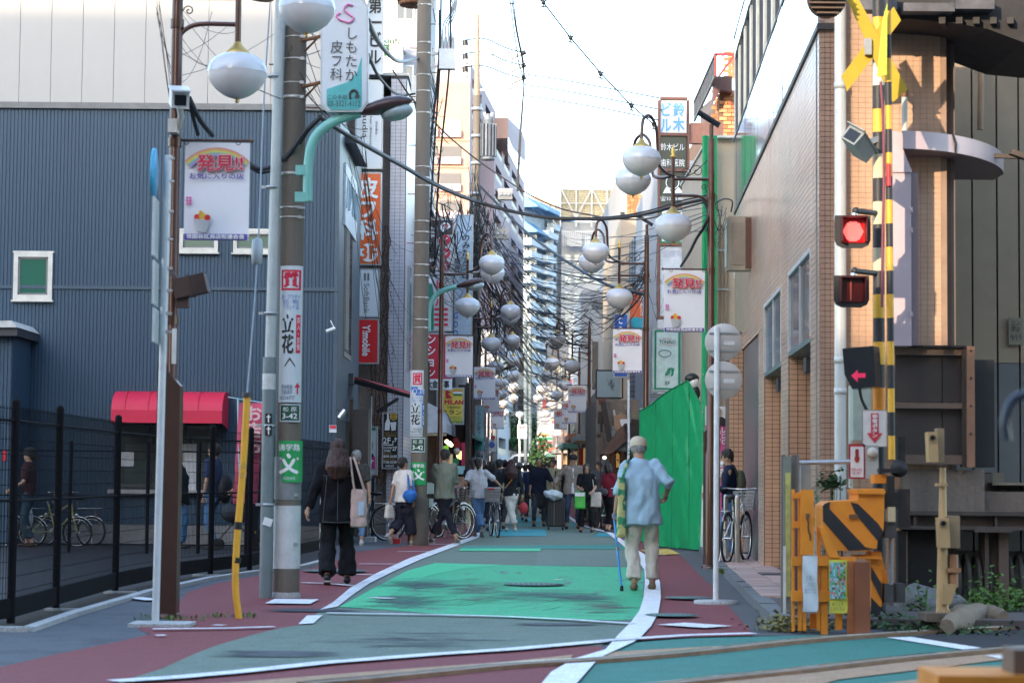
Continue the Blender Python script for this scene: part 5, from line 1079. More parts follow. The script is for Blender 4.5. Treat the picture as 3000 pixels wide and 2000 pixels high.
ob_('hinge',605,535,655,560,DB-.38,.04,rust,bmh);ob_('pedestal_plate',655,790,800,808,DB-.3,.4,orng,bmh)
mech=thing('barrier_drive','dark greasy boom drive with hanging rod and counterweights beside the orange machine','mechanism',P(2615,1600,DB));gm=M('greasy_dark_metal',(.03,.028,.028),.5,.4,.3,6)
for n_,x0,y0,x1,y1,d,t,mt in(('bracket_arm',785,255,900,280,DB-.2,.1,gm),('pivot_block',815,400,900,500,DB-.25,.3,gm),('clevis',835,300,880,420,DB-.2,.12,gm),('cream_tag',838,490,885,580,DB-.3,.04,creamp),('lower_block',820,580,890,680,DB-.25,.25,M('dark_grey_block',(.07,.07,.075),.5)),('gearbox',900,380,975,620,DB+.05,.3,M('dark_brown_box',(.045,.032,.03),.6)),('rear_bracket',900,60,945,290,DB+.2,.1,gm),('weight',818,960,872,1075,DB-.2,.2,M('dark_grey_block',None)),('weight',890,960,945,1075,DB-.1,.2,M('dark_grey_block',None)),('post',900,640,950,980,DB+.1,.12,gm),('orange_cap',755,290,830,345,DB-.15,.2,orng)):
 ob_(n_,x0,y0,x1,y1,d,t,mt,mech)
MB().tube([P(*Q(857,680),DB-.2),P(*Q(857,965),DB-.2)],.02,8).build('rod',grey,mech)
c=P(*Q(905,255),DB-.1);MB().lathe(c,[(.0,-.03),(.075,-.03),(.075,.03),(0,.03)],18,0,rt).build('wheel',gm,mech)
tp2=M('tan_sensor_paint',(.46,.30,.14),.55,0,.1,5,dirt=.35);DS=17.9;so=thing('obstacle_sensor','tan sensor post with two lensed heads on a concrete foot','sensor',P(2760,1840,DS))
MB().tube([P(*Q(1175,250),DS),P(*Q(1172,1140),DS)],[.026,.055],12).build('post',tp2,so);MB().tube([P(*Q(1240,780),DS),P(*Q(1240,980),DS)],.04,10).build('short_post',M('tan_rust',(.34,.17,.08),.7,dirt=.3),so)
def head(x0,y0,x1,y1,hx,hy):
 m=MB();a=Q(x0,y0);b=Q(x1,y1);pts=[P(a[0],a[1],DS-.2),P(a[0]+(b[0]-a[0])*.55,a[1],DS-.2),P(a[0]+(b[0]-a[0])*.62,b[1],DS-.2),P(a[0]+4,b[1],DS-.2)];m.prism(pts,(.03,.3,0));h=m.build('sensor_head',tp2,so)
 c=P(*Q(hx,hy),DS-.215);MB().lathe(c,[(.02,0),(.022,.01),(.028,.012),(.03,-.01)],16,0,rt).build('lens_ring',M('tan_dark',(.2,.13,.07),.6),h);MB().lathe(c,[(.021,-.008),(0,-.008)],16,0,rt).build('lens',M('lens_black',None),h)
head(1085,30,1190,215,1113,68);head(1150,558,1265,740,1178,592)
for q in((1145,8,1185,215),(1205,545,1280,740)):ob_('side_case',*q,DS-.05,.15,M('tan_dark2',(.27,.19,.11),.6,dirt=.3),so)
m=MB();ppoly(m,[Q(1175,960),Q(1262,965),Q(1225,1085),Q(1172,1085)],DS-.08,.08);m.build('gusset',tp2,so)
for k in range(5):x=1140+k*20;MB().beam(P(*Q(1172,1080),DS-.02),P(*Q(x,1140),DS-.06),.02,.02).build('foot_stay',tp2,so)
ob_('clamp',1140,345,1205,362,DS-.06,.1,tp2,so);ob_('clamp',1205,865,1288,890,DS-.06,.1,M('tan_rust',None),so)
m=MB();ppoly(m,[Q(1075,1142),Q(1250,1140),Q(1250,1195),Q(1205,1200),Q(1205,1245),Q(1165,1245),Q(1165,1195),Q(1075,1190)],DS-.15,.35);m.build('concrete_foot',M('brown_concrete',(.14,.11,.085),.9,0,.2,6,bump=.3,dirt=.3),so)
DP=20.36;pf=thing('platform','weathered concrete platform end on steel beams and columns in deep shade','platform',P(2800,1600,DP));pc=M('platform_concrete',(.17,.135,.11),.9,0,.3,2.5,bump=.5,dirt=.6,streak=True)
def pl(name,x0,y0,x1,y1,d,t,mt,par=None):return ob_(name,x0,y0,x1,y1,d,t,mt,par or pf)
pl('slab_edge',930,262,1430,520,DP-.06,.14,pc);pl('slab_edge',1425,400,2400,520,DP+.12,2.5,pc);pl('slab_step',1430,285,1480,400,DP+.5,3,pc);pl('deck',1480,345,2400,360,DP+.3,5,M('deck_tan',(.22,.18,.13),.8));pl('ledge',1470,280,1550,340,DP+1,.6,M('deck_tan',None))
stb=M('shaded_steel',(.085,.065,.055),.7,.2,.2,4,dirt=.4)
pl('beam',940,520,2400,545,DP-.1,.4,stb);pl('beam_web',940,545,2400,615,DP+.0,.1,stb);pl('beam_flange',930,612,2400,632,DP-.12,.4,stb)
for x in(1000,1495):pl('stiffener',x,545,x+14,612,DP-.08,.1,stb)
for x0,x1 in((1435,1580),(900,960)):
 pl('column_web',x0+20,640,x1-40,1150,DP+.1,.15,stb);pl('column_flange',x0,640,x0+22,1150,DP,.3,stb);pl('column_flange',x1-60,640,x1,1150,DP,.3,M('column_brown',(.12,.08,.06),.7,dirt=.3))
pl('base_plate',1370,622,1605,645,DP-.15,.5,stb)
pl('void_shade_panel',930,632,1215,1180,DP+.05,.03,M('void_shade',(.012,.011,.010),.9));pl('void_back',800,600,2400,1200,DP+3.2,.2,M('void_shade',(.012,.011,.010),.9));  # near-black sheets put the unlit void's darkness into the colour
MB().box(WX(2600,DP),WX(3400,DP),DP-.2,DP+3,-.02,.03).build('ballast',M('ballast',(.04,.033,.028),.95,0,.5,14,bump=1),pf)
bp=thing('brown_screen','dark brown steel panel screen standing on the platform edge','screen',P(2720,1380,20.2));dbp=M('brown_panel',(.062,.048,.042),.45,.2,.12,2,dirt=.2)
Z6=lambda x,y:(2400+x/2.24,600+y/2.24)
def z6(name,x0,y0,x1,y1,d,t,mt,par):m=MB();a,b=Z6(x0,y0);c_,e=Z6(x1,y1);pbox(m,a,b,c_,e,d,t);return m.build(name,mt,par)
for y0,y1 in((985,1295),(1335,1640)):
 z6('panel',500,y0,805,y1,20.3,.04,dbp,bp);z6('panel',810,y0,940,y1,20.3,.04,dbp,bp)
z6('frame_rail',495,925,955,985,20.22,.1,M('brown_rail',(.16,.105,.075),.6,.1,.15,4,dirt=.3),bp);z6('frame_rail',495,1298,955,1335,20.22,.1,M('brown_rail',None),bp);z6('frame_cap',490,920,960,932,20.15,.2,black,bp);z6('frame_rail',495,1640,955,1700,20.22,.1,M('brown_rail',None),bp)
z6('end_post',940,925,968,1720,20.2,.12,dbp,bp);z6('rusty_post',972,925,1022,1720,20.15,.12,M('lit_rust_post',(.27,.14,.085),.7,.1,.15,4,dirt=.25),bp)
for y in(955,1135,1318,1500):c=P(*Z6(997,y),20.14);MB().ball(c,.012,n=6).build('bolt',dbp,bp)
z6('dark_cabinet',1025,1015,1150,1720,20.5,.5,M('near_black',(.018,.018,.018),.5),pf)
mv=M('mauve_metal',(.50,.40,.42),.45,.1,.05,2,dirt=.1);mvd=M('mauve_shaded',(.23,.17,.18),.5,.1,.06,2);du=thing('mauve_duct','mauve metal duct with a curved canopy band on the station wall','duct',P(2650,800,20.1))  # darker copy of the mauve puts side and underside shade into colour
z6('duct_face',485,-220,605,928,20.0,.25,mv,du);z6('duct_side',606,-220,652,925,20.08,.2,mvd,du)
m=MB();U5=lambda x,y:(2200+x/2.24,y/2.24);ppoly(m,[U5(930,860),U5(995,870),U5(1000,980),U5(1055,1120),U5(1055,1130),U5(930,1130)],19.98,.3);m.build('funnel',mv,du)
for y in(15,150,700):z6('seam_clip',600,y,614,y+30,19.98,.05,mv,du)
def cf(u,v):
 t=u;x=2645+295*(math.sin(t*math.pi/2)if t<1 else 1);d=19.95+1.6*(1-math.cos(t*math.pi/2));yy0,yy1=384,432
 p=P(x,400,d);z0=WZ(436,19.95,2700);z1=WZ(384,19.95,2700);return Vector((p.x,d,z0+(z1-z0)*v))
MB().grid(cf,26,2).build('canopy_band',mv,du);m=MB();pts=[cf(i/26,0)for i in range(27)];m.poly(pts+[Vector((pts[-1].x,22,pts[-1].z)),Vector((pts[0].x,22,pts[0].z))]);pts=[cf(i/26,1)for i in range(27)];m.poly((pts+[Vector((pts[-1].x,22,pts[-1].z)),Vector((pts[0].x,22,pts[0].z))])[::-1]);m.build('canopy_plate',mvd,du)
c=cf(.35,.5);MB().tube([cf(.33,1.05),cf(.35,.5)+Vector((0,-.02,0)),cf(.35,-.05)],.012,6).build('cable',black,du)
o=thing('wall_pipe','short cream pipe with a rusty elbow above the mauve canopy','pipe',P(2650,384,20.1));MB().tube([P(2650,384,20.15),P(2650,280,20.15)],.028,10).build('pipe',M('cream_pipe',None),o);MB().tube(smooth([P(2650,284,20.15),P(2650,262,20.15),P(2640,258,20.3),P(2638,258,20.45)],4),.034,8).build('elbow',rust,o)
MB().tube([P(2872,380,22.9),P(2875,250,22.9),P(2868,120,22.9)],.035,8).build('tan_pipe',M('tan_pipe2',(.36,.22,.12),.5),label='tan pipe curving up the shaded khaki cladding',cat='pipe')
vd=thing('station_roof','dark underside of the station roof with its shadow wedge, across the top right corner','roof',P(2800,20,20.5));roof_dark=M('dark_roof_steel',(.03,.028,.028),.7,.2,.3,4,dirt=.4)
U=lambda x,y:P(2200+x/2.24,y/2.24,19.8)
m=MB();m.prism([U(920,-400),U(2300,-400),U(2300,330),U(1792,280),U(1550,190),U(1290,145),U(1020,125),U(920,150)],(0,1.6,0));m.build('girder_and_shadow',roof_dark,vd)  # outline takes in the diagonal shadow wedge as dark solid steel
for x0,y0,x1,y1 in((700,-40,960,65),(1000,20,1340,75),(1340,-20,1600,60)):m=MB();pbox(m,2200+x0/2.24,y0/2.24,2200+x1/2.24,y1/2.24,19.6,.2);m.build('flange',M('blotchy_grey',(.10,.10,.11),.6,.2,.4,5,dirt=.5),vd)
for k in range(6):MB().beam(P(2760+k*50,60,19.7),P(2790+k*50,110+5*k,20.9),.06,.06).build('rib',roof_dark,vd)
MB().beam(P(2960,445,20.5),P(3060,480,20.5),.1,.05).beam(P(2860,455,20.9),P(3060,462,20.9),.06,.04).build('strut',stb,vd)
o=thing('sandbags','heap of grey sheeting and sacks lying under the platform edge','sheeting',P(2700,1780,19.8));sk=M('grey_sack',(.17,.165,.16),.85,0,.2,6,bump=.5)
for x,y,a,b in((2705,1765,.28,.16),(2745,1800,.3,.12),(2680,1800,.2,.12),(2790,1790,.22,.1)):
 c=P(x,y,19.9+(x%7)*.02);m=MB().ball((c.x,c.y,b*.75),a,.22,b,22);m.v=[tuple(Vector(v)+Vector((noise.noise(Vector(v)*6),0,noise.noise(Vector(v)*5+Vector((3,1,2)))))*.08)for v in m.v];m.build('sack',sk,o)
o=thing('canvas_roll','rolled tan canvas lying on the ground beside the rails','canvas',P(2880,1830,18.2));m=MB();q=smooth([G(2775,1858),G(2830,1840),G(2890,1830),G(2935,1842)],5);m.tube([v+Vector((0,0,.08))for v in q],[.06,.08,.1,.11,.12,.12,.12,.12,.11,.11,.1,.1,.09,.09,.08,.06][:len(q)],12);m.v=[tuple(Vector(v)+Vector((0,0,noise.noise(Vector(v)*7)*.04)))for v in m.v];m.build('roll',M('tan_canvas',(.22,.17,.12),.85,bump=.4),o)
m=MB();c=P(2860,1745,20.6)
for k in range(9):m.tube([Vector((c.x-.3+k*.1,c.y+.2*math.sin(t),.28+.26*math.cos(t)))for t in[2*math.pi*i/14 for i in range(15)]],.025,5)
m.build('ribbed_hose',M('dark_hose',(.05,.045,.04),.7),label='coil of dark ribbed hose under the platform',cat='hose',kind=None)
leafy=M('leaf_bright',(.09,.19,.03),.7);leafd=M('leaf_dark',(.035,.09,.025),.7)
def bush(px,py,d,w_,h,n,label,mt,z0=0.0,lf=.05):
 m=MB();c=P(px,py,d)
 for k in range(n):
  p=Vector((c.x+rnd.gauss(0,w_*.5),c.y+rnd.gauss(0,w_*.3),z0+abs(rnd.gauss(0,h*.5))));a=rnd.random()*6.28;t=Vector((math.cos(a),math.sin(a)*.7,rnd.uniform(-.3,.8)))*lf*rnd.uniform(.6,1.4);s_=Vector((-math.sin(a),math.cos(a),.3))*lf*.35
  m.add([p,p+t*.5+s_,p+t,p+t*.5-s_],[(0,1,2,3)])
 for k in range(max(3,n//40)):x=c.x+rnd.gauss(0,w_*.4);m.tube([(x,c.y,0),(x+rnd.uniform(-.05,.05),c.y,z0+h*.9)],.004,4)
 m.build('bush',mt,label=label,cat='bush',kind='stuff')
bush(2690,1760,19.3,.14,.3,160,'light green weeds sprouting beside the counterweights',leafy);bush(2965,1810,19.4,.4,.32,700,'bright green weeds under the platform at the right edge',leafy);bush(2880,1800,19.7,.3,.3,300,'low weeds between hose and column',leafy)
bush(2330,1830,17.7,.35,.12,420,'dry yellow green weeds along the orange fence foot',M('dry_weed',(.22,.20,.06),.8));bush(2600,1820,18.2,.5,.10,500,'dark weeds behind the crossing fence',leafd);bush(2780,1850,17.7,.6,.05,300,'thin grass at the sensor foot',leafd)
bush(2435,1395,19.9,.12,.15,260,'green shrub leaves poking out beside the white drain pipe',leafd,WZ(1425,19.9));bush(2410,1510,19.4,.2,.2,400,'dark shrub behind the orange barrier machine',leafd,WZ(1530,19.4));
o=thing('near_barrier','orange barrier block close to the lens at the lower right corner','barrier',(1.5,6.2,0));a=P(2728,1968,6.2);b=P(3100,1985,6.2)
MB().box(a.x,a.x+.9,6.1,6.4,0,a.z).build('block',orng,o);c=P(2985,1950,6.3);MB().box(c.x-.05,c.x+.3,6.15,6.3,a.z,a.z+.07).build('bracket',M('brown_rail',None),o)
o=thing('near_post','dark blurred post fitting close to the lens at the right edge','post',(1.35,5.2,0));c=P(3060,1200,5.2)
MB().tube([(c.x,5.2,0),(c.x,5.2,c.z+.3)],.03,8).build('post',blk,o);MB().tube(smooth([P(3060,1150,5.2),P(2975,1165,5.2),P(2945,1230,5.2),P(2950,1290,5.2)],5),.012,8).build('loop',M('dark_blue_grey',(.05,.065,.09),.4),o)
c=G(2097,1768);rp_=thing('round_sign_pole','thin white pole carrying two round traffic signs seen from behind','sign pole',c);zt_=WZ(957,c.y,2097)
MB().tube([c,(c.x+.005,c.y,zt_)],.028,14).build('pole',M('bright_white_pole',(.74,.76,.78),.35),rp_);MB().lathe((c.x,c.y,0),[(.22,0),(.22,.035),(.0,.04)],22).build('base_slab',kerbm,rp_)
for y in(1002,1113):
 q=P(2120,y,c.y+.05);MB().lathe(q,[(0,-.006),(.185,-.006),(.19,0),(.185,.006),(0,.006)],32,0,rt).build('sign_disc',M('sign_back',(.54,.51,.48),.5,.1,.05,3,dirt=.1),rp_)
 m=MB()
 for dz in(-.09,.09):m.box(q.x-.15,q.x+.15,q.y-.018,q.y-.008,q.z+dz-.008,q.z+dz+.008)
 m.build('stiffener',steel,rp_,kind='stuff');MB().box(q.x+.0,q.x+.11,q.y-.012,q.y-.007,q.z-.03,q.z+.01).build('sticker',white,rp_)
for x,y0,y1,r in((2126,1447,1640,.036),(2160,1449,1652,.036)):
 c=G(x,y1,.085);z1=WZ(y0,c.y,x);MB().tube([c,(c.x,c.y,z1-.04),(c.x,c.y,z1-.01),(c.x,c.y,z1)],[r,r,r*.9,r*.4],14).lathe(c,[(.09,0),(.09,.012),(.05,.014)],16).build('bollard',M('stainless_bollard',(.40,.38,.36),.3,.8,.1,5),label='stainless bollard on the paved footway, '+('farther one' if x<2140 else 'nearer one'),cat='bollard',group='bollards on the footway')
c=G(2084,1663);MB().prism([(c.x-.11,c.y-.1,0),(c.x+.11,c.y-.1,0),(c.x+.11,c.y-.1,2.1),(c.x-.11,c.y-.1,1.92)],(0,.2,0)).build('meter_cabinet',M('brown_cabinet',None),label='dark brown steel cabinet wrapped round the foot of the right lamp post',cat='cabinet')
cp=thing('campaign_poster','tall pink and white campaign poster with a portrait, behind the white pole','poster',P(2105,1500,34));m=MB();pbox(m,2066,1190,2132,1570,34,.04);m.build('board',M('poster_pink_bg',(.62,.10,.28),.6),cp);m=MB();pbox(m,2066,1190,2132,1245,33.98,.01);m.build('portrait_ground',M('paper_white',None),cp)
m=MB();ppoly(m,[(2085,1245),(2092,1225),(2110,1218),(2128,1228),(2131,1245)],33.96,.005);m.build('printed_suit',ink,cp);m=MB();ppoly(m,[(2100,1222),(2098,1200),(2106,1192),(2114,1200),(2112,1222)],33.955,.005);m.build('printed_head',M('skin_print',(.42,.25,.17),.6),cp)
text(cp,'し\nじ\nど',(2114,1252,2126,1300),33.98,wt,.03);text(cp,'み\nか',(2104,1255,2112,1300),33.98,wt,.03);text(cp,'都\n政',(2108,1340,2122,1400),33.98,wt,.03)
wm=thing('wall_sign_box','thick weathered projecting sign box on the tiled side wall','sign',(WR(31),31,4));ya=yat(2197);xw=WR(31.2)
MB().box(xw-.36,xw-.02,31.0,31.3,WZ(785,31),WZ(628,31)).build('box',[M('sign_box_cream',(.42,.36,.28),.6,dirt=.3)],wm);MB().box(xw-.375,xw-.365,31.02,31.28,WZ(775,31),WZ(640,31)).build('side_face',M('pale_green_panel2',(.42,.5,.44),.5),wm);MB().box(xw-.1,xw+.0,30.98,31.32,WZ(780,31),WZ(632,31)).build('back_frame',M('brown_frame',(.14,.06,.04),.6),wm)
MB().box(xw-.30,xw-.14,30.985,30.997,WZ(770,31),WZ(645,31)).build('front_panel',M('tan_panel',(.34,.28,.22),.6),wm)
blue_i=M('blue_ink',(.05,.16,.5),.5);teal_i=M('teal_ink',(.10,.46,.46),.5);green_i=M('green_ink',(.02,.22,.08),.5);pinki=M('magenta_ink',(.6,.04,.25),.5);darkg=M('dark_green_plate',(.015,.075,.045),.45);sgreen=M('school_green',(.02,.36,.10),.45,dirt=.08);pale=M('pale_blue_plate',(.56,.62,.66),.45,0,.03,3,dirt=.12)
def plate_on(px0,py0,px1,py1,g,r,label,mt,edge=None,name='pole_plate',cat='plate',group=None):
 """thin plate bent round the camera side of a pole"""
 d=g.y-r;k=d/F;cx=g.x;z0=WZ(py1,d,px0);z1=WZ(py0,d,px0);hw=(px1-px0)/2*k;a=math.asin(min(.98,hw/(r+.012)))
 o=thing(name,label,cat,(cx,g.y,z0),group);X=P((px0+px1)/2,(py0+py1)/2,d).x
 f=lambda u,v,e=0:Vector((X+(r+.012+e)*math.sin(a*(2*u-1)),g.y-(r+.012+e)*math.cos(a*(2*u-1)),z0+(z1-z0)*v))
 MB().grid(lambda u,v:f(u,v),12,1).grid(lambda u,v:f(1-u,v,-.006),12,1).build('plate',mt,o);return o,f
def ptext(o,f,s,u0,v0,u1,v1,mt,bold=.02,e=.004,name='lettering'):
 v,fc,sz=text_geo(s);mb=MB();sh=[(0,0)]if bold<.015 else[(0,0),(bold,0),(-bold,0),(0,bold),(0,-bold)]
 for k,(a,b)in enumerate(sh):mb.add([f(u0+(u1-u0)*(x+a/sz[0]),v0+(v1-v0)*(y+b/sz[1]),e+.0004*k)for x,y in v],fc)
 return mb.build(name,mt,o)
def prect(o,f,u0,v0,u1,v1,mt,e=.003,name='panel'):
 return MB().grid(lambda u,v:f(u0+(u1-u0)*u,v0+(v1-v0)*v,e),6,1).build(name,mt,o)
o,f=plate_on(817,778,884,1178,g1,.135,'long pale advertising plate with a red square emblem on the thick concrete pole',pale)
prect(o,f,.1,.82,.9,.97,red_i,name='red_square');prect(o,f,.2,.835,.8,.955,pale,.006);ptext(o,f,'質',.24,.845,.76,.95,red_i,.05,.008)
ptext(o,f,'金・プラチナ\n宝石・時計\nブランド品',.12,.68,.88,.79,blue_i,.0);ptext(o,f,'立\n花',.18,.36,.62,.64,ink,.03)
prect(o,f,.72,.36,.9,.64,red_i,name='red_strip');ptext(o,f,'買\n入\n・\n質\n預',.75,.38,.87,.62,wt,.0,.006)
mb=MB();mb.add([f(u,v,.004)for u,v in((.3,.27),(.5,.33),(.7,.27),(.7,.255),(.5,.312),(.3,.255))],[(0,1,4,5),(1,2,3,4)]);mb.build('roof_outline',ink,o)
ptext(o,f,'甲州街道\n下高井戸\n03-3324-7777',.1,.02,.62 if 0 else .7,.13,M('navy_ink',(.04,.07,.16),.5),0);mb=MB();mb.add([f(u,v,.004)for u,v in((.78,.06),(.84,.06),(.84,.11),(.93,.11),(.81,.145),(.69,.11),(.78,.11))],[tuple(range(7))]);mb.build('arrow',red_i,o)
o,f=plate_on(819,1183,879,1235,g1,.135,'dark green address plate under the long advertising plate',pale);prect(o,f,.06,.08,.94,.94,darkg);ptext(o,f,'松 原',.2,.58,.8,.85,wt,0,.006);ptext(o,f,'3-42',.18,.18,.82,.48,wt,.02,.006)
o,f=plate_on(808,1290,884,1412,g1,.135,'bright green school route plate on the thick concrete pole',sgreen,cat='plate');ptext(o,f,'通学路',.16,.76,.86,.92,wt,.02);ptext(o,f,'文',.2,.22,.8,.68,wt,.045);ptext(o,f,'世田谷区',.34,.06,.72,.14,wt,0)
for yy in(1225,1260):c=P(787,yy,pg.y-.07);m=MB();m.cbox(tuple(c),.07,.01,.10);m.build('sticker',black,pi);m=MB();m.cbox((c.x,c.y-.008,c.z),.012,.004,.08);m.cbox((c.x,c.y-.0085,c.z+.015),.04,.004,.012);m.build('sticker_cross',wt,pi)
m=MB();c=P(784,1528,pg.y-.075);m.box(-.045,.045,-.004,.004,-.04,.04,0,Matrix.Translation(c)@Matrix.Rotation(R(18),4,'Y'));m.build('sticker',white,pi)
o,f=plate_on(1201,1084,1246,1278,g2,.15,'pale advertising plate with blue strip on the second concrete pole',pale)
prect(o,f,.22,.78,.74,.96,red_i,name='red_square');prect(o,f,.29,.80,.67,.94,pale,.006);ptext(o,f,'質',.31,.81,.65,.93,red_i,.05,.008);prect(o,f,.08,.66,.5,.75,blue_i);prect(o,f,.4,.62,.92,.71,blue_i,.004);ptext(o,f,'¥工房',.12,.64,.88,.73,wt,0,.007)
ptext(o,f,'金・プラチナ\n宝石・時計',.12,.52,.88,.6,blue_i,0);ptext(o,f,'立\n花',.14,.18,.62,.5,ink,.03);prect(o,f,.74,.15,.9,.5,blue_i);ptext(o,f,'買\n入\n質\n預',.76,.17,.88,.47,wt,0,.006);ptext(o,f,'甲州街道\n下高井戸駅入口\n03-3324-7777',.08,.01,.92,.13,ink,0)
o,f=plate_on(1203,1281,1245,1324,g2,.15,'small dark green address plate on the second concrete pole',pale);prect(o,f,.07,.08,.93,.92,darkg);ptext(o,f,'松 原',.2,.58,.8,.85,wt,0,.006);ptext(o,f,'3-42',.18,.18,.82,.46,wt,.02,.006)
o,f=plate_on(1203,1353,1247,1420,g2,.15,'green school route plate half hidden behind the woman with the blue bag',sgreen);ptext(o,f,'通学路',.16,.76,.86,.92,wt,.02);ptext(o,f,'文',.2,.22,.85,.68,wt,.045)
d=21.5;s=thing('hanging_sign','large white and teal clinic sign with clipped corners hanging beside the thick concrete pole','sign',P(1010,328,d))
oc=[(960,-4),(1062,-4),(1079,18),(1079,300),(1060,328),(958,328),(939,305),(939,20)]
m=MB();ppoly(m,oc,d,.12);m.build('box',M('sign_edge_white',(.56,.58,.58),.45),s)
m=MB();ppoly(m,[(1010+(x-1010)*.93,162+(y-162)*.965)for x,y in oc],d-.006,.005);m.build('face',SW,s)
m=MB();ppoly(m,[(957,262),(990,250),(1020,240),(1045,215),(1060,165),(1060,312),(1050,322),(968,322),(957,310)],d-.01,.003);m.build('teal_field',teal_i,s)
text(s,'し\nも\nた\nか',(1013,80,1048,238),d-.006,M('brown_black_ink',(.06,.05,.045),.5),0);text(s,'皮\nフ\n科',(968,118,1004,238),d-.006,M('brown_black_ink',None),0)
m=MB();m.tube(smooth([P(x,y,d-.015)for x,y in((1034,18),(1018,14),(1008,30),(1022,42),(1036,54),(1024,66),(1006,62),(992,56),(986,46),(996,38))],6),.012,6);m.build('emblem',M('pale_pink_ink',(.75,.25,.50),.5),s)
text(s,'この手前',(960,277,1017,292),d-.012,M('brown_black_ink',None),0);text(s,'03-3321-4112',(960,295,1056,312),d-.012,M('brown_black_ink',None),0)
m=MB();m.tube(smooth([P(x,y,d-.02)for x,y in((1026,290),(1026,272),(1036,264),(1046,270),(1046,282))],5),.012,6);ppoly(m,[(1038,280),(1055,280),(1046,291)],d-.03,.01);m.build('turn_arrow',M('brown_black_ink',None),s)
m=MB()
for y in(115,250):m.tube([P(880,y+6,21.9),P(940,y-8,21.6)],.02,8).tube([P(895,y+34,21.9),P(935,y-8,21.6)],.012,6)
m.build('bracket',rust,s,kind='stuff')
s=panelsign(1246,637,1331,805,52,M('sign_pinkish_white',(.56,.55,.58),.5),'white bar sign with a brown bottle shape and red discs behind the wires');m=MB();pbox(m,1250,645,1326,687,51.98,.01);m.build('brown_band',M('brown_band',(.07,.03,.03),.5),s)
text(s,"KING'S\nBAR",(1254,664,1284,684),51.98,wt,0)
for x,y,r,c1,c2,ch in((1305,666,15,wt,red_i,'ワ'),(1303,704,16,red_i,wt,'イ'),(1303,742,16,red_i,wt,'ン'),(1303,779,16,red_i,wt,'ズ')):
 m=MB();m.lathe(P(x,y,51.965),[(r*52/F,0),(0,0)],20,0,rt);m.build('disc',c1,s);text(s,ch,(x-8,y-8,x+8,y+8),51.965,c2,.03)
m=MB();ppoly(m,[(1266,694),(1273,694),(1274,716),(1280,728),(1280,756),(1259,756),(1259,728),(1265,716)],51.97,.01);ppoly(m,[(1258,768),(1279,762),(1278,785),(1268,797),(1258,790)],51.97,.01);m.build('bottle_shape',M('brown_band',None),s)
s=panelsign(1331,626,1385,985,56,M('pale_sky_sign',(.46,.56,.66),.5),'tall pale blue sign with black vertical lettering left of the far utility pole');text(s,vert('のみたンスロ'),(1354,688,1376,815),56,ink,.02);text(s,'下\n高\n井\n戸',(1330,738,1348,812),56,ink,.02);text(s,'G\nO\nO',(1328,915,1342,985),56,blue_i,.02)
s=panelsign(1250,808,1326,970,52,M('sign_pinkish_white',None),'sign with a green bottle and red barred lettering beside the lamp post');m=MB();ppoly(m,[(1256,832),(1266,832),(1270,850),(1271,966),(1251,966),(1252,850)],51.98,.01);pbox(m,1256,815,1266,828,51.98,.01,1);m.build('bottle_shape',[M('bottle_green',(.01,.20,.13),.5),wt],s)
m=MB()
for k in range(4):pbox(m,1272,902+k*15,1312,909+k*15,51.98,.01)
m.build('red_bars',red_i,s,kind='stuff');text(s,'ビ\nー\nル',(1276,820,1300,896),51.98,red_i,.03)
s=panelsign(1249,975,1325,1142,51.8,M('deep_red_sign',(.50,.015,.035),.5),'deep red vertical sign with white characters above the tent awning');text(s,'ン\nシ\nョ\nン',(1252,982,1275,1104),51.8,wt,.02);m=MB();pbox(m,1250,1110,1324,1141,51.78,.01);m.build('white_strip',SW,s);text(s,'大金商事',(1250,1114,1316,1136),51.78,ink,.03)
yl=M('sign_yellow',(.80,.62,.10),.45,0,.04,3);s=panelsign(1278,1134,1360,1243,54.5,yl,'yellow restaurant sign with small flags and red lettering');m=MB();ppoly(m,[(1306,1140),(1324,1150),(1312,1151),(1326,1166),(1306,1166)],54.48,.01,0);pbox(m,1328,1141,1354,1147,54.48,.01,1);pbox(m,1328,1147,1354,1153,54.48,.01,2);pbox(m,1328,1153,1354,1158,54.48,.01,3);m.build('printed_flags',[red_i,M('saffron',(.7,.3,.05),.5),wt,green_i],s)
text(s,'MILAN',(1303,1171,1357,1184),54.5,red_i,.03);text(s,'下高井戸店',(1308,1189,1349,1197),54.5,ink,0);text(s,'ミラン',(1296,1201,1352,1214),54.5,M('brown_ink',(.15,.06,.02),.5),.02);text(s,'NEPALI\nINDIAN',(1318,1219,1354,1228),54.5,green_i,.01);text(s,'RESTAURANT&BAR',(1284,1231,1357,1239),54.5,green_i,.02)
MB().box(WX(1361,55),WX(1372,55),59.9,55.4,0,WZ(1120,55)).build('sign_post',black,label='black square post right of the yellow restaurant sign',cat='post')
s=panelsign(1391,1187,1419,1320,59,M('aqua_plate',(.42,.62,.68),.5),'narrow aqua clinic plate with black vertical lettering');text(s,'し\nも\nた\nか\n皮\nフ\n科',(1397,1190,1409,1290),59,ink,.0);m=MB();ppoly(m,[(1392,1300),(1418,1280),(1418,1318),(1392,1318)],58.98,.01);m.build('teal_field',teal_i,s)
s=panelsign(1391,1322,1419,1346,59,darkg,'little dark address plate under the aqua clinic plate',pale);text(s,'松原\n3-42',(1396,1326,1414,1342),59,wt,0)
s=panelsign(1443,929,1480,1042,72,SW,'white eye clinic sign hanging below the lamp globes');text(s,'小\n竹\n眼\n科',(1452,950,1465,1018),72,M('navy_ink2',(.03,.05,.2),.5),.02);text(s,'24-23-5',(1450,1021,1474,1027),72,pinki,0);text(s,'3327-8809',(1441,1031,1471,1038),72,blue_i,.02)
s=panelsign(1421,1279,1431,1352,66,pale,'thin white vertical plate right of the aqua clinic plate');text(s,'松\n原\n町\n会',(1423,1284,1429,1345),66,ink,0)
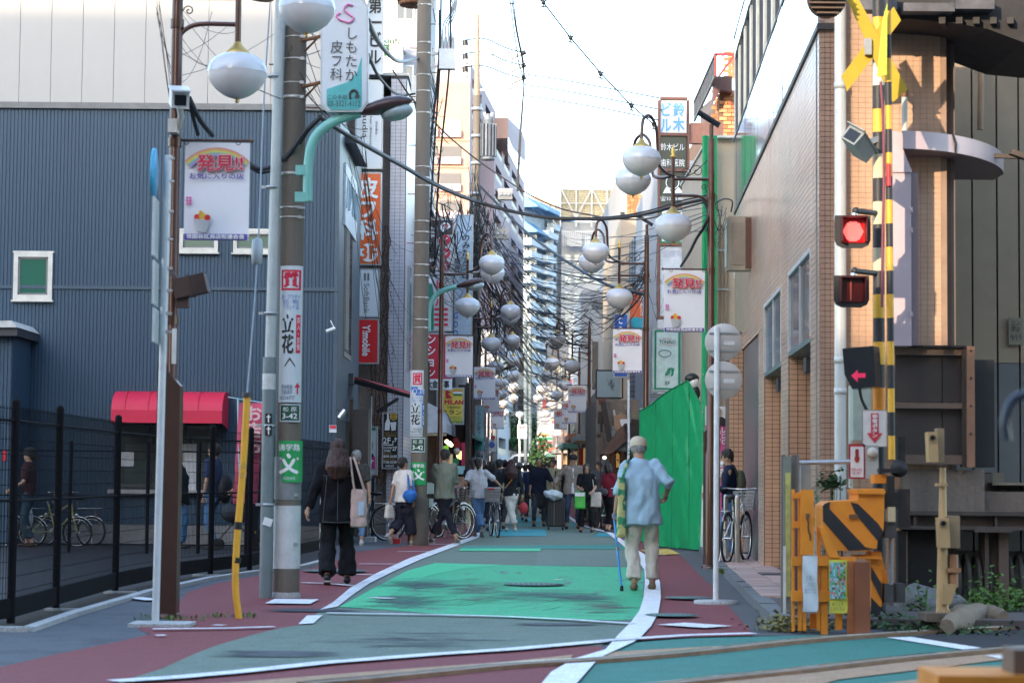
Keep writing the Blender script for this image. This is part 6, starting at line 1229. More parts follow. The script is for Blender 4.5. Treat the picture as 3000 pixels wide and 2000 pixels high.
s=thing('traffic_sign','no entry triangle and blue arrow disc on a far pole above the crowd','traffic sign',P(1443,1400,85));m=MB();pbox(m,1432,1287,1454,1322,85,.05);m.build('panel',SW,s);m=MB();m.lathe(P(1441,1302,84.97),[(.12,0),(0,0)],18,0,rt);m.build('blue_disc',blue_i,s);m=MB();ppoly(m,[(1437,1277),(1452,1277),(1445,1290)],84.95,.02);m.build('triangle',red_i,s);MB().tube([P(1443,1420,85.1),P(1443,1275,85.1)],.04,6).build('pole',steel,s)
s=panelsign(1119,1208,1169,1373,45.8,M('blackboard',(.012,.012,.014),.5),'black bar menu sign with bottle drawing on the white tiled wall');dd=45.8
m=MB();ppoly(m,[(1134,1211),(1139,1211),(1139,1224),(1143,1234),(1141,1260),(1127,1260),(1128,1240),(1134,1226)],dd-.005,.004);ppoly(m,[(1143,1237),(1161,1235),(1159,1260),(1147,1261)],dd-.005,.004);m.build('drawing',wt,s)
m=MB();m.lathe(P(1153,1220,dd-.01),[(.085,0),(0,0)],18,0,rt);m.build('gold_disc',M('ochre_print',(.55,.34,.06),.5),s);text(s,'BEER\n&\nFOODS',(1147,1213,1160,1228),dd-.01,ink,0)
text(s,'ベルギービール\nと料理のお店',(1123,1264,1163,1278),dd,M('ochre_print',None),.01);text(s,'2F',(1123,1281,1144,1298),dd,wt,.02);m=MB();pbox(m,1123,1301,1150,1304,dd-.01,.004);pbox(m,1150,1291,1152,1304,dd-.01,.004);pbox(m,1150,1291,1160,1293,dd-.01,.004);pbox(m,1158,1284,1160,1293,dd-.01,.004);ppoly(m,[(1154,1286),(1164,1286),(1159,1280)],dd-.011,.004);m.build('stair_arrow',wt,s)
text(s,'COUNTER\n&TABLE',(1122,1308,1148,1323),dd,wt,.02);text(s,'27',(1150,1308,1162,1319),dd,wt,.03);text(s,'MON-SAT',(1122,1326,1148,1330),dd,M('ochre_print',None),0);text(s,'18:00-26:00',(1122,1332,1162,1340),dd,wt,.02);text(s,'SUN/HOLIDAY',(1122,1343,1160,1347),dd,M('ochre_print',None),0);text(s,'17:00-25:00',(1122,1349,1162,1357),dd,wt,.02);text(s,'AGLIO',(1129,1361,1154,1367),dd,wt,.02)
s=panelsign(1072,1248,1105,1391,44.8,M('poster_white',(.56,.62,.66),.5),'white and pink portrait poster beside the white tiled building');m=MB();pbox(m,1074,1252,1100,1260,44.78,.01);m.build('green_strip',green_i,s);m=MB();ppoly(m,[(1078,1338),(1080,1330),(1092,1328),(1098,1340)],44.77,.01);m.build('printed_suit',ink,s);m=MB();c=P(1083,1305,44.76);m.lathe(c,[(.07,0),(0,0)],16,0,Matrix.Diagonal((1,1,1.9))@rt);m.build('printed_head',M('skin_print',None),s);m=MB();pbox(m,1074,1338,1099,1372,44.76,.01);m.build('pink_block',pinki,s);text(s,'ケ',(1079,1344,1095,1362),44.76,wt,.04)
bf2=M('brown_sign_frame',(.16,.06,.04),.5);D=48.0
st_=thing('stacked_sign','tall brown framed stack of sign panels, blue lettered at the top','sign',P(1973,937,D))
m=MB();a,b,c_,e=rectw(1927,288,2020,937,D);m.box(a,a+.05,D,D+.25,c_,e);m.box(b-.05,b,D,D+.25,c_,e);m.box(a+.05,b-.05,D+.1,D+.2,c_,e)
for y in(288,394,498,606,716,930):z=WZ(y,D,1973);m.box(a+.05,b-.05,D+.002,D+.24,z-.03,z+.03)
m.build('frame',bf2,st_)
def pn(y0,y1,mt,nm='panel',t=.02):m=MB();pbox(m,1934,y0,2012,y1,D+.05,t);return m.build(nm,mt,st_)
pn(292,390,SW);text(st_,'鈴木',(1972,300,2004,385),D+.05,M('sky_blue_ink',(.13,.36,.75),.5),.02,name='hidden')if 0 else None
text(st_,'鈴\n木',(1972,300,2005,386),D+.05,M('sky_blue_ink',(.13,.36,.75),.5),.03);text(st_,'ビ\nル',(1936,300,1966,386),D+.05,M('sky_blue_ink',None),.03)
olive=M('olive_panel',(.055,.06,.04),.5);pn(398,496,olive);text(st_,'鈴木ビル',(1935,420,2006,442),D+.05,wt,0);text(st_,'歯科医院',(1935,466,2006,488),D+.05,wt,0)
pn(502,603,olive);m=MB();c=P(1970,535,D+.03);m.lathe(c,[(.155,0),(.135,0)],24,0,rt);ppoly(m,[(1942,566),(1955,542),(1968,566)],D+.03,.005);ppoly(m,[(1970,566),(1988,548),(2003,566)],D+.03,.005);m.build('moon_and_hills',wt,st_);text(st_,'☎321-5480',(1934,575,2006,589),D+.05,wt,0)
pn(611,712,green_i);m=MB();pbox(m,1939,616,2007,707,D+.045,.004);m.build('panel',SW,st_);pn(720,926,M('faded_white_panel',(.48,.50,.53),.5));text(st_,'空室有',(1940,732,2000,752),D+.05,M('very_faded_ink',(.40,.41,.5),.5),0)
MB().box(WX(2020,D),WX(2105,49),D+.1,D+.3,WZ(413,D),WZ(353,D)).build('mount_beam',M('salmon_brown_beam',(.36,.16,.11),.6),st_)
s=panelsign(1910,961,2000,1147,46.5,M('pale_mint_sign',(.50,.60,.56),.45),'white pizzeria sign with a green inner border, above the green sheet',t=.3);dd=46.5
m=MB()
for q in((1917,967,1923,1141),(1987,967,1994,1141),(1923,967,1987,972),(1923,1136,1987,1141)):pbox(m,*q,dd-.006,.004)
m.build('green_border',M('pizzeria_green',(.01,.20,.11),.5),s);text(s,'pizzeria',(1942,989,1967,995),dd,red_i,0);text(s,'TONINO',(1931,996,1980,1007),dd,ink,.0);text(s,'Cucina Napoletana',(1932,1009,1978,1013),dd,red_i,0);text(s,'3F',(1947,1116,1963,1127),dd,ink,.01)
m=MB();m.tube([P(1948+18*math.cos(t),1035-10*math.sin(t),dd-.02)for t in[2*math.pi*i/20 for i in range(21)]],.006,4,m=0);ppoly(m,[(1958,1078),(1966,1076),(1962,1095),(1950,1102),(1948,1096)],dd-.01,.004,1);ppoly(m,[(1966,1076),(1976,1080),(1972,1100),(1964,1102),(1968,1092)],dd-.01,.004,1);m.build('drawing',[ink,M('pizzeria_green',None)],s)
MB().box(WX(1905,47),WX(2012,47),46.6,47,WZ(1160,46.8),WZ(1150,46.8)).build('ledge',grey,s)
s=panelsign(1797,917,1841,1106,56,M('cobalt_sign',(.02,.11,.46),.45),'cobalt blue coffee sign behind the folded street banner');text(s,vert('COFFEE'),(1811,930,1824,1080),56,wt,.03)
s=panelsign(1841,845,1890,1060,56.5,M('vermilion_sign',(.62,.12,.04),.5),'vermilion sign behind the dark lamp post on the right');text(s,'横\n浜\nダ\nン\nス',(1874,860,1886,925),56.5,wt,.02);m=MB();ppoly(m,[(1846,935),(1860,928),(1884,932),(1889,950),(1880,972),(1852,972)],56.48,.01);m.build('blue_shape',M('cyan_print',(.02,.36,.5),.5),s)
s=panelsign(1745,1083,1826,1167,62,M('slate_map_face',(.30,.38,.39),.5,0,.05,3),'blank looking slate grey map board hanging over the right pavement',black);m=MB();mr=random.Random(5)
x,y=1778,1108
for k in range(34):
 nx=x+mr.uniform(-3,4.2);ny=y+mr.uniform(-7,8);nx=min(max(nx,1776),1820);ny=min(max(ny,1092),1160);m.beam(P(x,y,61.98),P(nx,ny,61.98),.012,.01);x,y=nx,ny
m.build('map_lines',M('map_line',(.12,.15,.15),.6),s,kind='stuff')
s=thing('fishmonger_sign','round white fishmonger sign with black characters under a street banner','sign',P(1680,1252,96));m=MB();m.lathe(P(1680,1252,96),[(0,-.05),(.28,-.05),(.28,.08),(0,.08)],26,0,rt);m.build('disc',M('sign_lit_cream',(.72,.70,.62),.5),s);text(s,'鮮魚\n三友',(1671,1242,1691,1262),95.93,ink,.0)
s=thing('convenience_store','convenience store front with orange, green and red stripes at the far right of the street','shop',P(1610,1400,152));D=152
MB().box(WX(1577,D),WX(1690,D),D,D+10,0,WZ(1130,D)).build('wall',M('store_wall',(.26,.27,.29),.8),s);m=MB();pbox(m,1573,1262,1650,1302,D-.3,.3);m.build('fascia',M('fascia_white',(.40,.41,.42),.5),s)
for y0,y1,mt in((1270,1277,M('stripe_orange',(.75,.22,.05),.5)),(1281,1288,M('stripe_green',(.01,.18,.08),.5)),(1292,1297,red_i)):m=MB();pbox(m,1577,y0,1650,y1,D-.33,.02);m.build('stripe',mt,s)
m=MB();pbox(m,1576,1303,1604,1316,D-.2,.1);m.build('red_board',red_i,s);m=MB();pbox(m,1600,1320,1650,1400,D-.02,.01);m.build('window',paleglass,s)
for(x0,y0,x1,y1,d,mt,lb,cat)in((1657,1268,1712,1330,112,M('orange_awning',(.75,.20,.03),.6),'orange shop panel behind the dark lamp posts','shop panel'),(1655,1330,1680,1372,112,M('orange_box',(.72,.24,.06),.6),'lower orange counter front beyond the crowd','shop panel'),(1700,1312,1722,1372,84,M('red_noren',(.55,.02,.02),.7),'red cloth strip with dark writing beside the fourth lamp post','cloth sign'),(1682,1320,1700,1350,100,M('crimson_goods',(.45,.02,.04),.7),'crimson stall goods under the fishmonger sign','goods'),(1632,1330,1650,1372,120,M('poster_white',None),'pale posters taped by the convenience store','posters'),(1590,1168,1606,1196,130,M('dull_red',(.25,.02,.02),.6),'small red and white far sign over the street end','sign'),(1680,1215,1712,1262,112,M('deep_teal_board',(.03,.16,.15),.6),'teal board behind the round fishmonger sign','board'),(1670,1110,1712,1128,105,M('pink_green_sign',(.55,.12,.2),.6),'pink sign strip under the globes of the third lamp','sign')):
 m=MB();pbox(m,x0,y0,x1,y1,d,.15);m.build(cat.replace(' ','_'),mt,label=lb,cat=cat)
m=MB();a=P(1560,1120,150)
rp2=thing('right_shop_row','row of low crowded shopfronts beyond the crowd on the right','building',(WX(1700,108),108,0));MB().box(2.9,9,70,150,0,4.2).build('wall',M('mixed_grey_brown',(.17,.14,.12),.8,0,.35,.6,dirt=.4),rp2)
for k in range(8):
 y=72+k*9.5;MB().box(2.2,2.95,y,y+7,2.5+.2*(k%2),2.72+.2*(k%2)).build('awning',M('awn_%d'%(k%4),((.3,.3,.3),(.45,.12,.05),(.08,.2,.16),(.5,.48,.42))[k%4],.7),rp2);MB().box(2.84,2.89,y+.5,y+6.5,.4,2.4).build('shop_window',M('warm_window',(.55,.36,.16),.5,emit=.06),rp2)
D=52.;rs_=thing('ramshackle_shop','ramshackle dark timber shopfront with tin canopy and spotlight left of the green sheet','shop',P(1810,1400,D));tim=M('dark_timber',(.045,.032,.028),.8,0,.3,6,dirt=.3);tinm=M('grey_tin',(.17,.19,.18),.5,.3,.25,5,dirt=.4)
x0,x1=WX(1745,D+6),WX(1880,D);MB().box(WX(1752,D),x1,D+1.3,D+9,0,3.2).build('wall',M('shop_plaster',(.20,.16,.13),.85,0,.3,2,dirt=.5),rs_);MB().box(WX(1785,D),WX(1835,D),D+.9,D+1.29,0,1.9).build('interior',M('glowing_interior',(.10,.05,.025),.8,emit=.03),rs_)  # interior block glows faintly to imitate warm indoor light
jr=random.Random(11)
for k in range(34):
 x=jr.uniform(1752,1868);y=jr.uniform(1170,1330);w_=jr.uniform(5,22);h=jr.uniform(10,45);cc=jr.choice((tim,tinm,M('tan_board',(.36,.22,.13),.8,0,.2,5,dirt=.3),M('olive_board',(.24,.24,.17),.8,dirt=.3),M('whitish_board',(.46,.47,.47),.7,dirt=.3),M('red_brown_board',(.16,.05,.035),.8,dirt=.3),tim))
 c=P(x,y,D+jr.uniform(.55,1.2));MB().box(-w_*D/F/2,w_*D/F/2,-.03,.03,-h*D/F/2,h*D/F/2,0,Matrix.Translation(c)@Matrix.Rotation(jr.uniform(-.2,.2),4,'Y')).build('board',cc,rs_)
def pp4(name,pts,d,t,mt,par=rs_):m=MB();ppoly(m,pts,d,t);return m.build(name,mt,par)
pp4('leaning_beam',[(1760,1176),(1775,1174),(1794,1290),(1778,1296)],D+.2,.15,tim);pp4('canopy',[(1756,1330),(1830,1240),(1868,1236),(1870,1262),(1790,1328)],D-.3,.5,M('rust_tin',(.13,.075,.055),.7,.2,.35,6,dirt=.5));pp4('tin_valance',[(1788,1318),(1800,1295),(1834,1292),(1834,1322)],D-.1,.1,tinm);pp4('roof_edge',[(1830,1245),(1872,1228),(1872,1282),(1845,1296)],D-.6,.4,tim)
pp4('brown_panel',[(1799,1216),(1834,1213),(1834,1250),(1800,1256)],D+.1,.05,M('tan_board',None));pp4('white_plate',[(1817,1228),(1842,1226),(1842,1246),(1822,1249),(1818,1240)],D-.2,.05,white)
for x in(1757,1786,1834):m=MB();pbox(m,x,1325,x+4,1480,D,.1);m.build('post',tim,rs_)
m=MB();pbox(m,1801,1322,1819,1374,D+.3,.03);m.build('black_board',M('blackboard',None),rs_);text(rs_,'魚\n旨',(1804,1326,1816,1368),D+.3,M('glowing_gold_ink',(.75,.42,.12),.5,emit=.05),.04)  # faint glow put into the gold ink, though the lettering is no lamp
c=P(1771,1340,D-.1);m=MB();m.ball(c,.045,.03,.04,10);m.build('spotlight_bulb',M('bulb_warm',(1,.75,.45),.4,emit=1.2),rs_);MB().tube([c+Vector((0,.03,0)),c+Vector((-.05,.15,.12))],.05,8).build('spotlight_can',tinm,rs_)
for k in range(9):m=MB();pbox(m,1757+k*3.4,1345,1759.6+k*3.4,1470,D+.5,.04);m.build('slat',M('grey_slat',(.25,.27,.28),.7),rs_)
m=MB().tube([P(1841,1112,51),P(1842,1300,51),P(1838,1480,51)],.03,8);m.build('white_downpipe',white,label='slim pale downpipe between the ramshackle shop and the green sheet',cat='pipe')
m=MB();c=P(1866,1330,50)
for k in range(40):a=rnd.uniform(-1.2,4.3);L=rnd.uniform(.12,.26);t=Vector((math.cos(a)*L,rnd.uniform(-.1,.1),math.sin(a)*L));q=c+Vector((0,0,rnd.uniform(-.3,.3)));m.add([q,q+t*.5+Vector((0,0,.02)),q+t,q+t*.5-Vector((0,0,.02))],[(0,1,2,3)])
m.build('palm_leaves',leafd,label='spiky dark palm leaves at the left edge of the green sheet',cat='plant',kind='stuff')
o=thing('ornament','black and white painted figure ornament peeking over the green sheet','ornament',P(2032,1160,38.5));c=P(2032,1128,38.5)
MB().ball(c+Vector((0,0,.05)),.10,.08,.12,14).build('head',white,o);MB().ball(c+Vector((-.03,.02,.12)),.13,.1,.10,14).ball(c+Vector((-.12,.02,.02)),.05,.05,.1,10).build('cap',black,o);MB().ball(c+Vector((.02,0,-.14)),.10,.08,.14,14).build('body',black,o)
D=51.;ls=thing('tent_awning_shop','shop under a white tent awning with warm glowing goods, left of the lamp post','shop',P(1300,1480,D));wood=M('lattice_wood',(.14,.07,.04),.7)
MB().box(WX(1246,D),WX(1360,56),56,64,0,2.95).build('wall',M('dark_interior',(.04,.032,.028),.8),ls);MB().box(WX(1246,D),WX(1252,D),D,58,0,4.0).build('side_wall',tim,ls)
pp4('awning_front',[(1246,1182),(1256,1180),(1290,1198),(1308,1240),(1308,1266),(1246,1268)],D-.6,.04,M('tent_white',(.55,.54,.55),.7),ls)
m=MB();A=[P(x,y,D-.6)for x,y in((1256,1180),(1290,1198),(1308,1240),(1308,1268))];Bq=[P(x,y,57)for x,y in((1300,1205),(1325,1222),(1340,1255),(1340,1282))]
for i in range(3):m.add([A[i],A[i+1],Bq[i+1],Bq[i]],[(0,1,2,3)])
m.build('awning_side',M('tent_grey',(.34,.36,.42),.7),ls);m=MB();A2=[a.lerp(b,.45)+Vector((.006,0,.004))for a,b in zip(A,Bq)];B2=[a.lerp(b,.62)+Vector((.006,0,.004))for a,b in zip(A,Bq)]
for i in range(3):m.add([A2[i],A2[i+1],B2[i+1],B2[i]],[(0,1,2,3)])
m.build('awning_stripe',M('tent_brown',(.16,.12,.13),.7),ls);m=MB();pbox(m,1246,1268,1308,1276,D-.58,.1);m.build('awning_beam',M('tan_beam',(.4,.3,.18),.7),ls)
for k in range(6):m=MB();pbox(m,1252+k*5,1278,1253.6+k*5,1430,D+.6,.04);m.build('lattice_bar',wood,ls)
for k in range(12):m=MB();pbox(m,1252,1285+k*12,1279,1286.5+k*12,D+.57,.03);m.build('lattice_bar',wood,ls)
for x,y,r in((1309,1293,.05),(1317,1298,.055),(1322,1303,.045)):MB().ball(P(x,y,D+.3),r,n=10).build('bulb',M('bulb_warm',None),ls)
MB().ball(P(1349,1333,55),.11,n=12).build('paper_lantern',M('lantern_lit',(1,.62,.2),.5,emit=.45),ls);MB().ball(P(1338,1322,54.5),.09,n=12).build('paper_lantern',M('lantern_cream',(.6,.5,.4),.5),ls)
pp4('red_parasol',[(1326,1283),(1340,1281),(1352,1300),(1346,1314),(1330,1308)],55,.1,M('dark_red_cloth',(.30,.02,.025),.7),ls);pp4('lime_box',[(1298,1306),(1314,1303),(1314,1318),(1298,1318)],D+.5,.1,M('lime',(.2,.6,.05),.6),ls)
for x0,x1,y0,y1,mt in((1318,1326,1330,1380,M('glowing_menu',(.65,.5,.3),.6,emit=.05)),(1328,1344,1342,1360,green_i),(1331,1362,1364,1388,M('aqua_menu',(.35,.6,.6),.6)),(1352,1362,1296,1362,M('crimson_flag',(.5,.02,.09),.7)),(1300,1318,1330,1376,M('glowing_goods',(.5,.28,.1),.6,emit=.08)),(1240,1250,1300,1440,pinki)):  # menu and goods glow slightly, standing in for warm bulb light
 m=MB();pbox(m,x0,y0,x1,y1,D+2.5,.05);m.build('shop_card',mt,ls)
gsr=thing('green_awning_shop','shop with a faded green striped awning behind the second left lamp post','shop',P(1400,1450,60));MB().prism([P(1337,1250,58),P(1412,1286,58),P(1412,1294,58),P(1337,1260,58)],(0,6,0)).build('awning',M('faded_green_awning',(.16,.33,.26),.7),gsr);MB().box(WX(1340,64),WX(1400,64),64,70,0,4).build('wall',M('dark_interior',None),gsr)
lr=thing('left_shop_row','row of low shopfronts receding along the left side of the street','building',(-3,100,0));MB().box(-9,-2.0,72,160,0,4).build('wall',M('mixed_grey',(.12,.13,.15),.8,0,.35,.6,dirt=.4),lr)
for k in range(8):y=74+k*9.5;MB().box(-2.0,-1.4,y,y+7,2.5+.2*(k%2),2.7+.2*(k%2)).build('awning',M('awn2_%d'%(k%3),((.1,.2,.3),(.3,.3,.32),(.3,.07,.05))[k%3],.7),lr);MB().box(-1.99,-1.95,y+.5,y+6.5,.4,2.4).build('shop_window',M('cool_window',(.2,.24,.26),.3),lr)
ra=thing('red_shop_awning','folded dark red awning arm reaching over the pavement beside the tiled building','awning',P(1140,1130,41));q=[P(1035,1098,41),P(1190,1142,41),P(1240,1160,40.6),P(1238,1197,40.6),P(1205,1150,40.8),P(1035,1124,41)]
m=MB();m.prism([P(1036,1102,41.3),P(1190,1143,41),P(1232,1165,40.6),P(1240,1170,40.6),P(1190,1152,41),P(1036,1112,41.3)],(0,.9,0));m.build('canvas',M('awning_red',(.40,.03,.035),.7),ra);m=MB();m.prism([P(1198,1148,40.4),P(1238,1170,40.4),P(1240,1196,40.4),P(1205,1172,40.4)],(0,.03,0));m.build('valance',M('awning_red',None),ra)
MB().beam(P(1020,1112,41.2),P(1120,1138,41),.08,.09).beam(P(1105,1136,41),P(1202,1160,40.7),.07,.07).build('arm',black,ra);m=MB();pbox(m,989,1093,1035,1126,40.8,.3);m.build('housing',darkgrey,ra)
MB().beam(P(1105,1206,45),P(1165,1168,44),.05,.05).build('stay_pole',black,label='dark slanted stay pole against the white tiled wall',cat='pole')
lo=thing('side_entrance','brown entrance screen and pillar at the corner of the siding building','entrance',P(1040,1550,41));m=MB();pbox(m,1032,1200,1078,1570,40.6,.3);m.build('pillar',M('taupe_panel',(.11,.085,.075),.6),lo);m=MB();pbox(m,1078,1160,1086,1560,42,.2);m.build('edge_pipe',steel,lo)
m=MB();pbox(m,1000,1170,1032,1560,41.2,.1);m.build('door',M('brown_door2',(.15,.085,.06),.6),lo);m=MB();pbox(m,1058,1573,1098,1592,40.5,.5);m.build('step',kerbm,lo)
c=P(1003,1212,37.7);o=thing('spot_lamp','silver cylindrical spot lamp on the siding building corner','lamp',c);MB().tube([c+Vector((.04,0,.06)),c+Vector((-.06,-.05,-.08))],.05,12).build('can',chrome,o);MB().beam(c+Vector((-.1,.2,.08)),c+Vector((.03,0,.05)),.03,.03).build('arm',darkgrey,o)
c=P(968,966,37.7);o=thing('wifi_antenna','white stubby camera with a thin rod on the siding building corner','camera',c);MB().tube([c+Vector((-.07,-.05,-.03)),c+Vector((.08,0,.03))],.03,10).build('tube',white,o);MB().tube([c+Vector((.06,0,.04)),c+Vector((0,0,.17))],.01,6).build('rod',white,o)
s=panelsign(964,1244,986,1266,37.8,SW,'small red and white notice on the siding near the corner',t=.02,fw=0);m=MB();pbox(m,966,1246,984,1254,37.79,.005);m.build('red_band',red_i,s)
nb=thing('nobori_flag','tall pink promotional flag on a pale blue pole behind the yellow guard','flag',P(705,1530,34));MB().tube([P(705,1540,34),P(697,1165,34)],.016,6).tube([P(668,1163,34),P(775,1180,34)],.01,5).build('pole',M('pale_blue_pole',(.35,.55,.62),.5),nb)
m=MB();m.grid(lambda u,v:P(700+72*u-18*(1-v),1475-295*v,34+.05*math.sin(u*6+v*5)),10,14);m.build('cloth',M('pink_flag',(.60,.09,.16),.7),nb);text(nb,'お\n店\n市',(718,1190,765,1330),33.9,M('flag_pale',(.72,.5,.5),.7),.03)
cbm=M('cable_brown',(.035,.026,.022),.6,0,.3,8);cbk=M('cable_black',(.018,.022,.028),.55);cgr=M('cable_grey',(.16,.16,.17),.5);wr=random.Random(21)
def cable(pts,r,mt,label,n=6,cat='cable'):
 return MB().tube(smooth([P(*p)for p in pts],n),r,7).build('cable',mt,label=label,cat=cat)
cable([(728,478,21.8),(760,495,21.8),(800,485,21.8),(850,448,21.8),(895,385,21.7),(938,345,21.7)],.022,cbk,'thick black cable looping from the left banner up over the thick concrete pole')
cable([(728,488,21.9),(765,505,21.9),(808,492,21.9),(858,450,21.9),(902,385,21.8),(940,345,21.8)],.018,cbk,'second black cable running just under the loop at the left banner')
cable([(938,343,21.7),(1000,385,23),(1090,438,26),(1180,488,30),(1280,545,34),(1390,590,38),(1500,620,38),(1600,638,37),(1700,643,36),(1800,640,34.5),(1900,625,32.5),(1990,600,31),(2080,580,30)],.026,cbm,'thick dark brown cable sagging right across the street to the bronze lamp post')
m=MB()
q=smooth([P(*p)for p in[(938,340,21.7),(1000,381,23),(1090,432,26),(1180,482,30),(1280,538,34),(1390,585,38),(1500,616,38),(1600,634,37),(1700,638,36),(1800,634,34.5),(1900,617,32.5),(1990,590,31),(2080,570,30)]],6);m.tube(q,.012,5);m.build('cable',cbk,label='thin black cable lashed along the thick brown one',cat='cable')
cable([(1150,205,38),(1200,280,39),(1260,345,40),(1320,405,41),(1400,470,42),(1480,525,42),(1560,575,41),(1640,610,40),(1720,628,38),(1800,640,36),(1900,640,34),(2000,610,31.5),(2080,588,30)],.015,M('cable_tan',(.13,.085,.06),.6),'tan brown cable falling from the second concrete pole to meet the thick one')
cable([(1405,545,61),(1460,600,60),(1525,665,58),(1602,726,55),(1700,791,50),(1790,838,46),(1893,862,42)],.035,cbk,'heavy black cable descending from the far utility pole to the right lamp post')
cable([(1078,60,21.6),(1095,100,23),(1130,150,27),(1170,180,32),(1222,170,39)],.03,cgr,'grey corrugated hose bending from the clinic sign to the second concrete pole')
cable([(1078,160,21.6),(1110,225,27),(1150,268,34),(1180,280,38),(1215,275,39)],.02,cbm,'brown knotted cable from the clinic sign to the box on the second pole')
cable([(555,295,18.5),(565,340,18.6),(580,395,18.9)],.018,cbk,'short black cable behind the security camera, left strand');cable([(553,285,18.5),(585,350,18.6),(622,397,18.9)],.022,cbk,'short black cable behind the security camera, right strand')
cable([(2060,583,30),(2075,620,30),(2065,660,30),(2040,700,30.5),(2020,740,32),(1995,780,36)],.022,cbk,'black cable dropping from the bronze lamp post behind the right banner')
cable([(2090,600,30),(2120,583,31),(2145,590,33),(2142,620,34)],.012,cbk,'thin cable reaching from the bronze lamp post to the cream wall')
for k,(y0,y1)in enumerate(((217,290),(248,322),(280,352))):cable([(1536,y0,62),(1640,y0+(y1-y0)*.22,58),(1800,y0+(y1-y0)*.62,53),(1945-8*k,y1,48)],.017,M('thin_blue_wire',(.03,.04,.06),.6),'thin sky wire to the blue lettered sign, '+('uppermost of three','middle of three','lowest of three')[k])
o=thing('insulated_line','pale line with small black fittings slanting across the open sky','cable',P(1600,0,44));ip=[(1560,-40,45),(1592,8,45),(1672,112,46),(1760,215,47),(1848,308,48),(1915,365,49),(1960,398,50)]
MB().tube([P(*p)for p in ip],.017,6).build('line',M('pale_line',(.05,.065,.08),.6),o)
for x,y,d in((1592,8,45),(1672,112,46),(1760,218,47),(1850,312,48),(1915,366,49)):
 c=P(x,y,d);MB().ball(c,.05,.05,.05,8).tube([c+Vector((-.07,0,.05)),c+Vector((0,0,.02)),c+Vector((.07,0,.05))],.02,6).tube([c+Vector((0,0,-.09)),c+Vector((0,0,.14))],.014,6).tube([c+Vector((-.05,0,-.08)),c+Vector((.05,0,-.1))],.018,6).build('fitting',black,o)
for k,(xa,xb,xc2)in enumerate(((1494,1506,1519),(1499,1512,1530),(1504,1515,1533))):
 m=MB();q=smooth([P(xa-4,-30,60),P(xb,90,60.5),P(xc2,180,61),P(1534,250,62),P(1526-2*k,400,62),P(1518-2*k,560,62)],6);m.tube(q,.018,5)
 for i in range(2,len(q),5):m.ball(q[i],.028,n=6)
 m.build('cable',cbk,label='beaded vertical line beside the cross frames, '+('left','middle','right')[k]+' strand',cat='cable')
for k in range(3):cable([(1362,118+39*k,62),(1420,114+40*k,62),(1480,140+38*k,62),(1534,155+38*k,62)],.02,cbk,'jumper wire on the far utility pole, '+('top','middle','bottom')[k])
for k,(x0,x1)in enumerate(((1288,1248),(1292,1262),(1320,1280))):cable([(x0,30-30*k,40),(x0-4,200,40),(x1+6,500,41),(x1-8,800,42)],.02 if k else .025,cbk,'black riser cable beside the second pole, '+('nearest','middle','farthest')[k])
for k in range(4):cable([(1296+9*k,110,40),(1300+7*k,70,40),(1318+5*k,40,40),(1325+4*k,5-8*k,40),(1290,-10-8*k,40),(1262,5+k*6,40)],.014,M('cable_pale',(.34,.35,.37),.5),'pale lead arching from the white junction box, %s from left'%('first','second','third','fourth')[k])
def tangle(name,label,segs,mt,n=4):
 m=MB();segs=[q[:3]+(q[3]*.68,)for q in segs]
 for a,b,sag,r in segs:m.tube(catenary(P(*a),P(*b),sag,12),r,n,cap=False)
 m.build(name,mt,label=label,cat='cables',kind='stuff')
J=lambda v,s:v+wr.gauss(0,s)
seg=[]
for k in range(40):y0=wr.uniform(560,900);seg.append(((J(1388,4),y0,62),(J(1728,6),wr.uniform(880,1060),68+wr.random()),wr.uniform(.3,1.4),wr.choice((.008,.012,.02))))
for k in range(44):seg.append(((J(1388,4),wr.uniform(600,950),62),(wr.uniform(1640,1700),wr.uniform(1020,1200),wr.uniform(82,118)),wr.uniform(.4,2.2),wr.choice((.010,.015,.024))))
for k in range(30):seg.append(((J(1440,12),wr.uniform(1020,1180),90),(wr.uniform(1600,1690),wr.uniform(1080,1220),wr.uniform(92,118)),wr.uniform(.2,1.6),wr.choice((.012,.018))))
for k in range(24):seg.append(((J(1400,10),wr.uniform(600,760),62),(J(1893,8),wr.uniform(700,900),42),wr.uniform(.2,1.2),wr.choice((.006,.008,.014))))
tangle('overhead_wires','mass of thin black wires fanning from the far utility pole down the street',seg,cbk)
seg=[]
for k in range(60):
 x=J(1388,9);y=wr.uniform(470,1000);seg.append(((x,y,61.6),(x+wr.uniform(-14,22),y+wr.uniform(20,130),61.6+wr.random()*.5),wr.uniform(-.2,.5),wr.choice((.012,.02,.03))))
for k in range(120):
 x=wr.uniform(1340,1450);y=wr.uniform(560,760);seg.append(((x,y,61),(x+wr.uniform(-40,40),y+wr.uniform(-30,60),61.5),wr.uniform(-.1,.6),wr.choice((.008,.014,.022))))
for k in range(60):
 x=wr.uniform(1380,1470);y=wr.uniform(840,960);seg.append(((x,y,60),(x+wr.uniform(-40,50),y+wr.uniform(-20,50),60.5),wr.uniform(-.1,.6),wr.choice((.01,.016))))
tangle('cable_tangle','dense knot of cables and coils wrapped round the far utility pole',seg,cbk)
seg=[]
for k in range(36):
 x=J(1240,10);y=wr.uniform(120,420);seg.append(((x,y,39.3),(x+wr.uniform(-20,70),y+wr.uniform(20,200),39.6),wr.uniform(.0,.7),wr.choice((.008,.012))))
for k in range(44):x=wr.uniform(1248,1350);y=wr.uniform(545,720);seg.append(((x,y,41),(x+wr.uniform(-50,60),y+wr.uniform(-20,90),42),wr.uniform(-.1,.5),wr.choice((.008,.012,.018))))
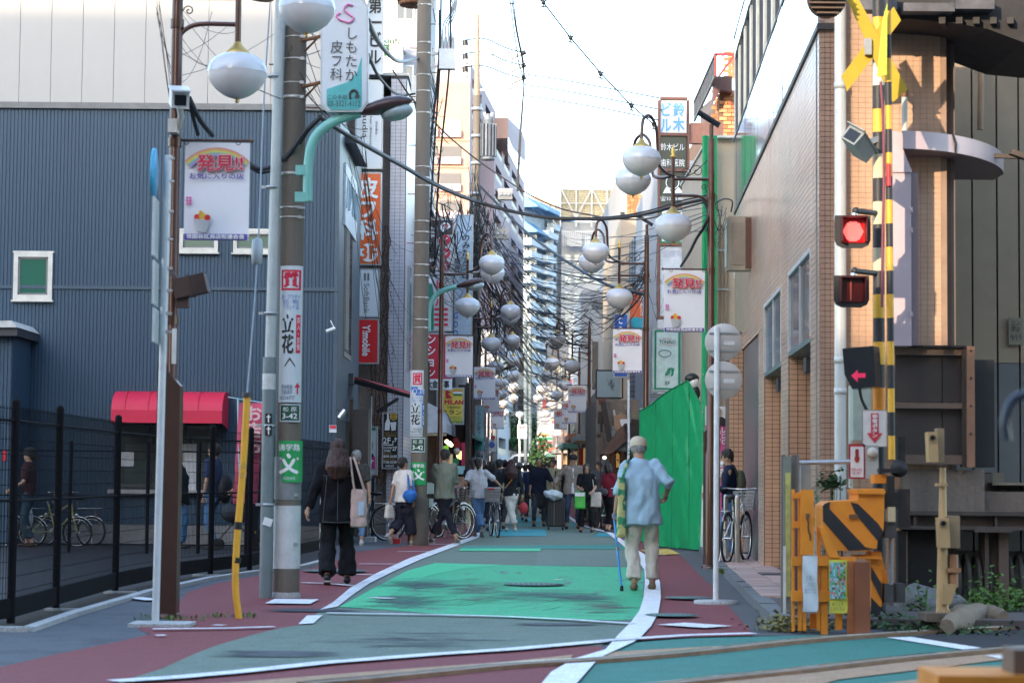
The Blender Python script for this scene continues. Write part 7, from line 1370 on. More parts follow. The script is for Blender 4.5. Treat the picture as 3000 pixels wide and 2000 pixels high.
for k in range(26):seg.append(((J(1248,5),wr.uniform(560,800),40),(J(1385,8),wr.uniform(640,900),61),wr.uniform(.1,1.0),.012))
tangle('pole_cables','clutter of loops and leads hanging round the second concrete pole',seg,cbk)
seg=[]
for k in range(9):seg.append(((wr.uniform(840,905),wr.uniform(10,330),21.8),(wr.uniform(940,1080),wr.uniform(60,420),22.4),wr.uniform(0,.25),.006))
for k in range(8):seg.append(((520,wr.uniform(0,260),18.8),(wr.uniform(600,830),wr.uniform(20,330),21),wr.uniform(0,.2),.004))
for k in range(6):seg.append(((wr.uniform(455,475),wr.uniform(0,60),18.7),(500,wr.uniform(150,320),18.7),wr.uniform(-.05,.1),.004))
for k in range(14):seg.append(((wr.uniform(1000,1080),wr.uniform(380,520),30),(wr.uniform(1100,1240),wr.uniform(640,1180),39),wr.uniform(0,.6),.006))
for k in range(12):a=wr.uniform(2060,2100);seg.append(((a,wr.uniform(540,700),30),(a+wr.uniform(10,50),wr.uniform(560,720),31),wr.uniform(0,.3),.007))
for k in range(10):seg.append(((1925,wr.uniform(700,950),42.5),(wr.uniform(1880,1990),wr.uniform(800,860),46),wr.uniform(0,.3),.008))
tangle('service_leads','thin service leads and odd wires round the nearer poles',seg,cbk)
seg=[]
for k in range(7):y=wr.uniform(560,640);seg.append(((1560,J(600,20),130),(2080,J(620,30),30),wr.uniform(.5,2),.010))
for k in range(10):seg.append(((1728,wr.uniform(870,1000),68),(1895,wr.uniform(760,870),42),wr.uniform(.1,.8),wr.choice((.012,.02))))
for k in range(14):seg.append(((wr.uniform(1500,1560),wr.uniform(760,980),120),(wr.uniform(1700,1900),wr.uniform(700,900),68),wr.uniform(.3,2),.012))
tangle('cross_street_wires','wires crossing the street between the lamp posts on the right',seg,cbk)
tsc=bpy.data.scenes.new('workshop')
def remesh(mb,vox,it=3):
 me=mb.mesh('t',[]);me.polygons.foreach_set('use_smooth',[True]*len(me.polygons));o=bpy.data.objects.new('t',me);tsc.collection.objects.link(o)
 a=o.modifiers.new('r','REMESH');a.mode='VOXEL';a.voxel_size=vox;a.use_smooth_shade=True
 if it:b=o.modifiers.new('s','SMOOTH');b.iterations=it;b.factor=.5
 with bpy.context.temp_override(scene=tsc,view_layer=tsc.view_layers[0]):dg=bpy.context.evaluated_depsgraph_get()
 e=bpy.data.meshes.new_from_object(o.evaluated_get(dg));bpy.data.objects.remove(o);bpy.data.meshes.remove(me);return e
def folds(me,amp,sx=9,sz=5,seed=0,zlo=None):
 n=len(me.vertices);co=np.empty(n*3);me.vertices.foreach_get('co',co);co=co.reshape(-1,3);no=np.empty(n*3);me.vertices.foreach_get('normal',no);no=no.reshape(-1,3)
 for i in range(n):
  x,y,z=co[i];d=noise.noise(Vector((x*sx+seed,y*sx,z*sz+1.7*x)))+.5*noise.noise(Vector((x*sx*2.3+5,y*sx*2,z*sz*2.2+seed)))
  co[i]+=no[i]*amp*d
 me.vertices.foreach_set('co',co.ravel());me.update()
def loft(mb,rings,n=18):
 vs=[]
 for c,rx,ry,*rest in rings:
  for j in range(n):q=2*math.pi*j/n;vs.append(Vector(c)+Vector((rx*math.cos(q),ry*math.sin(q),0)))
 k=len(rings);mb.add(vs,[(i*n+j,i*n+(j+1)%n,(i+1)*n+(j+1)%n,(i+1)*n+j)for i in range(k-1)for j in range(n)],0,True)
 mb.add(vs[:n],[tuple(range(n))[::-1]]);mb.add(vs[-n:],[tuple(range(n))])
def ik(a,c,l1,l2,hint):
 d=c-a;L=min(d.length,(l1+l2)*.999);d.normalize();x=(l1*l1-l2*l2+L*L)/(2*L);h=math.sqrt(max(0,l1*l1-x*x));p=hint-d*hint.dot(d)
 p.normalize();return a+d*x+p*h,a+d*L
_skin={'a':(.46,.27,.18),'b':(.38,.21,.13),'c':(.55,.35,.25)}
V=Vector
def person(label,x,y,H,face,top,bottom,hair,shoes=None,feet=((-.10,-.05,0),(.10,.08,0)),hands=None,lean=(0,0),sleeve='short',tcol=(.3,)*3,bcol=(.05,)*3,hcol=(.02,.015,.012),scol=(.03,)*3,head=(0,0),skin='a',hem=.84,loose=1.0,wide=1.0,blen=.09,vox=.016,cap=None,backp=None,jacket=None,low=False,detail=True,group='pedestrians'):
 """built facing -Y, feet on z=0, then turned by face (radians) and scaled; hands: targets for the two wrists, left one (x<0) first"""
 k=H/1.70;root=thing('person',label,'person',(0,0,0),group);lx,ly=lean
 def T(px,py,pz):
  t=max(0,(pz-.90)/.5);return V((px+lx*t*t**.3,py+ly*t*t**.3,pz-.10*(lx*lx+ly*ly)*t))
 sk=M('skin_'+skin,_skin[skin],.55,0,.06,8);key=lambda c:'_'.join('%02d'%int(v*99)for v in c)
 hipz=.88;legs=[]
 for s,f in zip((-1,1),feet):
  a=V((s*.088,0,hipz));an=V((f[0],f[1]+.03,.085+f[2]));kn,an=ik(a,an,.41,.41,V((s*.15,-1,0)));legs.append((a,kn,an,s,f))
 arms=[]
 hands=hands or(V((-.25,.0,.78)),V((.25,-.05,.78)))
 for s,h in zip((-1,1),hands):
  a=T(s*.178,0,1.395);el,wr_=ik(a,V(h),.285,.25,V((s*.35,.9,-.2)));arms.append((a,el,wr_,s))
 b=MB();loft(b,[(T(0,0,.80),.10,.08),(T(0,0,.88),.15,.10),(T(0,0,1.02),.125,.09),(T(0,0,1.25),.15,.105),(T(0,.0,1.40),.15,.085),(T(0,0,1.445),.07,.06),(T(0,.0,1.47),.055,.056)],14)
 hx,hy=head;nb=T(0,.0,1.44);hc=T(0,0,1.578)+V((hx,hy,-.25*(abs(hy)+abs(hx))*.5));
 b.tube([nb,nb.lerp(hc,.55)],[.060,.057],12)
 tilt=Matrix.Rotation(math.atan2(-hy,.15)*.9,3,'X')if hy else Matrix.Identity(3);tilt=Matrix.Rotation(hx*4,3,'Z')@tilt
 hp=lambda q:hc+tilt@V(q)
 b.ball(hp((0,.012,.022)),.079,.097,.102,18,M=tilt);b.ball(hp((0,-.020,-.048)),.060,.068,.068,14,M=tilt);b.ball(hp((0,-.088,-.008)),.013,.018,.022,8,M=tilt)
 for s in(-1,1):b.ball(hp((s*.077,.01,-.005)),.010,.018,.03,8,M=tilt)
 for a,el,w_,s in arms:b.ball(a,.045,n=10);b.tube([a,a.lerp(el,.5),el],[.047,.043,.036],10);b.ball(el,.037,n=8);b.tube([el,el.lerp(w_,.4),w_],[.037,.036,.024],10);b.ball(w_+(w_-el).normalized()*.045,.036,.02,.042,8)
 for a,kn,an,s,f in legs:b.tube([a,a.lerp(kn,.5),kn],[.08,.07,.052],10);b.ball(kn,.053,n=8);b.tube([kn,kn.lerp(an,.35),an],[.052,.054,.036],10);b.ball(an,.038,n=8);b.ball(an+V((0,-.05,-.045)),.04,.10,.032,10)
 me=remesh(b,vox*(1.0 if not low else 1.3),2)
 fm=MB();fm.v=[tuple(v.co)for v in me.vertices];fm.f=[tuple(p.vertices)for p in me.polygons];fm.mi=[0]*len(fm.f);fm.sm=[True]*len(fm.f)
 for a,el,w_,s in arms:
  d=(w_-el).normalized();side=d.cross(V((s,0,0)));side=side.normalized()if side.length>.1 else V((0,1,0));curl=d.cross(side)
  if curl.x*s>0:curl=-curl
  for i,(ln,of)in enumerate(((.070,-.026),(.078,-.009),(.074,.009),(.058,.026))):
   p0=w_+d*.07+side*of;fm.tube([p0,p0+d*ln*.45+curl*.012,p0+d*ln*.75+curl*.035,p0+d*ln*.80+curl*.055],[.0095,.009,.008,.006],6)
  p0=w_+d*.03-side*.03;fm.tube([p0,p0+d*.025-side*.022+curl*.01,p0+d*.055-side*.026+curl*.03],[.011,.010,.007],6)
 bpy.data.meshes.remove(me);parts=[fm.build('body',sk,root)]
 def gar(nm,mb,col,amp,rough=.85,seed=0,mt=None,sx=9,sz=4,v=None):
  me=remesh(mb,v or vox,2);folds(me,amp,sx,sz,seed);me.name=nm;me.materials.clear();me.materials.append(mt or M('cloth_'+key(col),col,rough,0,.08,12,spec=.18));me.polygons.foreach_set('use_smooth',[True]*len(me.polygons));return mobj(nm,me,root)
 L=loose
 tr=MB();loft(tr,[(T(0,0,.76),.14*wide**.3,.10),(T(0,0,.86),.168,.118),(T(0,0,.96),.150,.108),(T(0,0,1.03),.137,.100)],16)
 for a,kn,an,s,f in legs:
  t=(an-kn);e=kn+t*max(0.05,(1-(blen-.0)/.45));w1=.062+.045*(wide-1);tr.tube([a+V((0,0,.02)),a.lerp(kn,.4),kn,kn.lerp(e,.5),e],[.094,.086+.01*(wide-1),.066+.032*(wide-1),.060+.045*(wide-1),.058+.055*(wide-1)],14)
 gar('trousers',tr,bcol,.022 if wide>1 else .014,seed=x*3,sx=11,sz=7)
 tp_=MB();loft(tp_,[(T(0,0,hem),.172*L,.125*L),(T(0,0,hem+.1),.163*L,.118*L),(T(0,0,1.08),.152*L,.112*L),(T(0,0,1.25),.172*(1+(L-1)*.6),.124*(1+(L-1)*.6)),(T(0,0,1.37),.175,.105),(T(0,0,1.415),.155,.088),(T(0,.0,1.45),.10,.074),(T(0,0,1.475),.068,.066)],18)
 sl={'short':.85,'none':.2,'mid':1.25,'long':1.93}[sleeve]
 for a,el,w_,s in arms:
  a2=a+V((-s*.02,0,.0));q=[a2,a2.lerp(el,.5)];r=[.072*(1+(L-1)*.5),.062*L**.6]
  if sl<=1:q=[a2,a2.lerp(el,sl)]
  else:q+=[el,el.lerp(w_,sl-1)];r+=[.053*L**.5,.042*L**.7]
  tp_.ball(a2,.076,n=10);tp_.tube(q,r[:len(q)],12)
 gar('shirt' if not jacket else 'jacket',tp_,tcol,.020*L,seed=y,sx=8,sz=5)
 if jacket:
  for s in(0,):
   m=MB();loft(m,[(T(0,-.022,hem+.02),.075,.118*L),(T(0,-.022,1.1),.07,.112),(T(0,-.022,1.25),.065,.122),(T(0,-.02,1.40),.045,.09)],12);gar('undershirt',m,jacket,.006,v=.014)
 for a,kn,an,s,f in legs:
  m=MB();up=V((0,0,0));pit=f[3]if len(f)>3 else 0;rm=Matrix.Rotation(pit,3,'X');m.ball(an+rm@V((0,-.062,-.043)),.045,.115,.038,14,M=rm);m.ball(an+rm@V((0,.01,-.03)),.042,.05,.05,12,M=rm);o=m.build('shoe',M('shoe_'+key(scol),scol,.5,0,.1,10),root)
  if detail:MB().box(-.040,.040,-.165,.05,-.092,-.075,0,Matrix.Translation(an)@rm.to_4x4()).build('sole',M('sole_grey',(.35,.34,.32),.7),o)
 hm=M('hair_'+key(hcol),hcol,.6,0,.25,20,bump=.4)
 if hair!='bald':
  m=MB();m.ball(hp((0,.026,.005 if cap else .038)),.084 if cap else .089,.092 if cap else .103,.080 if cap else .101,18,M=tilt)
  if hair in('short',):m.ball(hp((0,.055,-.005)),.070,.055,.07,12,M=tilt)
  if hair in('bob','long'):m.ball(hp((0,.03,-.03)),.096,.088,.10,16,M=tilt);[m.ball(hp((s*.07,.0,-.04)),.030,.055,.09,10,M=tilt)for s in(-1,1)]
  if hair=='long':sh=T(0,.09,1.30);m.tube([hp((0,.05,0)),hp((0,.065,-.1)),sh+V((0,.03,.06)),sh+V((0,.03,-.06))],[.10,.132,.152,.09],14)
  if hair in('pony','bun'):m.ball(hp((0,.06,-.02)),.068,.05,.06,12,M=tilt);m.ball(hp((0,.125,-.0 if hair=='bun' else-.04)),.04,.04,.045 if hair=='bun' else .09,12,M=tilt)
  me=remesh(m,.012,1);folds(me,.016,30,5,3);me.materials.clear();me.materials.append(hm);me.polygons.foreach_set('use_smooth',[True]*len(me.polygons));mobj('hair',me,root)
 if cap:
  m=MB();n=20;pr=[(.104,-.03),(.107,.0),(.107,.03),(.097,.065),(.07,.09),(.03,.103),(0,.105)];cm_=tilt;m.lathe(hp((0,.012,.045)),pr,n,0,Matrix.Diagonal((.93,1.08,1))if not hy else tilt@Matrix.Diagonal((.93,1.08,1)))
  m.prism([hp(q)for q in((-.06,-.085,.047),(-.045,-.155,.035),(0,-.175,.032),(.045,-.155,.035),(.06,-.085,.047))],tilt@V((0,0,.008)));m.build('cap',M('cap_'+key(cap),cap,.8,0,.06,10),root)
 if detail:
  m=MB()
  for s in(-1,1):m.ball(hp((s*.030,-.082,.012)),.009,.005,.005,8,M=tilt);m.box(-.017,.017,-.004,.004,-.003,.003,0,Matrix.Translation(hp((s*.031,-.084,.033)))@tilt.to_4x4())
  m.build('eyes',M('eye_dark',(.015,.01,.01),.3),root,kind='stuff');m=MB();m.ball(hp((0,-.083,-.058)),.022,.006,.006,8,M=tilt);m.build('mouth',M('lip_tone',(.32,.11,.09),.5),root)
 if backp:
  m=MB();m.ball(T(0,.165,1.2),.145,.085,.21,16);m.ball(T(0,.15,1.08),.14,.09,.12,14);me=remesh(m,.02,1);folds(me,.02,8,8);me.materials.clear();me.materials.append(M('pack_'+key(backp),backp,.8,0,.1,8));bo=mobj('backpack',me);me.polygons.foreach_set('use_smooth',[True]*len(me.polygons))
  for s in(-1,1):MB().tube(smooth([T(s*.10,.12,1.30),T(s*.12,.05,1.45),T(s*.12,-.10,1.36),T(s*.13,-.10,1.15),T(s*.14,.05,1.0)],4),.014,6).build('strap',M('pack_'+key(backp),None),bo)
  tag(bo,None,'backpack');root['_bp']=bo.name
 root.location=(x,y,0);root.rotation_euler=(0,0,face);root.scale=(k,k,k)
 W=Matrix.Translation((x,y,0))@Matrix.Rotation(face,4,'Z')@Matrix.Scale(k,4);
 if backp:bo=bpy.data.objects[root['_bp']];del root['_bp'];bo.location=root.location;bo.rotation_euler=root.rotation_euler;bo.scale=root.scale
 else:bo=None
 return root,W,T,arms,bo
def at(px,d):return WX(px,d,1500)
def GP(px,py):g=G(px,py);return g.x,g.y
def carry(mb,name,mats,W,label,cat,**k):
 mb.v=[tuple(W@Vector(v))for v in mb.v];return mb.build(name,mats,label=label,cat=cat,**k)
def rounded(c,w_,d,h,vox=.02,amp=.008,taper=1.0,seed=0):
 m=MB();cx,cy,cz=c;m.add([V((cx+a*w_/2*(taper if zz>0 else 1),cy+b*d/2*(.6 if zz>0 else 1),cz+zz*h/2))for zz in(-1,1)for b in(-1,1)for a in(-1,1)],[(0,2,3,1),(4,5,7,6),(0,1,5,4),(2,6,7,3),(0,4,6,2),(1,3,7,5)]);me=remesh(m,vox,3);folds(me,amp,9,9,seed)
 q=MB();q.v=[tuple(v.co)for v in me.vertices];q.f=[tuple(p.vertices)for p in me.polygons];q.mi=[0]*len(q.f);q.sm=[True]*len(q.f);bpy.data.meshes.remove(me);return q
PI=math.pi
x,y=GP(985,1712)
r,W,T,A,_=person('woman walking away in an oversized black jacket and wide black trousers, long brown hair',x,y,1.66,PI+.10,'jacket','wide','long',feet=((-.13,-.12,0),(.11,.14,.03,.35)),hands=(V((-.26,-.10,.92)),V((.36,.06,.83))),sleeve='long',tcol=(.0085,.009,.012),bcol=(.011,.0115,.015),hcol=(.045,.015,.011),scol=(.015,.015,.016),hem=.72,loose=1.32,wide=1.9,blen=.02,vox=.013)
m=rounded((-.25,.10,.90),.20,.13,.44,.016,.014,.9);carry(m,'tote_bag',M('pink_canvas',(.58,.40,.36),.8,0,.05,8),W,'pale pink canvas tote bag on the shoulder of the woman in black','bag')
o=bpy.data.objects['tote_bag'];m=MB()
for dx in(-.07,.05):m.tube(smooth([V((-.25+dx,.13,1.08)),V((-.20+dx*.7,.15,1.3)),V((-.16+dx*.3,.03,1.49)),V((-.20,-.10,1.3)),V((-.25,-.05,1.1))],5),.014,6)
m.v=[tuple(W@Vector(v))for v in m.v];m.build('strap',M('pink_canvas',None),o);m=MB();m.box(-.31,-.24,.172,.177,.82,.98);m.v=[tuple(W@Vector(v))for v in m.v];m.build('printed_patch',M('pale_blue_print',(.45,.55,.68),.7),o)
m=MB()
for z0 in(1.28,):m.tube([T(-.17,.135,z0),T(0,.155,z0-.01),T(.17,.135,z0)],.004,4)
m.tube([T(-.16,.175,.74),T(0,.19,.73),T(.18,.17,.74)],.004,4);m.tube([T(0,.157,1.27),T(.0,.18,.75)],.003,4);m.tube([T(.13,.15,1.27),T(.17,.165,.75)],.003,4);m.v=[tuple(Vector(v)+r.location)for v in m.v];m.build('stitching',M('pale_stitch',(.10,.10,.115),.7),r);o=bpy.data.objects[_ch[r.name][-1].name]
x,y=GP(1882,1730)
r,W,T,A,_=person('elderly man walking away in a loose pale blue shirt and cream trousers, beige cap',x,y,1.70,PI+.05,'shirt','pants','short',feet=((-.11,-.03,0),(.10,.05,.0)),hands=(V((-.28,-.16,1.06)),V((.31,-.06,.84))),lean=(0.02,-.11),head=(.0,-.055),sleeve='mid',tcol=(.33,.47,.58),bcol=(.62,.57,.50),hcol=(.25,.24,.23),scol=(.17,.11,.06),hem=.74,loose=1.30,wide=1.35,blen=.05,vox=.013,cap=(.52,.45,.34),skin='b')
hw=A[1][2]+(A[1][2]-A[1][1]).normalized()*.07;m=MB();g0=G(1805,1716);wi=W.inverted()@Vector((g0.x,y-.25,.02));m.tube([hw+V((0,-.0,.03)),hw.lerp(wi,.3),wi],[.014,.0125,.012],10);m.tube([hw+V((0,-.06,.03)),hw+V((0,.06,.035))],.015,8);m.v=[tuple(W@Vector(v))for v in m.v]
cn=m.build('walking_cane',M('cane_blue',(.03,.24,.62),.35,.2),label='bright blue walking cane held by the elderly man',cat='cane');m=MB();m.lathe(W@wi,[(.018,-.02),(.02,0),(.016,.05)],12);m.build('rubber_tip',rubber,cn);m=MB();q=W@hw.lerp(wi,.42);m.lathe(q,[(.018,-.02),(.018,.02)],10);m.build('lock_ring',chrome,cn)
m=rounded((.245,.04,.93),.10,.16,.66,.014,.012,.7);green_y=M('camo_bag',(.05,.20,.10),.8,0,.1,6)
n=green_y.node_tree;bs=n.nodes['Principled BSDF'];vo=n.nodes.new('ShaderNodeTexVoronoi');vo.inputs['Scale'].default_value=16;rp_n=n.nodes.new('ShaderNodeValToRGB');rp_n.color_ramp.interpolation='CONSTANT';rp_n.color_ramp.elements[0].color=(.03,.17,.10,1);rp_n.color_ramp.elements[1].position=.4;rp_n.color_ramp.elements[1].color=(.50,.47,.20,1);e=rp_n.color_ramp.elements.new(.7);e.color=(.06,.30,.14,1)
tcn=n.nodes.new('ShaderNodeTexCoord');n.links.new(tcn.outputs['Object'],vo.inputs['Vector']);n.links.new(vo.outputs['Color'],rp_n.inputs[0]);n.links.new(rp_n.outputs[0],bs.inputs['Base Color'])
cbg=carry(m,'shoulder_bag',green_y,W,'long green and yellow leaf patterned shoulder bag of the elderly man','bag');m=MB().tube(smooth([V((.25,.07,1.2)),V((.20,.05,1.36)),V((.16,-.02,1.46)),V((.20,-.14,1.34)),V((.24,-.06,1.2))],5),.016,6);m.v=[tuple(W@Vector(v))for v in m.v];m.build('strap',green_y,cbg)
x,y=GP(1180,1598)
r,W,T,A,_=person('woman in white T-shirt and navy culottes striding right, hair tied back',x,y,1.58,PI-.75,'t','w','bun',feet=((-.02,-.26,0),(.06,.28,.13,.8)),hands=(V((-.20,-.06,.86)),V((.20,.16,.84))),tcol=(.66,.62,.58),bcol=(.020,.022,.035),scol=(.35,.32,.30),wide=2.0,blen=.16,loose=1.12,skin='b')
m=MB();m.ball((-.24,.06,.97),.17,.10,.13,16);me=remesh(m,.018,1);folds(me,.02,8,8);me.materials.clear();me.materials.append(M('cobalt_bag',(.012,.12,.42),.6,0,.1,8));o=mobj('shoulder_bag',me,None,'cobalt blue slouchy shoulder bag of the woman in white','bag');o.matrix_world=W;mq=MB().tube(smooth([V((-.30,-.02,1.05)),V((-.22,.0,1.3)),V((-.16,.02,1.45)),V((-.21,.08,1.28)),V((-.28,.12,1.05))],5),.02,6);mq.v=[tuple(Vector(v)+Vector((x,y,0)))for v in mq.v];mq.build('strap',M('cobalt_bag',None),o)
m=rounded((.12,.26,.66),.10,.22,.26,.02,.006);carry(m,'paper_bag',M('cream_paper_bag',(.58,.53,.47),.7),W,'cream paper bag hanging from the hand of the woman in white','bag')
x,y=GP(1300,1596)
person('man in olive grey T-shirt and dark jeans standing wide, looking at his phone',x,y,1.74,PI-.25,'t','p','short',feet=((.24,.0,0),(-.25,-.03,0)),hands=(V((-.12,-.30,1.12)),V((.12,-.30,1.1))),tcol=(.165,.185,.15),bcol=(.018,.022,.035),scol=(.16,.12,.09),head=(.0,-.05),hem=.82,loose=1.15,sleeve='mid',skin='b')
x,y=GP(1400,1573)
person('woman in pale grey T-shirt and blue trousers walking a bicycle away',x,y,1.63,PI-.05,'t','p','pony',feet=((.06,-.03,0),(-.10,.26,.10,.7)),hands=(V((-.50,-.34,1.07)),V((.26,.04,.95))),tcol=(.50,.52,.57),bcol=(.10,.19,.36),scol=(.10,.10,.11),loose=1.22,wide=1.7,blen=.05,skin='b')
x,y=GP(1497,1557)
r,W,T,A,_=person('woman in black blouse and white trousers walking away with an orange bag strap',x,y,1.65,PI,'t','p','long',feet=((.10,-.06,0),(-.10,.06,0)),hands=(V((-.27,0,.80)),V((.24,-.1,.92))),sleeve='long',tcol=(.018,.02,.025),bcol=(.62,.58,.52),scol=(.5,.45,.4),hcol=(.05,.02,.018),wide=1.5,blen=.12)
carry(MB().tube(smooth([T(-.12,.13,1.38),T(0,.17,1.22),T(.13,.15,1.05)],5),.014,6),'bag_strap',M('orange_leather',(.5,.18,.04),.6),W,'narrow orange strap across the back of the woman in black blouse','bag strap')
m=MB();m.ball((-.29,0,.56),.11,.08,.14,14);carry(m,'carrier_bag',M('red_plastic_bag',(.42,.02,.03),.45),W,'small red carrier bag in her right hand above the road','bag')
x,y=GP(1578,1543)
person('bald man in navy sweater and black apron facing the camera, looking down',x,y,1.72,.1,'t','p','bald',feet=((-.12,-.02,0),(.14,.10,0)),hands=(V((-.24,-.06,.80)),V((.34,-.22,.98))),tcol=(.014,.018,.035),bcol=(.05,.06,.075),scol=(.02,)*3,head=(0,-.03),loose=1.18,sleeve='mid',skin='b')
m=MB();loft(m,[((0,0,.50),.19,.13),((0,0,.8),.185,.135),((0,0,.98),.165,.125)],18);W=Matrix.Translation((x,y,0));me=remesh(m,.02,1);folds(me,.015);me.materials.clear();me.materials.append(M('apron_black',(.012,.012,.014),.8));o=mobj('apron',me,bpy.data.objects['person.006']if 'person.006' in bpy.data.objects else None)
x,y=at(1618,58.5),58.5
r,W,T,A,_=person('man in plaid shirt with a backpack looking aside behind the suitcase',x,y,1.74,-.4,'t','p','short',tcol=(.38,.35,.22),bcol=(.06,.06,.07),loose=1.15,backp=(.03,.035,.05),low=True,hcol=(.05,.04,.035))
x,y=GP(1677,1550)
person('man in beige jacket and white T-shirt with dark cap, one hand on a suitcase',x,y,1.80,.05,'t','p','short',feet=((-.14,-.02,0),(.13,.0,0)),hands=(V((-.42,-.12,1.02)),V((.27,.02,.80))),sleeve='long',tcol=(.24,.205,.175),jacket=(.62,.62,.64),bcol=(.04,.055,.09),scol=(.02,)*3,cap=(.015,.015,.018),loose=1.25,hem=.80)
sx,sy=GP(1628,1552);sc_o=thing('suitcase','large black ribbed suitcase with raised handle standing on the road','suitcase',(sx,sy,0));m=rounded((sx,sy+.15,.42),.44,.28,.68,.02,.0);m.build('shell',M('suitcase_black',(.012,.012,.013),.4),sc_o)
m=MB();[m.box(sx-.19+i*.075,sx-.17+i*.075,sy-.0,sy+.012,.12,.72)for i in range(6)];m.build('ribs',M('suitcase_black2',(.03,.03,.032),.35),sc_o,kind='stuff')
m=MB()
for k in range(11):m.cbox((sx-.04,sy-.003,.14+k*.055),.012,.01,.03)
m.build('zip_glints',steel,sc_o,kind='stuff')
for dx in(-.17,.17):
 for dy in(.05,.25):MB().tube([(sx+dx-.02,sy+dy,.035),(sx+dx+.02,sy+dy,.035)],.035,10).build('wheel',rubber,sc_o)
MB().tube([(sx-.04,sy+.2,.75),(sx-.04,sy+.2,1.08),(sx+.1,sy+.2,1.08),(sx+.1,sy+.2,.75)],.012,6).build('handle',black,sc_o)
m=MB();m.ball((sx-.06,sy-.02,.84),.24,.16,.12,16);me=remesh(m,.02,1);folds(me,.05,7,9);me.materials.clear();me.materials.append(M('clear_plastic_bag',(.52,.56,.58),.25));mobj('plastic_bag',me,None,'crumpled pale plastic bag laid over the suitcase top','bag')
x,y=GP(1718,1560)
r,W,T,A,_=person('woman in black T-shirt looking down at a phone, black bobbed hair',x,y,1.57,-.1,'t','p','bob',feet=((-.14,0,0),(.14,.0,0)),hands=(V((-.14,-.27,1.08)),V((.16,-.27,1.02))),tcol=(.014,.014,.017),bcol=(.013,.013,.016),scol=(.012,)*3,head=(0,-.06),wide=1.5,loose=1.1,hem=.86)
m=rounded((-.15,-.22,.80),.26,.16,.42,.02,.006);m.v=[tuple(W@Vector(v))for v in m.v];tpk=m.build('tissue_pack',M('pack_green',(.05,.42,.05),.4),label='green and white pack of tissue rolls hanging in front of the woman in black',cat='pack');m=MB().box(-.27,-.03,-.31,-.30,.90,.99);m.v=[tuple(W@Vector(v))for v in m.v];m.build('white_label',wt,tpk)
m=rounded((.24,-.10,.82),.26,.10,.36,.02,.012);m.v=[tuple(W@Vector(v))for v in m.v];tb2=m.build('tote_bag',M('cream_canvas',(.50,.44,.40),.8),label='cream cloth tote bag on the shoulder of the woman looking down',cat='bag');m=MB().tube(smooth([V((.20,-.10,.98)),V((.16,-.09,1.25)),V((.14,-.02,1.45))],4),.012,6);m.v=[tuple(W@Vector(v))for v in m.v];m.build('strap',M('cream_canvas',None),tb2)
person('woman in slate grey top standing just behind, face turned left',at(1752,52.5),52.5,1.64,-.5,'t','p','pony',tcol=(.085,.09,.105),bcol=(.03,.03,.04),hcol=(.03,.02,.018),low=True)
person('grey haired person half hidden behind the woman looking down',at(1703,60),60,1.58,-.1,'t','p','short',tcol=(.3,.3,.32),hcol=(.3,.3,.3),low=True)
x,y=GP(1783,1560)
r,W,T,A,_=person('woman in maroon T-shirt and black trousers with a black bob, facing right',x,y,1.58,PI-.95,'t','p','bob',feet=((-.08,.03,0),(.10,-.04,0)),hands=(V((-.14,-.34,1.05)),V((.22,.05,.85))),tcol=(.18,.018,.035),bcol=(.014,.014,.017),scol=(.03,)*3,wide=1.3,blen=.14,hem=.88,loose=1.1)
m=MB();m.ball((-.02,.20,1.0),.17,.09,.10,14);carry(m,'waist_bag',M('waist_bag_grey',(.05,.052,.06),.7),W,'dark grey waist bag worn by the woman in maroon','bag')
x,y=at(2137,31.5),31.5
r_,W,T,A,_=person('man in navy shirt and face mask with olive backpack, looking at his phone',x,y,1.68,-PI/2-.1,'t','p','short',hands=(V((-.12,-.3,1.05)),V((.1,-.3,1.03))),tcol=(.014,.022,.05),bcol=(.08,.15,.28),head=(0,-.05),backp=(.10,.10,.06),sleeve='mid')
carry(MB().ball(T(0,-.10,1.50),.05,.035,.045,12),'face_mask',wt,W,'white face mask of the man with the olive backpack','face mask')
person('person in jeans mostly hidden behind the woman in black',at(1043,38.5),38.5,1.70,PI,'t','p','short',tcol=(.05,)*3,bcol=(.13,.25,.42),scol=(.6,)*3,hcol=(.25,)*3,low=True)
r,W,T,A,_=person('woman in dark cap and brown T-shirt behind the fence, facing left',at(82,36),36,1.66,-PI/2,'t','p','pony',hands=(V((-.2,-.05,.80)),V((.2,-.25,1.0))),tcol=(.05,.02,.022),bcol=(.03,.06,.08),cap=(.012,.012,.015),scol=(.08,.04,.02),low=True,group='people behind the fence')
m=MB();m.ball((-.22,-.05,.50),.13,.09,.2,14);m.v=[tuple(W@Vector(v))for v in m.v];m.build('shopping_bag',M('white_plastic',(.55,.56,.60),.4),label='full white plastic shopping bag behind the fence',cat='bag')
person('person in a black flared top and blue wide trousers behind the lamp cabinet',at(520,36),36,1.64,PI/2,'t','p','bob',feet=((-.05,-.1,0),(.08,.2,.03)),sleeve='long',tcol=(.012,.013,.018),bcol=(.06,.15,.28),loose=1.6,hem=.78,wide=1.6,blen=.04,low=True,group='people behind the fence')
r,W,T,A,_=person('man in blue T-shirt and ripped jeans behind the fence',at(622,35.5),35.5,1.76,-PI/2-.3,'t','p','short',tcol=(.03,.045,.10),bcol=(.09,.19,.34),scol=(.02,)*3,low=True,group='people behind the fence')
m=MB();m.ball((-.05,.2,.98),.2,.1,.24,12);carry(m,'sling_bag',M('black_bag',(.012,.013,.016),.7),W,'black sling bag of the man in the blue T-shirt','bag')
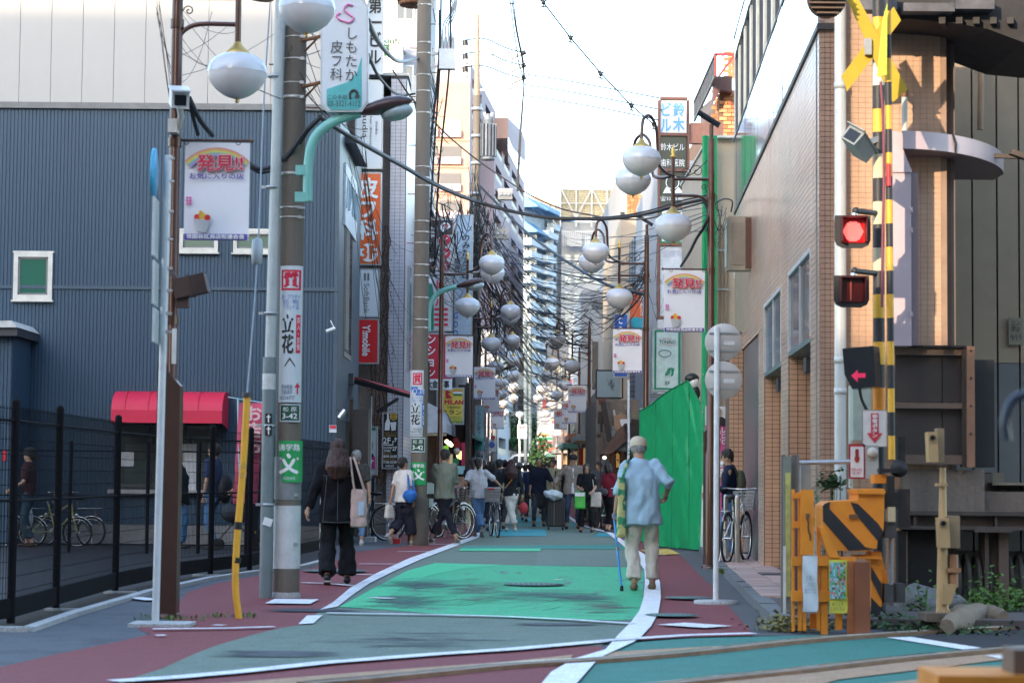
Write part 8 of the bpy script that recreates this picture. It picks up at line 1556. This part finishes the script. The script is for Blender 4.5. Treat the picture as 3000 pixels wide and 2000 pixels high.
person('person in black cap and dark top pushing a stroller behind the pink flag',at(752,35.4),35.4,1.66,-PI/2,'t','p','short',hands=(V((-.15,-.42,1.0)),V((.15,-.42,1.0))),tcol=(.014,.016,.022),bcol=(.03,.035,.05),cap=(.01,.01,.012),sleeve='long',low=True,group='people behind the fence')
cr=random.Random(4)
crowd=[(1462,51.5,1.66,'person in a dark cap and pale green backpack between two women',(.05,.05,.06),(.25,.33,.22),PI,(.02,.022,.03)),(1428,57,1.58,'brown haired head just right of the woman with the bicycle',(.10,.05,.04),None,PI,None),(1478,60,1.72,'tall dark haired person left of the brown haired woman',(.03,.03,.04),None,PI,None),(1454,66,1.66,'person in the far crowd behind the pale green backpack',(.06,.06,.07),None,PI,None),(1521,62,1.66,'person with a grey cap behind the woman in white trousers',(.45,.45,.44),None,PI,(.15,.16,.18)),(1537,68,1.64,'dark haired person left of the bald man in the far crowd',(.05,.06,.08),None,PI,None),(1553,60,1.62,'person in navy beside the bald man',(.03,.05,.10),None,PI,None),(1494,72,1.68,'far walker seen between heads above the white trousers',(.4,.38,.35),None,PI,None),(1602,64,1.66,'person in blue shirt behind the plaid shirt',(.05,.10,.2),None,0,None),(1590,74,1.70,'far walker in the gap right of the bald man',(.3,.3,.32),None,0,None),(1655,66,1.64,'far walker behind the man in the beige jacket',(.02,.02,.03),None,0,None),(1442,49.5,1.62,'person in khaki trousers mostly hidden behind the bicycle',(.02,.02,.025),None,PI,None),(1386,47.5,1.66,'person in cream trousers hidden behind the woman in grey',(.03,.03,.04),None,PI,None),(1510,84,1.7,'tiny dark figure far down the street at centre',(.03,)*3,None,PI,None),(1570,88,1.7,'tiny pale figure far down the street right of centre',(.5,)*3,None,0,None)]
for px,d,H,lb,tc,bp_,fc,cp_ in crowd:
 person(lb,at(px,d),d,H,fc+cr.uniform(-.3,.3),'t','p',cr.choice(('short','bob','pony','short')),tcol=tc,bcol=cr.choice(((.03,.035,.05),(.3,.26,.18),(.05,)*3))if px!=1386 else(.42,.36,.2),hcol=(.025,.018,.016),backp=bp_,cap=cp_,low=True,vox=.022,detail=(fc==0),group='far crowd')
bpy.data.scenes.remove(tsc)
for o in[o for o in bpy.data.objects if o.get('category')=='backpack']:o['label']={0:'navy backpack of the man in plaid'}.get(0)if False else o['label']if 'label' in o else {(.0):''}.get(1,'backpack')
bps=[o for o in bpy.data.objects if o.get('category')=='backpack']
for o,l in zip(sorted(bps,key=lambda q:q.location.y),('olive backpack of the man in the face mask','pale green backpack in the middle of the crowd','navy backpack straps on the man in plaid')):o['label']=l
def bicycle(label,loc,rz,fr,k=1.0,basket=None,wr_=.34,wb=1.06,group='bicycles',fold=False):
 o=thing('bicycle',label,'bicycle',(0,0,0),group);fm=M('bike_%02d_%02d_%02d'%tuple(int(c*99)for c in fr),fr,.35,.1,.05,5)
 for i,cx in enumerate((0,wb)):
  t=MB();n=30;t.tube([(cx+wr_*math.cos(a),0,wr_+wr_*math.sin(a))for a in[2*math.pi*j/n for j in range(n+1)]],.018,6,cap=False);w_=t.build('tyre',rubber,o)
  t=MB();t.tube([(cx+(wr_-.025)*math.cos(a),0,wr_+(wr_-.025)*math.sin(a))for a in[2*math.pi*j/n for j in range(n+1)]],.010,5,cap=False);t.build('rim',chrome,w_)
  t=MB();[t.tube([(cx,.02*(-1)**j,wr_),(cx+(wr_-.03)*math.cos(a),0,wr_+(wr_-.03)*math.sin(a))],.0016,3,cap=False)for j,a in enumerate([2*math.pi*q/20 for q in range(20)])];t.tube([(cx,-.05,wr_),(cx,.05,wr_)],.02,8);t.build('spokes',chrome,w_,kind='stuff')
  t=MB();t.tube([(cx+(wr_+.028)*math.cos(a),0,wr_+(wr_+.028)*math.sin(a))for a in[R(20+8*j)for j in range(16 if i==0 else 14)]],.014,5);t.build('mudguard',chrome,o)
 bbx=.44;f=MB();sd_=(.30,0,.80);hd=(.90*wb/1.06,0,.82);hb=(.94*wb/1.06,0,.62)
 for a,b in(((0,.05,wr_),(bbx,.04,.29)),((0,-.05,wr_),(bbx,-.04,.29)),((0,.05,wr_),(.33,0,.66)),((0,-.05,wr_),(.33,0,.66)),((bbx,0,.29),sd_),((bbx,0,.29),hb),((.37,0,.50),hb)if fold else((.36,0,.58),hd)):f.tube([a,b],.014 if abs(a[1])<.01 else .009,8)
 f.tube([hd,hb],.02,8);[f.tube([hb,(wb,s*.05,wr_)],.011,6)for s in(-1,1)];f.build('frame',fm,o)
 MB().tube([(.88*wb/1.06,0,.8),(.86*wb/1.06,0,1.0)],.013,8).tube(smooth([(.66,-.27,1.0),(.80,-.25,1.03),(.86,-.1,1.02),(.86,.1,1.02),(.80,.25,1.03),(.66,.27,1.0)],4),.011,8).build('handlebar',chrome,o)
 for s in(-1,1):MB().tube([(.64,.27*s,1.0),(.74,.265*s,1.015)],.017,8).build('grip',rubber,o)
 MB().tube([(.30,0,.78),(.27,0,.88)],.012,8).build('seat_post',chrome,o);m=MB();m.ball((.24,0,.91),.13,.08,.04,12);m.ball((.36,0,.91),.07,.03,.025,8);m.build('saddle',M('saddle_black',(.02,.018,.017),.5),o)
 MB().lathe((bbx,-.05,.29),[(.0,-.004),(.09,-.004),(.09,.004),(0,.004)],20,0,rt).build('chainring',M('chain_grey',(.2,.2,.2),.4,.6),o);MB().beam((bbx,-.07,.29),(bbx+.08,-.07,.14),.015,.02).beam((bbx,.07,.29),(bbx-.08,.07,.44),.015,.02).cbox((bbx+.08,-.12,.13),.08,.09,.02).cbox((bbx-.08,.12,.45),.08,.09,.02).build('pedal',darkgrey,o)
 MB().tube([(.0,.06,wr_),(-.05,.10,.02)],.009,6).build('kickstand',chrome,o);MB().ball((-.10,0,.60),.022,n=8).build('rear_reflector',M('reflector_red',(.55,.03,.02),.2),o)
 m=MB();[m.tube([(-.18,s*.06,.72),(.26,s*.06,.72)],.006,5)for s in(-1,1)];[m.tube([(-.16+j*.1,-.06,.72),(-.16+j*.1,.06,.72)],.005,5)for j in range(5)];m.tube([(-.1,.06,.72),(0,.06,wr_)],.006,5);m.build('carrier',chrome,o)
 if basket:
  m=MB();bx_=wb+.02;w0,w1,z0,z1=.12,.16,.74,.98
  for j in range(6):
   t=j/5;w_=w0+(w1-w0)*t;z=z0+(z1-z0)*t;q=[(bx_-w_*.8,-w_,z),(bx_+w_*.9,-w_,z),(bx_+w_*.9,w_,z),(bx_-w_*.8,w_,z),(bx_-w_*.8,-w_,z)];m.tube(q,.006,4)
  for a in range(9):
   s=-1+a/4
   for(p0,p1)in(((bx_+s*w0*.85,-w0),(bx_+s*w1*.85,-w1)),((bx_+s*w0*.85,w0),(bx_+s*w1*.85,w1)),((bx_-w0*.8,s*w0),(bx_-w1*.8,s*w1)),((bx_+w0*.9,s*w0),(bx_+w1*.9,s*w1))):m.tube([(p0[0],p0[1],z0),(p1[0],p1[1],z1)],.004,4)
  m.build('basket',M('basket_%02d'%int(basket[0]*99),basket,.6),o,kind='stuff')
 m=MB();m.ball((wb-.02,0,.60),.04,.035,.035,10);m.build('headlight',chrome,o)
 o.location=loc;o.rotation_euler=(0,0,rz);o.scale=(k,)*3;return o
bicycle('white city bicycle parked against the tiled wall behind the steel bollards',(at(2131,29.6),29.6,.09),R(70),(.80,.82,.82),basket=(.5,.5,.5),group='bicycles by the right wall')
p=G(1458,1574);bicycle('city bicycle with a pale wicker basket pushed along by the woman in grey',(p.x,p.y,0),R(98),(.08,.09,.10),group='bicycles in the street')
m=MB();c=P(1443,1449,p.y-.15)
for j in range(9):z=c.z-.13+j*.033;w_=.145+.02*j/8;m.tube([(c.x-w_,c.y-.1,z),(c.x+w_,c.y-.1,z),(c.x+w_,c.y+.12,z),(c.x-w_,c.y+.12,z),(c.x-w_,c.y-.1,z)],.016,5)
m.box(c.x-.14,c.x+.14,c.y-.09,c.y+.1,c.z-.14,c.z-.12);m.build('wicker_basket',M('grey_wicker',(.30,.29,.28),.8,0,.2,20,bump=.5),label='woven grey rear basket on the pushed bicycle',cat='basket');m=MB().cbox((c.x-.03,c.y-.13,c.z+.13),.14,.01,.03);m.build('red_tag',red,label='red tag on the rim of the wicker basket',cat='tag')
d=36.5
bicycle('pale yellow small wheeled bicycle behind the mesh fence',(at(95,d),d,0),0,(.42,.40,.16),.9,None,.27,.86,'bicycles behind the fence');bicycle('black bicycle behind the yellow one, only its right wheel clear',(at(268,37),37,0),PI,(.02,.02,.022),.9,None,.27,.9,'bicycles behind the fence');bicycle('dark bicycle cut by the left edge of the picture',(at(16,36.6),36.6,0),PI,(.02,.03,.035),.95,None,.3,.95,'bicycles behind the fence')
bicycle('black bicycle leaning by the tiled building behind the woman in white',(at(1138,41.5),41.5,0),PI,(.015,.015,.017),1,(.1,.1,.1),group='bicycles parked on the left');bicycle('dark bicycle with a box parked behind the man in olive',(at(1255,42.3),42.3,0),R(50),(.02,.022,.025),1,(.15,.15,.15),group='bicycles parked on the left');bicycle('black bicycle beyond the menu board, parked on the left',(at(1283,44),44,0),R(62),(.03,.03,.03),1,group='bicycles parked on the left')
bicycle('green bicycle behind the woman in maroon',(at(1768,52),52,0),R(75),(.02,.25,.12),1,group='bicycles by the right side');bicycle('bicycle with its wheel showing left of the elderly man',(at(1850,45),45,0),R(100),(.05,.05,.055),1,group='bicycles by the right side')
m=MB();pbox(m,1249,1413,1270,1446,42,.3);pbox(m,1250,1460,1268,1485,42,.3);m.build('delivery_box',M('pale_teal_box',(.35,.45,.42),.5),label='pale grey green delivery boxes on the parked bicycle',cat='box',kind=None)
ab=thing('menu_board','wooden framed standing menu board between the man in olive and the woman in grey','menu board',(at(1338,45),45,0));wf_=M('pale_wood',(.42,.26,.17),.6,0,.12,6)
for q in((1326,1396,1331,1564),(1353,1396,1359,1566),(1331,1396,1353,1402),(1320,1560,1359,1566)):m=MB();pbox(m,*q,45,.05);m.build('frame_bar',wf_,ab)
m=MB();pbox(m,1331,1402,1353,1430,45.02,.02);m.build('wood_panel',M('pinkish_wood',(.45,.28,.22),.6),ab);m=MB();pbox(m,1331,1431,1353,1520,45.02,.02);m.build('black_panel',M('blackboard',None),ab);text(ab,'50',(1332,1434,1341,1450),45,pinki,.03);text(ab,'¥650',(1334,1460,1350,1470),45,wt,0)
m=MB();pbox(m,1146,1505,1166,1595,39.9,.2);o=m.build('kiosk_stand',M('pink_grey_stand',(.42,.30,.32),.6,0,.3,8),label='small pink printed stand at the kerb behind the woman in white',cat='stand');m=MB();pbox(m,1148,1578,1172,1598,39.7,.2);m.build('red_foot',red,o)
m=MB();pbox(m,1088,1400,1096,1580,43.5,.3);m.build('glass_edge',M('dark_blue_glass',(.02,.04,.07),.1),label='dark glass door edge beside the poster on the left',cat='door')
st=thing('stroller','dark baby stroller behind the fence near the pink flag','stroller',(at(690,35.2),35.2,0));c=P(690,1540,35.2)
m=MB();m.ball((c.x,c.y,.62),.25,.2,.17,14);m.build('seat',M('stroller_fabric',(.02,.025,.035),.8),st);m=MB();m.ball((c.x+.1,c.y,.84),.2,.2,.16,14);m.build('hood',M('stroller_fabric',None),st)
MB().tube([(c.x-.3,c.y,.15),(c.x,c.y,.5),(c.x+.38,c.y,1.0)],.014,6).tube([(c.x+.3,c.y,.15),(c.x-.1,c.y,.6)],.014,6).build('frame',darkgrey,st)
for dx in(-.3,.3):
 for dy in(-.2,.2):MB().tube([(c.x+dx,c.y+dy-.02,.1),(c.x+dx,c.y+dy+.02,.1)],.1,14).build('wheel',rubber,st)
MB().add([(-9,128,.03),(12,128,.03),(12,160,1.05),(-9,160,1.05),(12,260,1.05),(-9,260,1.05)],[(0,1,2,3),(3,2,4,5)]).build('road_rise',asphalt,kind='structure')
D=168;vn=thing('van','white van parked broadside at the far end of the street','van',(WX(1560,D),D,1.05));K=D/F;zb=1.05;x0=WX(1460,D)
prof=[(0,.35),(0,1.0),(.35,1.15),(1.15,1.95),(1.6,2.05),(4.9,2.05),(5.0,1.9),(5.0,.35)]
MB().prism([(x0+a,D,zb+b)for a,b in prof],(0,1.7,0)).build('body',M('van_white',(.66,.68,.70),.3,0,.03,2),vn)
for q in([(.75,1.3),(1.3,1.85),(1.55,1.85),(1.55,1.3)],[(1.75,1.3),(1.75,1.85),(3.0,1.85),(3.0,1.3)],[(3.15,1.3),(3.15,1.85),(4.7,1.85),(4.7,1.3)]):MB().prism([(x0+a,D-.02,zb+b)for a,b in q],(0,.015,0)).build('side_window',darkglass,vn)
for a in(.9,4.0):MB().tube([(x0+a,D-.03,zb+.33),(x0+a,D+.2,zb+.33)],.33,18).build('wheel',rubber,vn)
MB().box(x0+1.62,x0+1.65,D-.012,D,zb+.4,zb+1.9).build('door_gap',darkgrey,vn)
def blob(px,py,d,rx,rz_,n,label,mt,cat='shrub',lf=.25):
 m=MB();c=P(px,py,d)
 for k in range(n):
  a=cr.random()*6.28;b=math.acos(cr.uniform(-1,1));q=cr.random()**.4;p=c+Vector((rx*q*math.sin(b)*math.cos(a),rx*.7*q*math.sin(b)*math.sin(a),rz_*q*math.cos(b)));p+=Vector((noise.noise(p*.8),0,noise.noise(p*.9+Vector((5,0,0)))))*rx*.4
  t=Vector((cr.uniform(-1,1),cr.uniform(-1,1),cr.uniform(-.6,1))).normalized()*lf*cr.uniform(.6,1.3);s_=t.cross(Vector((cr.uniform(-1,1),cr.uniform(-1,1),cr.uniform(-1,1)))).normalized()*lf*.35;m.add([p-t*.5,p+s_,p+t*.5,p-s_],[(0,1,2,3)])
 o=thing(label.split()[-1]if False else('tree' if cat=='tree' else 'shrub'),label,cat,c);m.build('foliage',mt,o,kind='stuff');MB().tube([(c.x,c.y,0),(c.x,c.y,c.z)],.1,6).build('trunk',M('bark',(.06,.045,.035),.9),o)
blob(1518,1262,182,1.3,1.3,900,'bushy dark tree above the white van',leafd,'tree');blob(1568,1252,184,.9,1.2,600,'narrow dark tree right of the twin far poles',leafd,'tree');blob(1520,1300,180,1.1,.6,400,'clipped hedge just over the van roof',leafd);blob(1585,1340,140,.8,1.5,900,'dark shrub right of the van below the store stripes',leafd)
for x,y0,r_,d,lb in((1540,940,.13,140,'tall grey far utility pole, left of the twin pair'),(1553,980,.11,142,'tall grey far utility pole, right of the twin pair'),(1450,1180,.13,110,'brown far utility pole above the blue road sign')):
 MB().tube([P(x,1440,d),P(x,y0,d)],r_,8).build('utility_pole',M('grey_teal_pole',(.13,.16,.17),.7),label=lb,cat='utility pole')
m=MB();o=thing('street_lamp','single globe lamp on a white post with a small banner at the street end','street lamp',P(1522,1400,130));MB().tube([P(1523,1440,130),P(1522,1222,130)],.06,8).build('post',white,o);m.ball(P(1522,1214,130),.23,.23,.2,14);m.build('globe',globe_l,o)
dup(ban,P(1516,1243,129.8),None,'tiny banner on the white single globe lamp post','street banners',tree=BT)
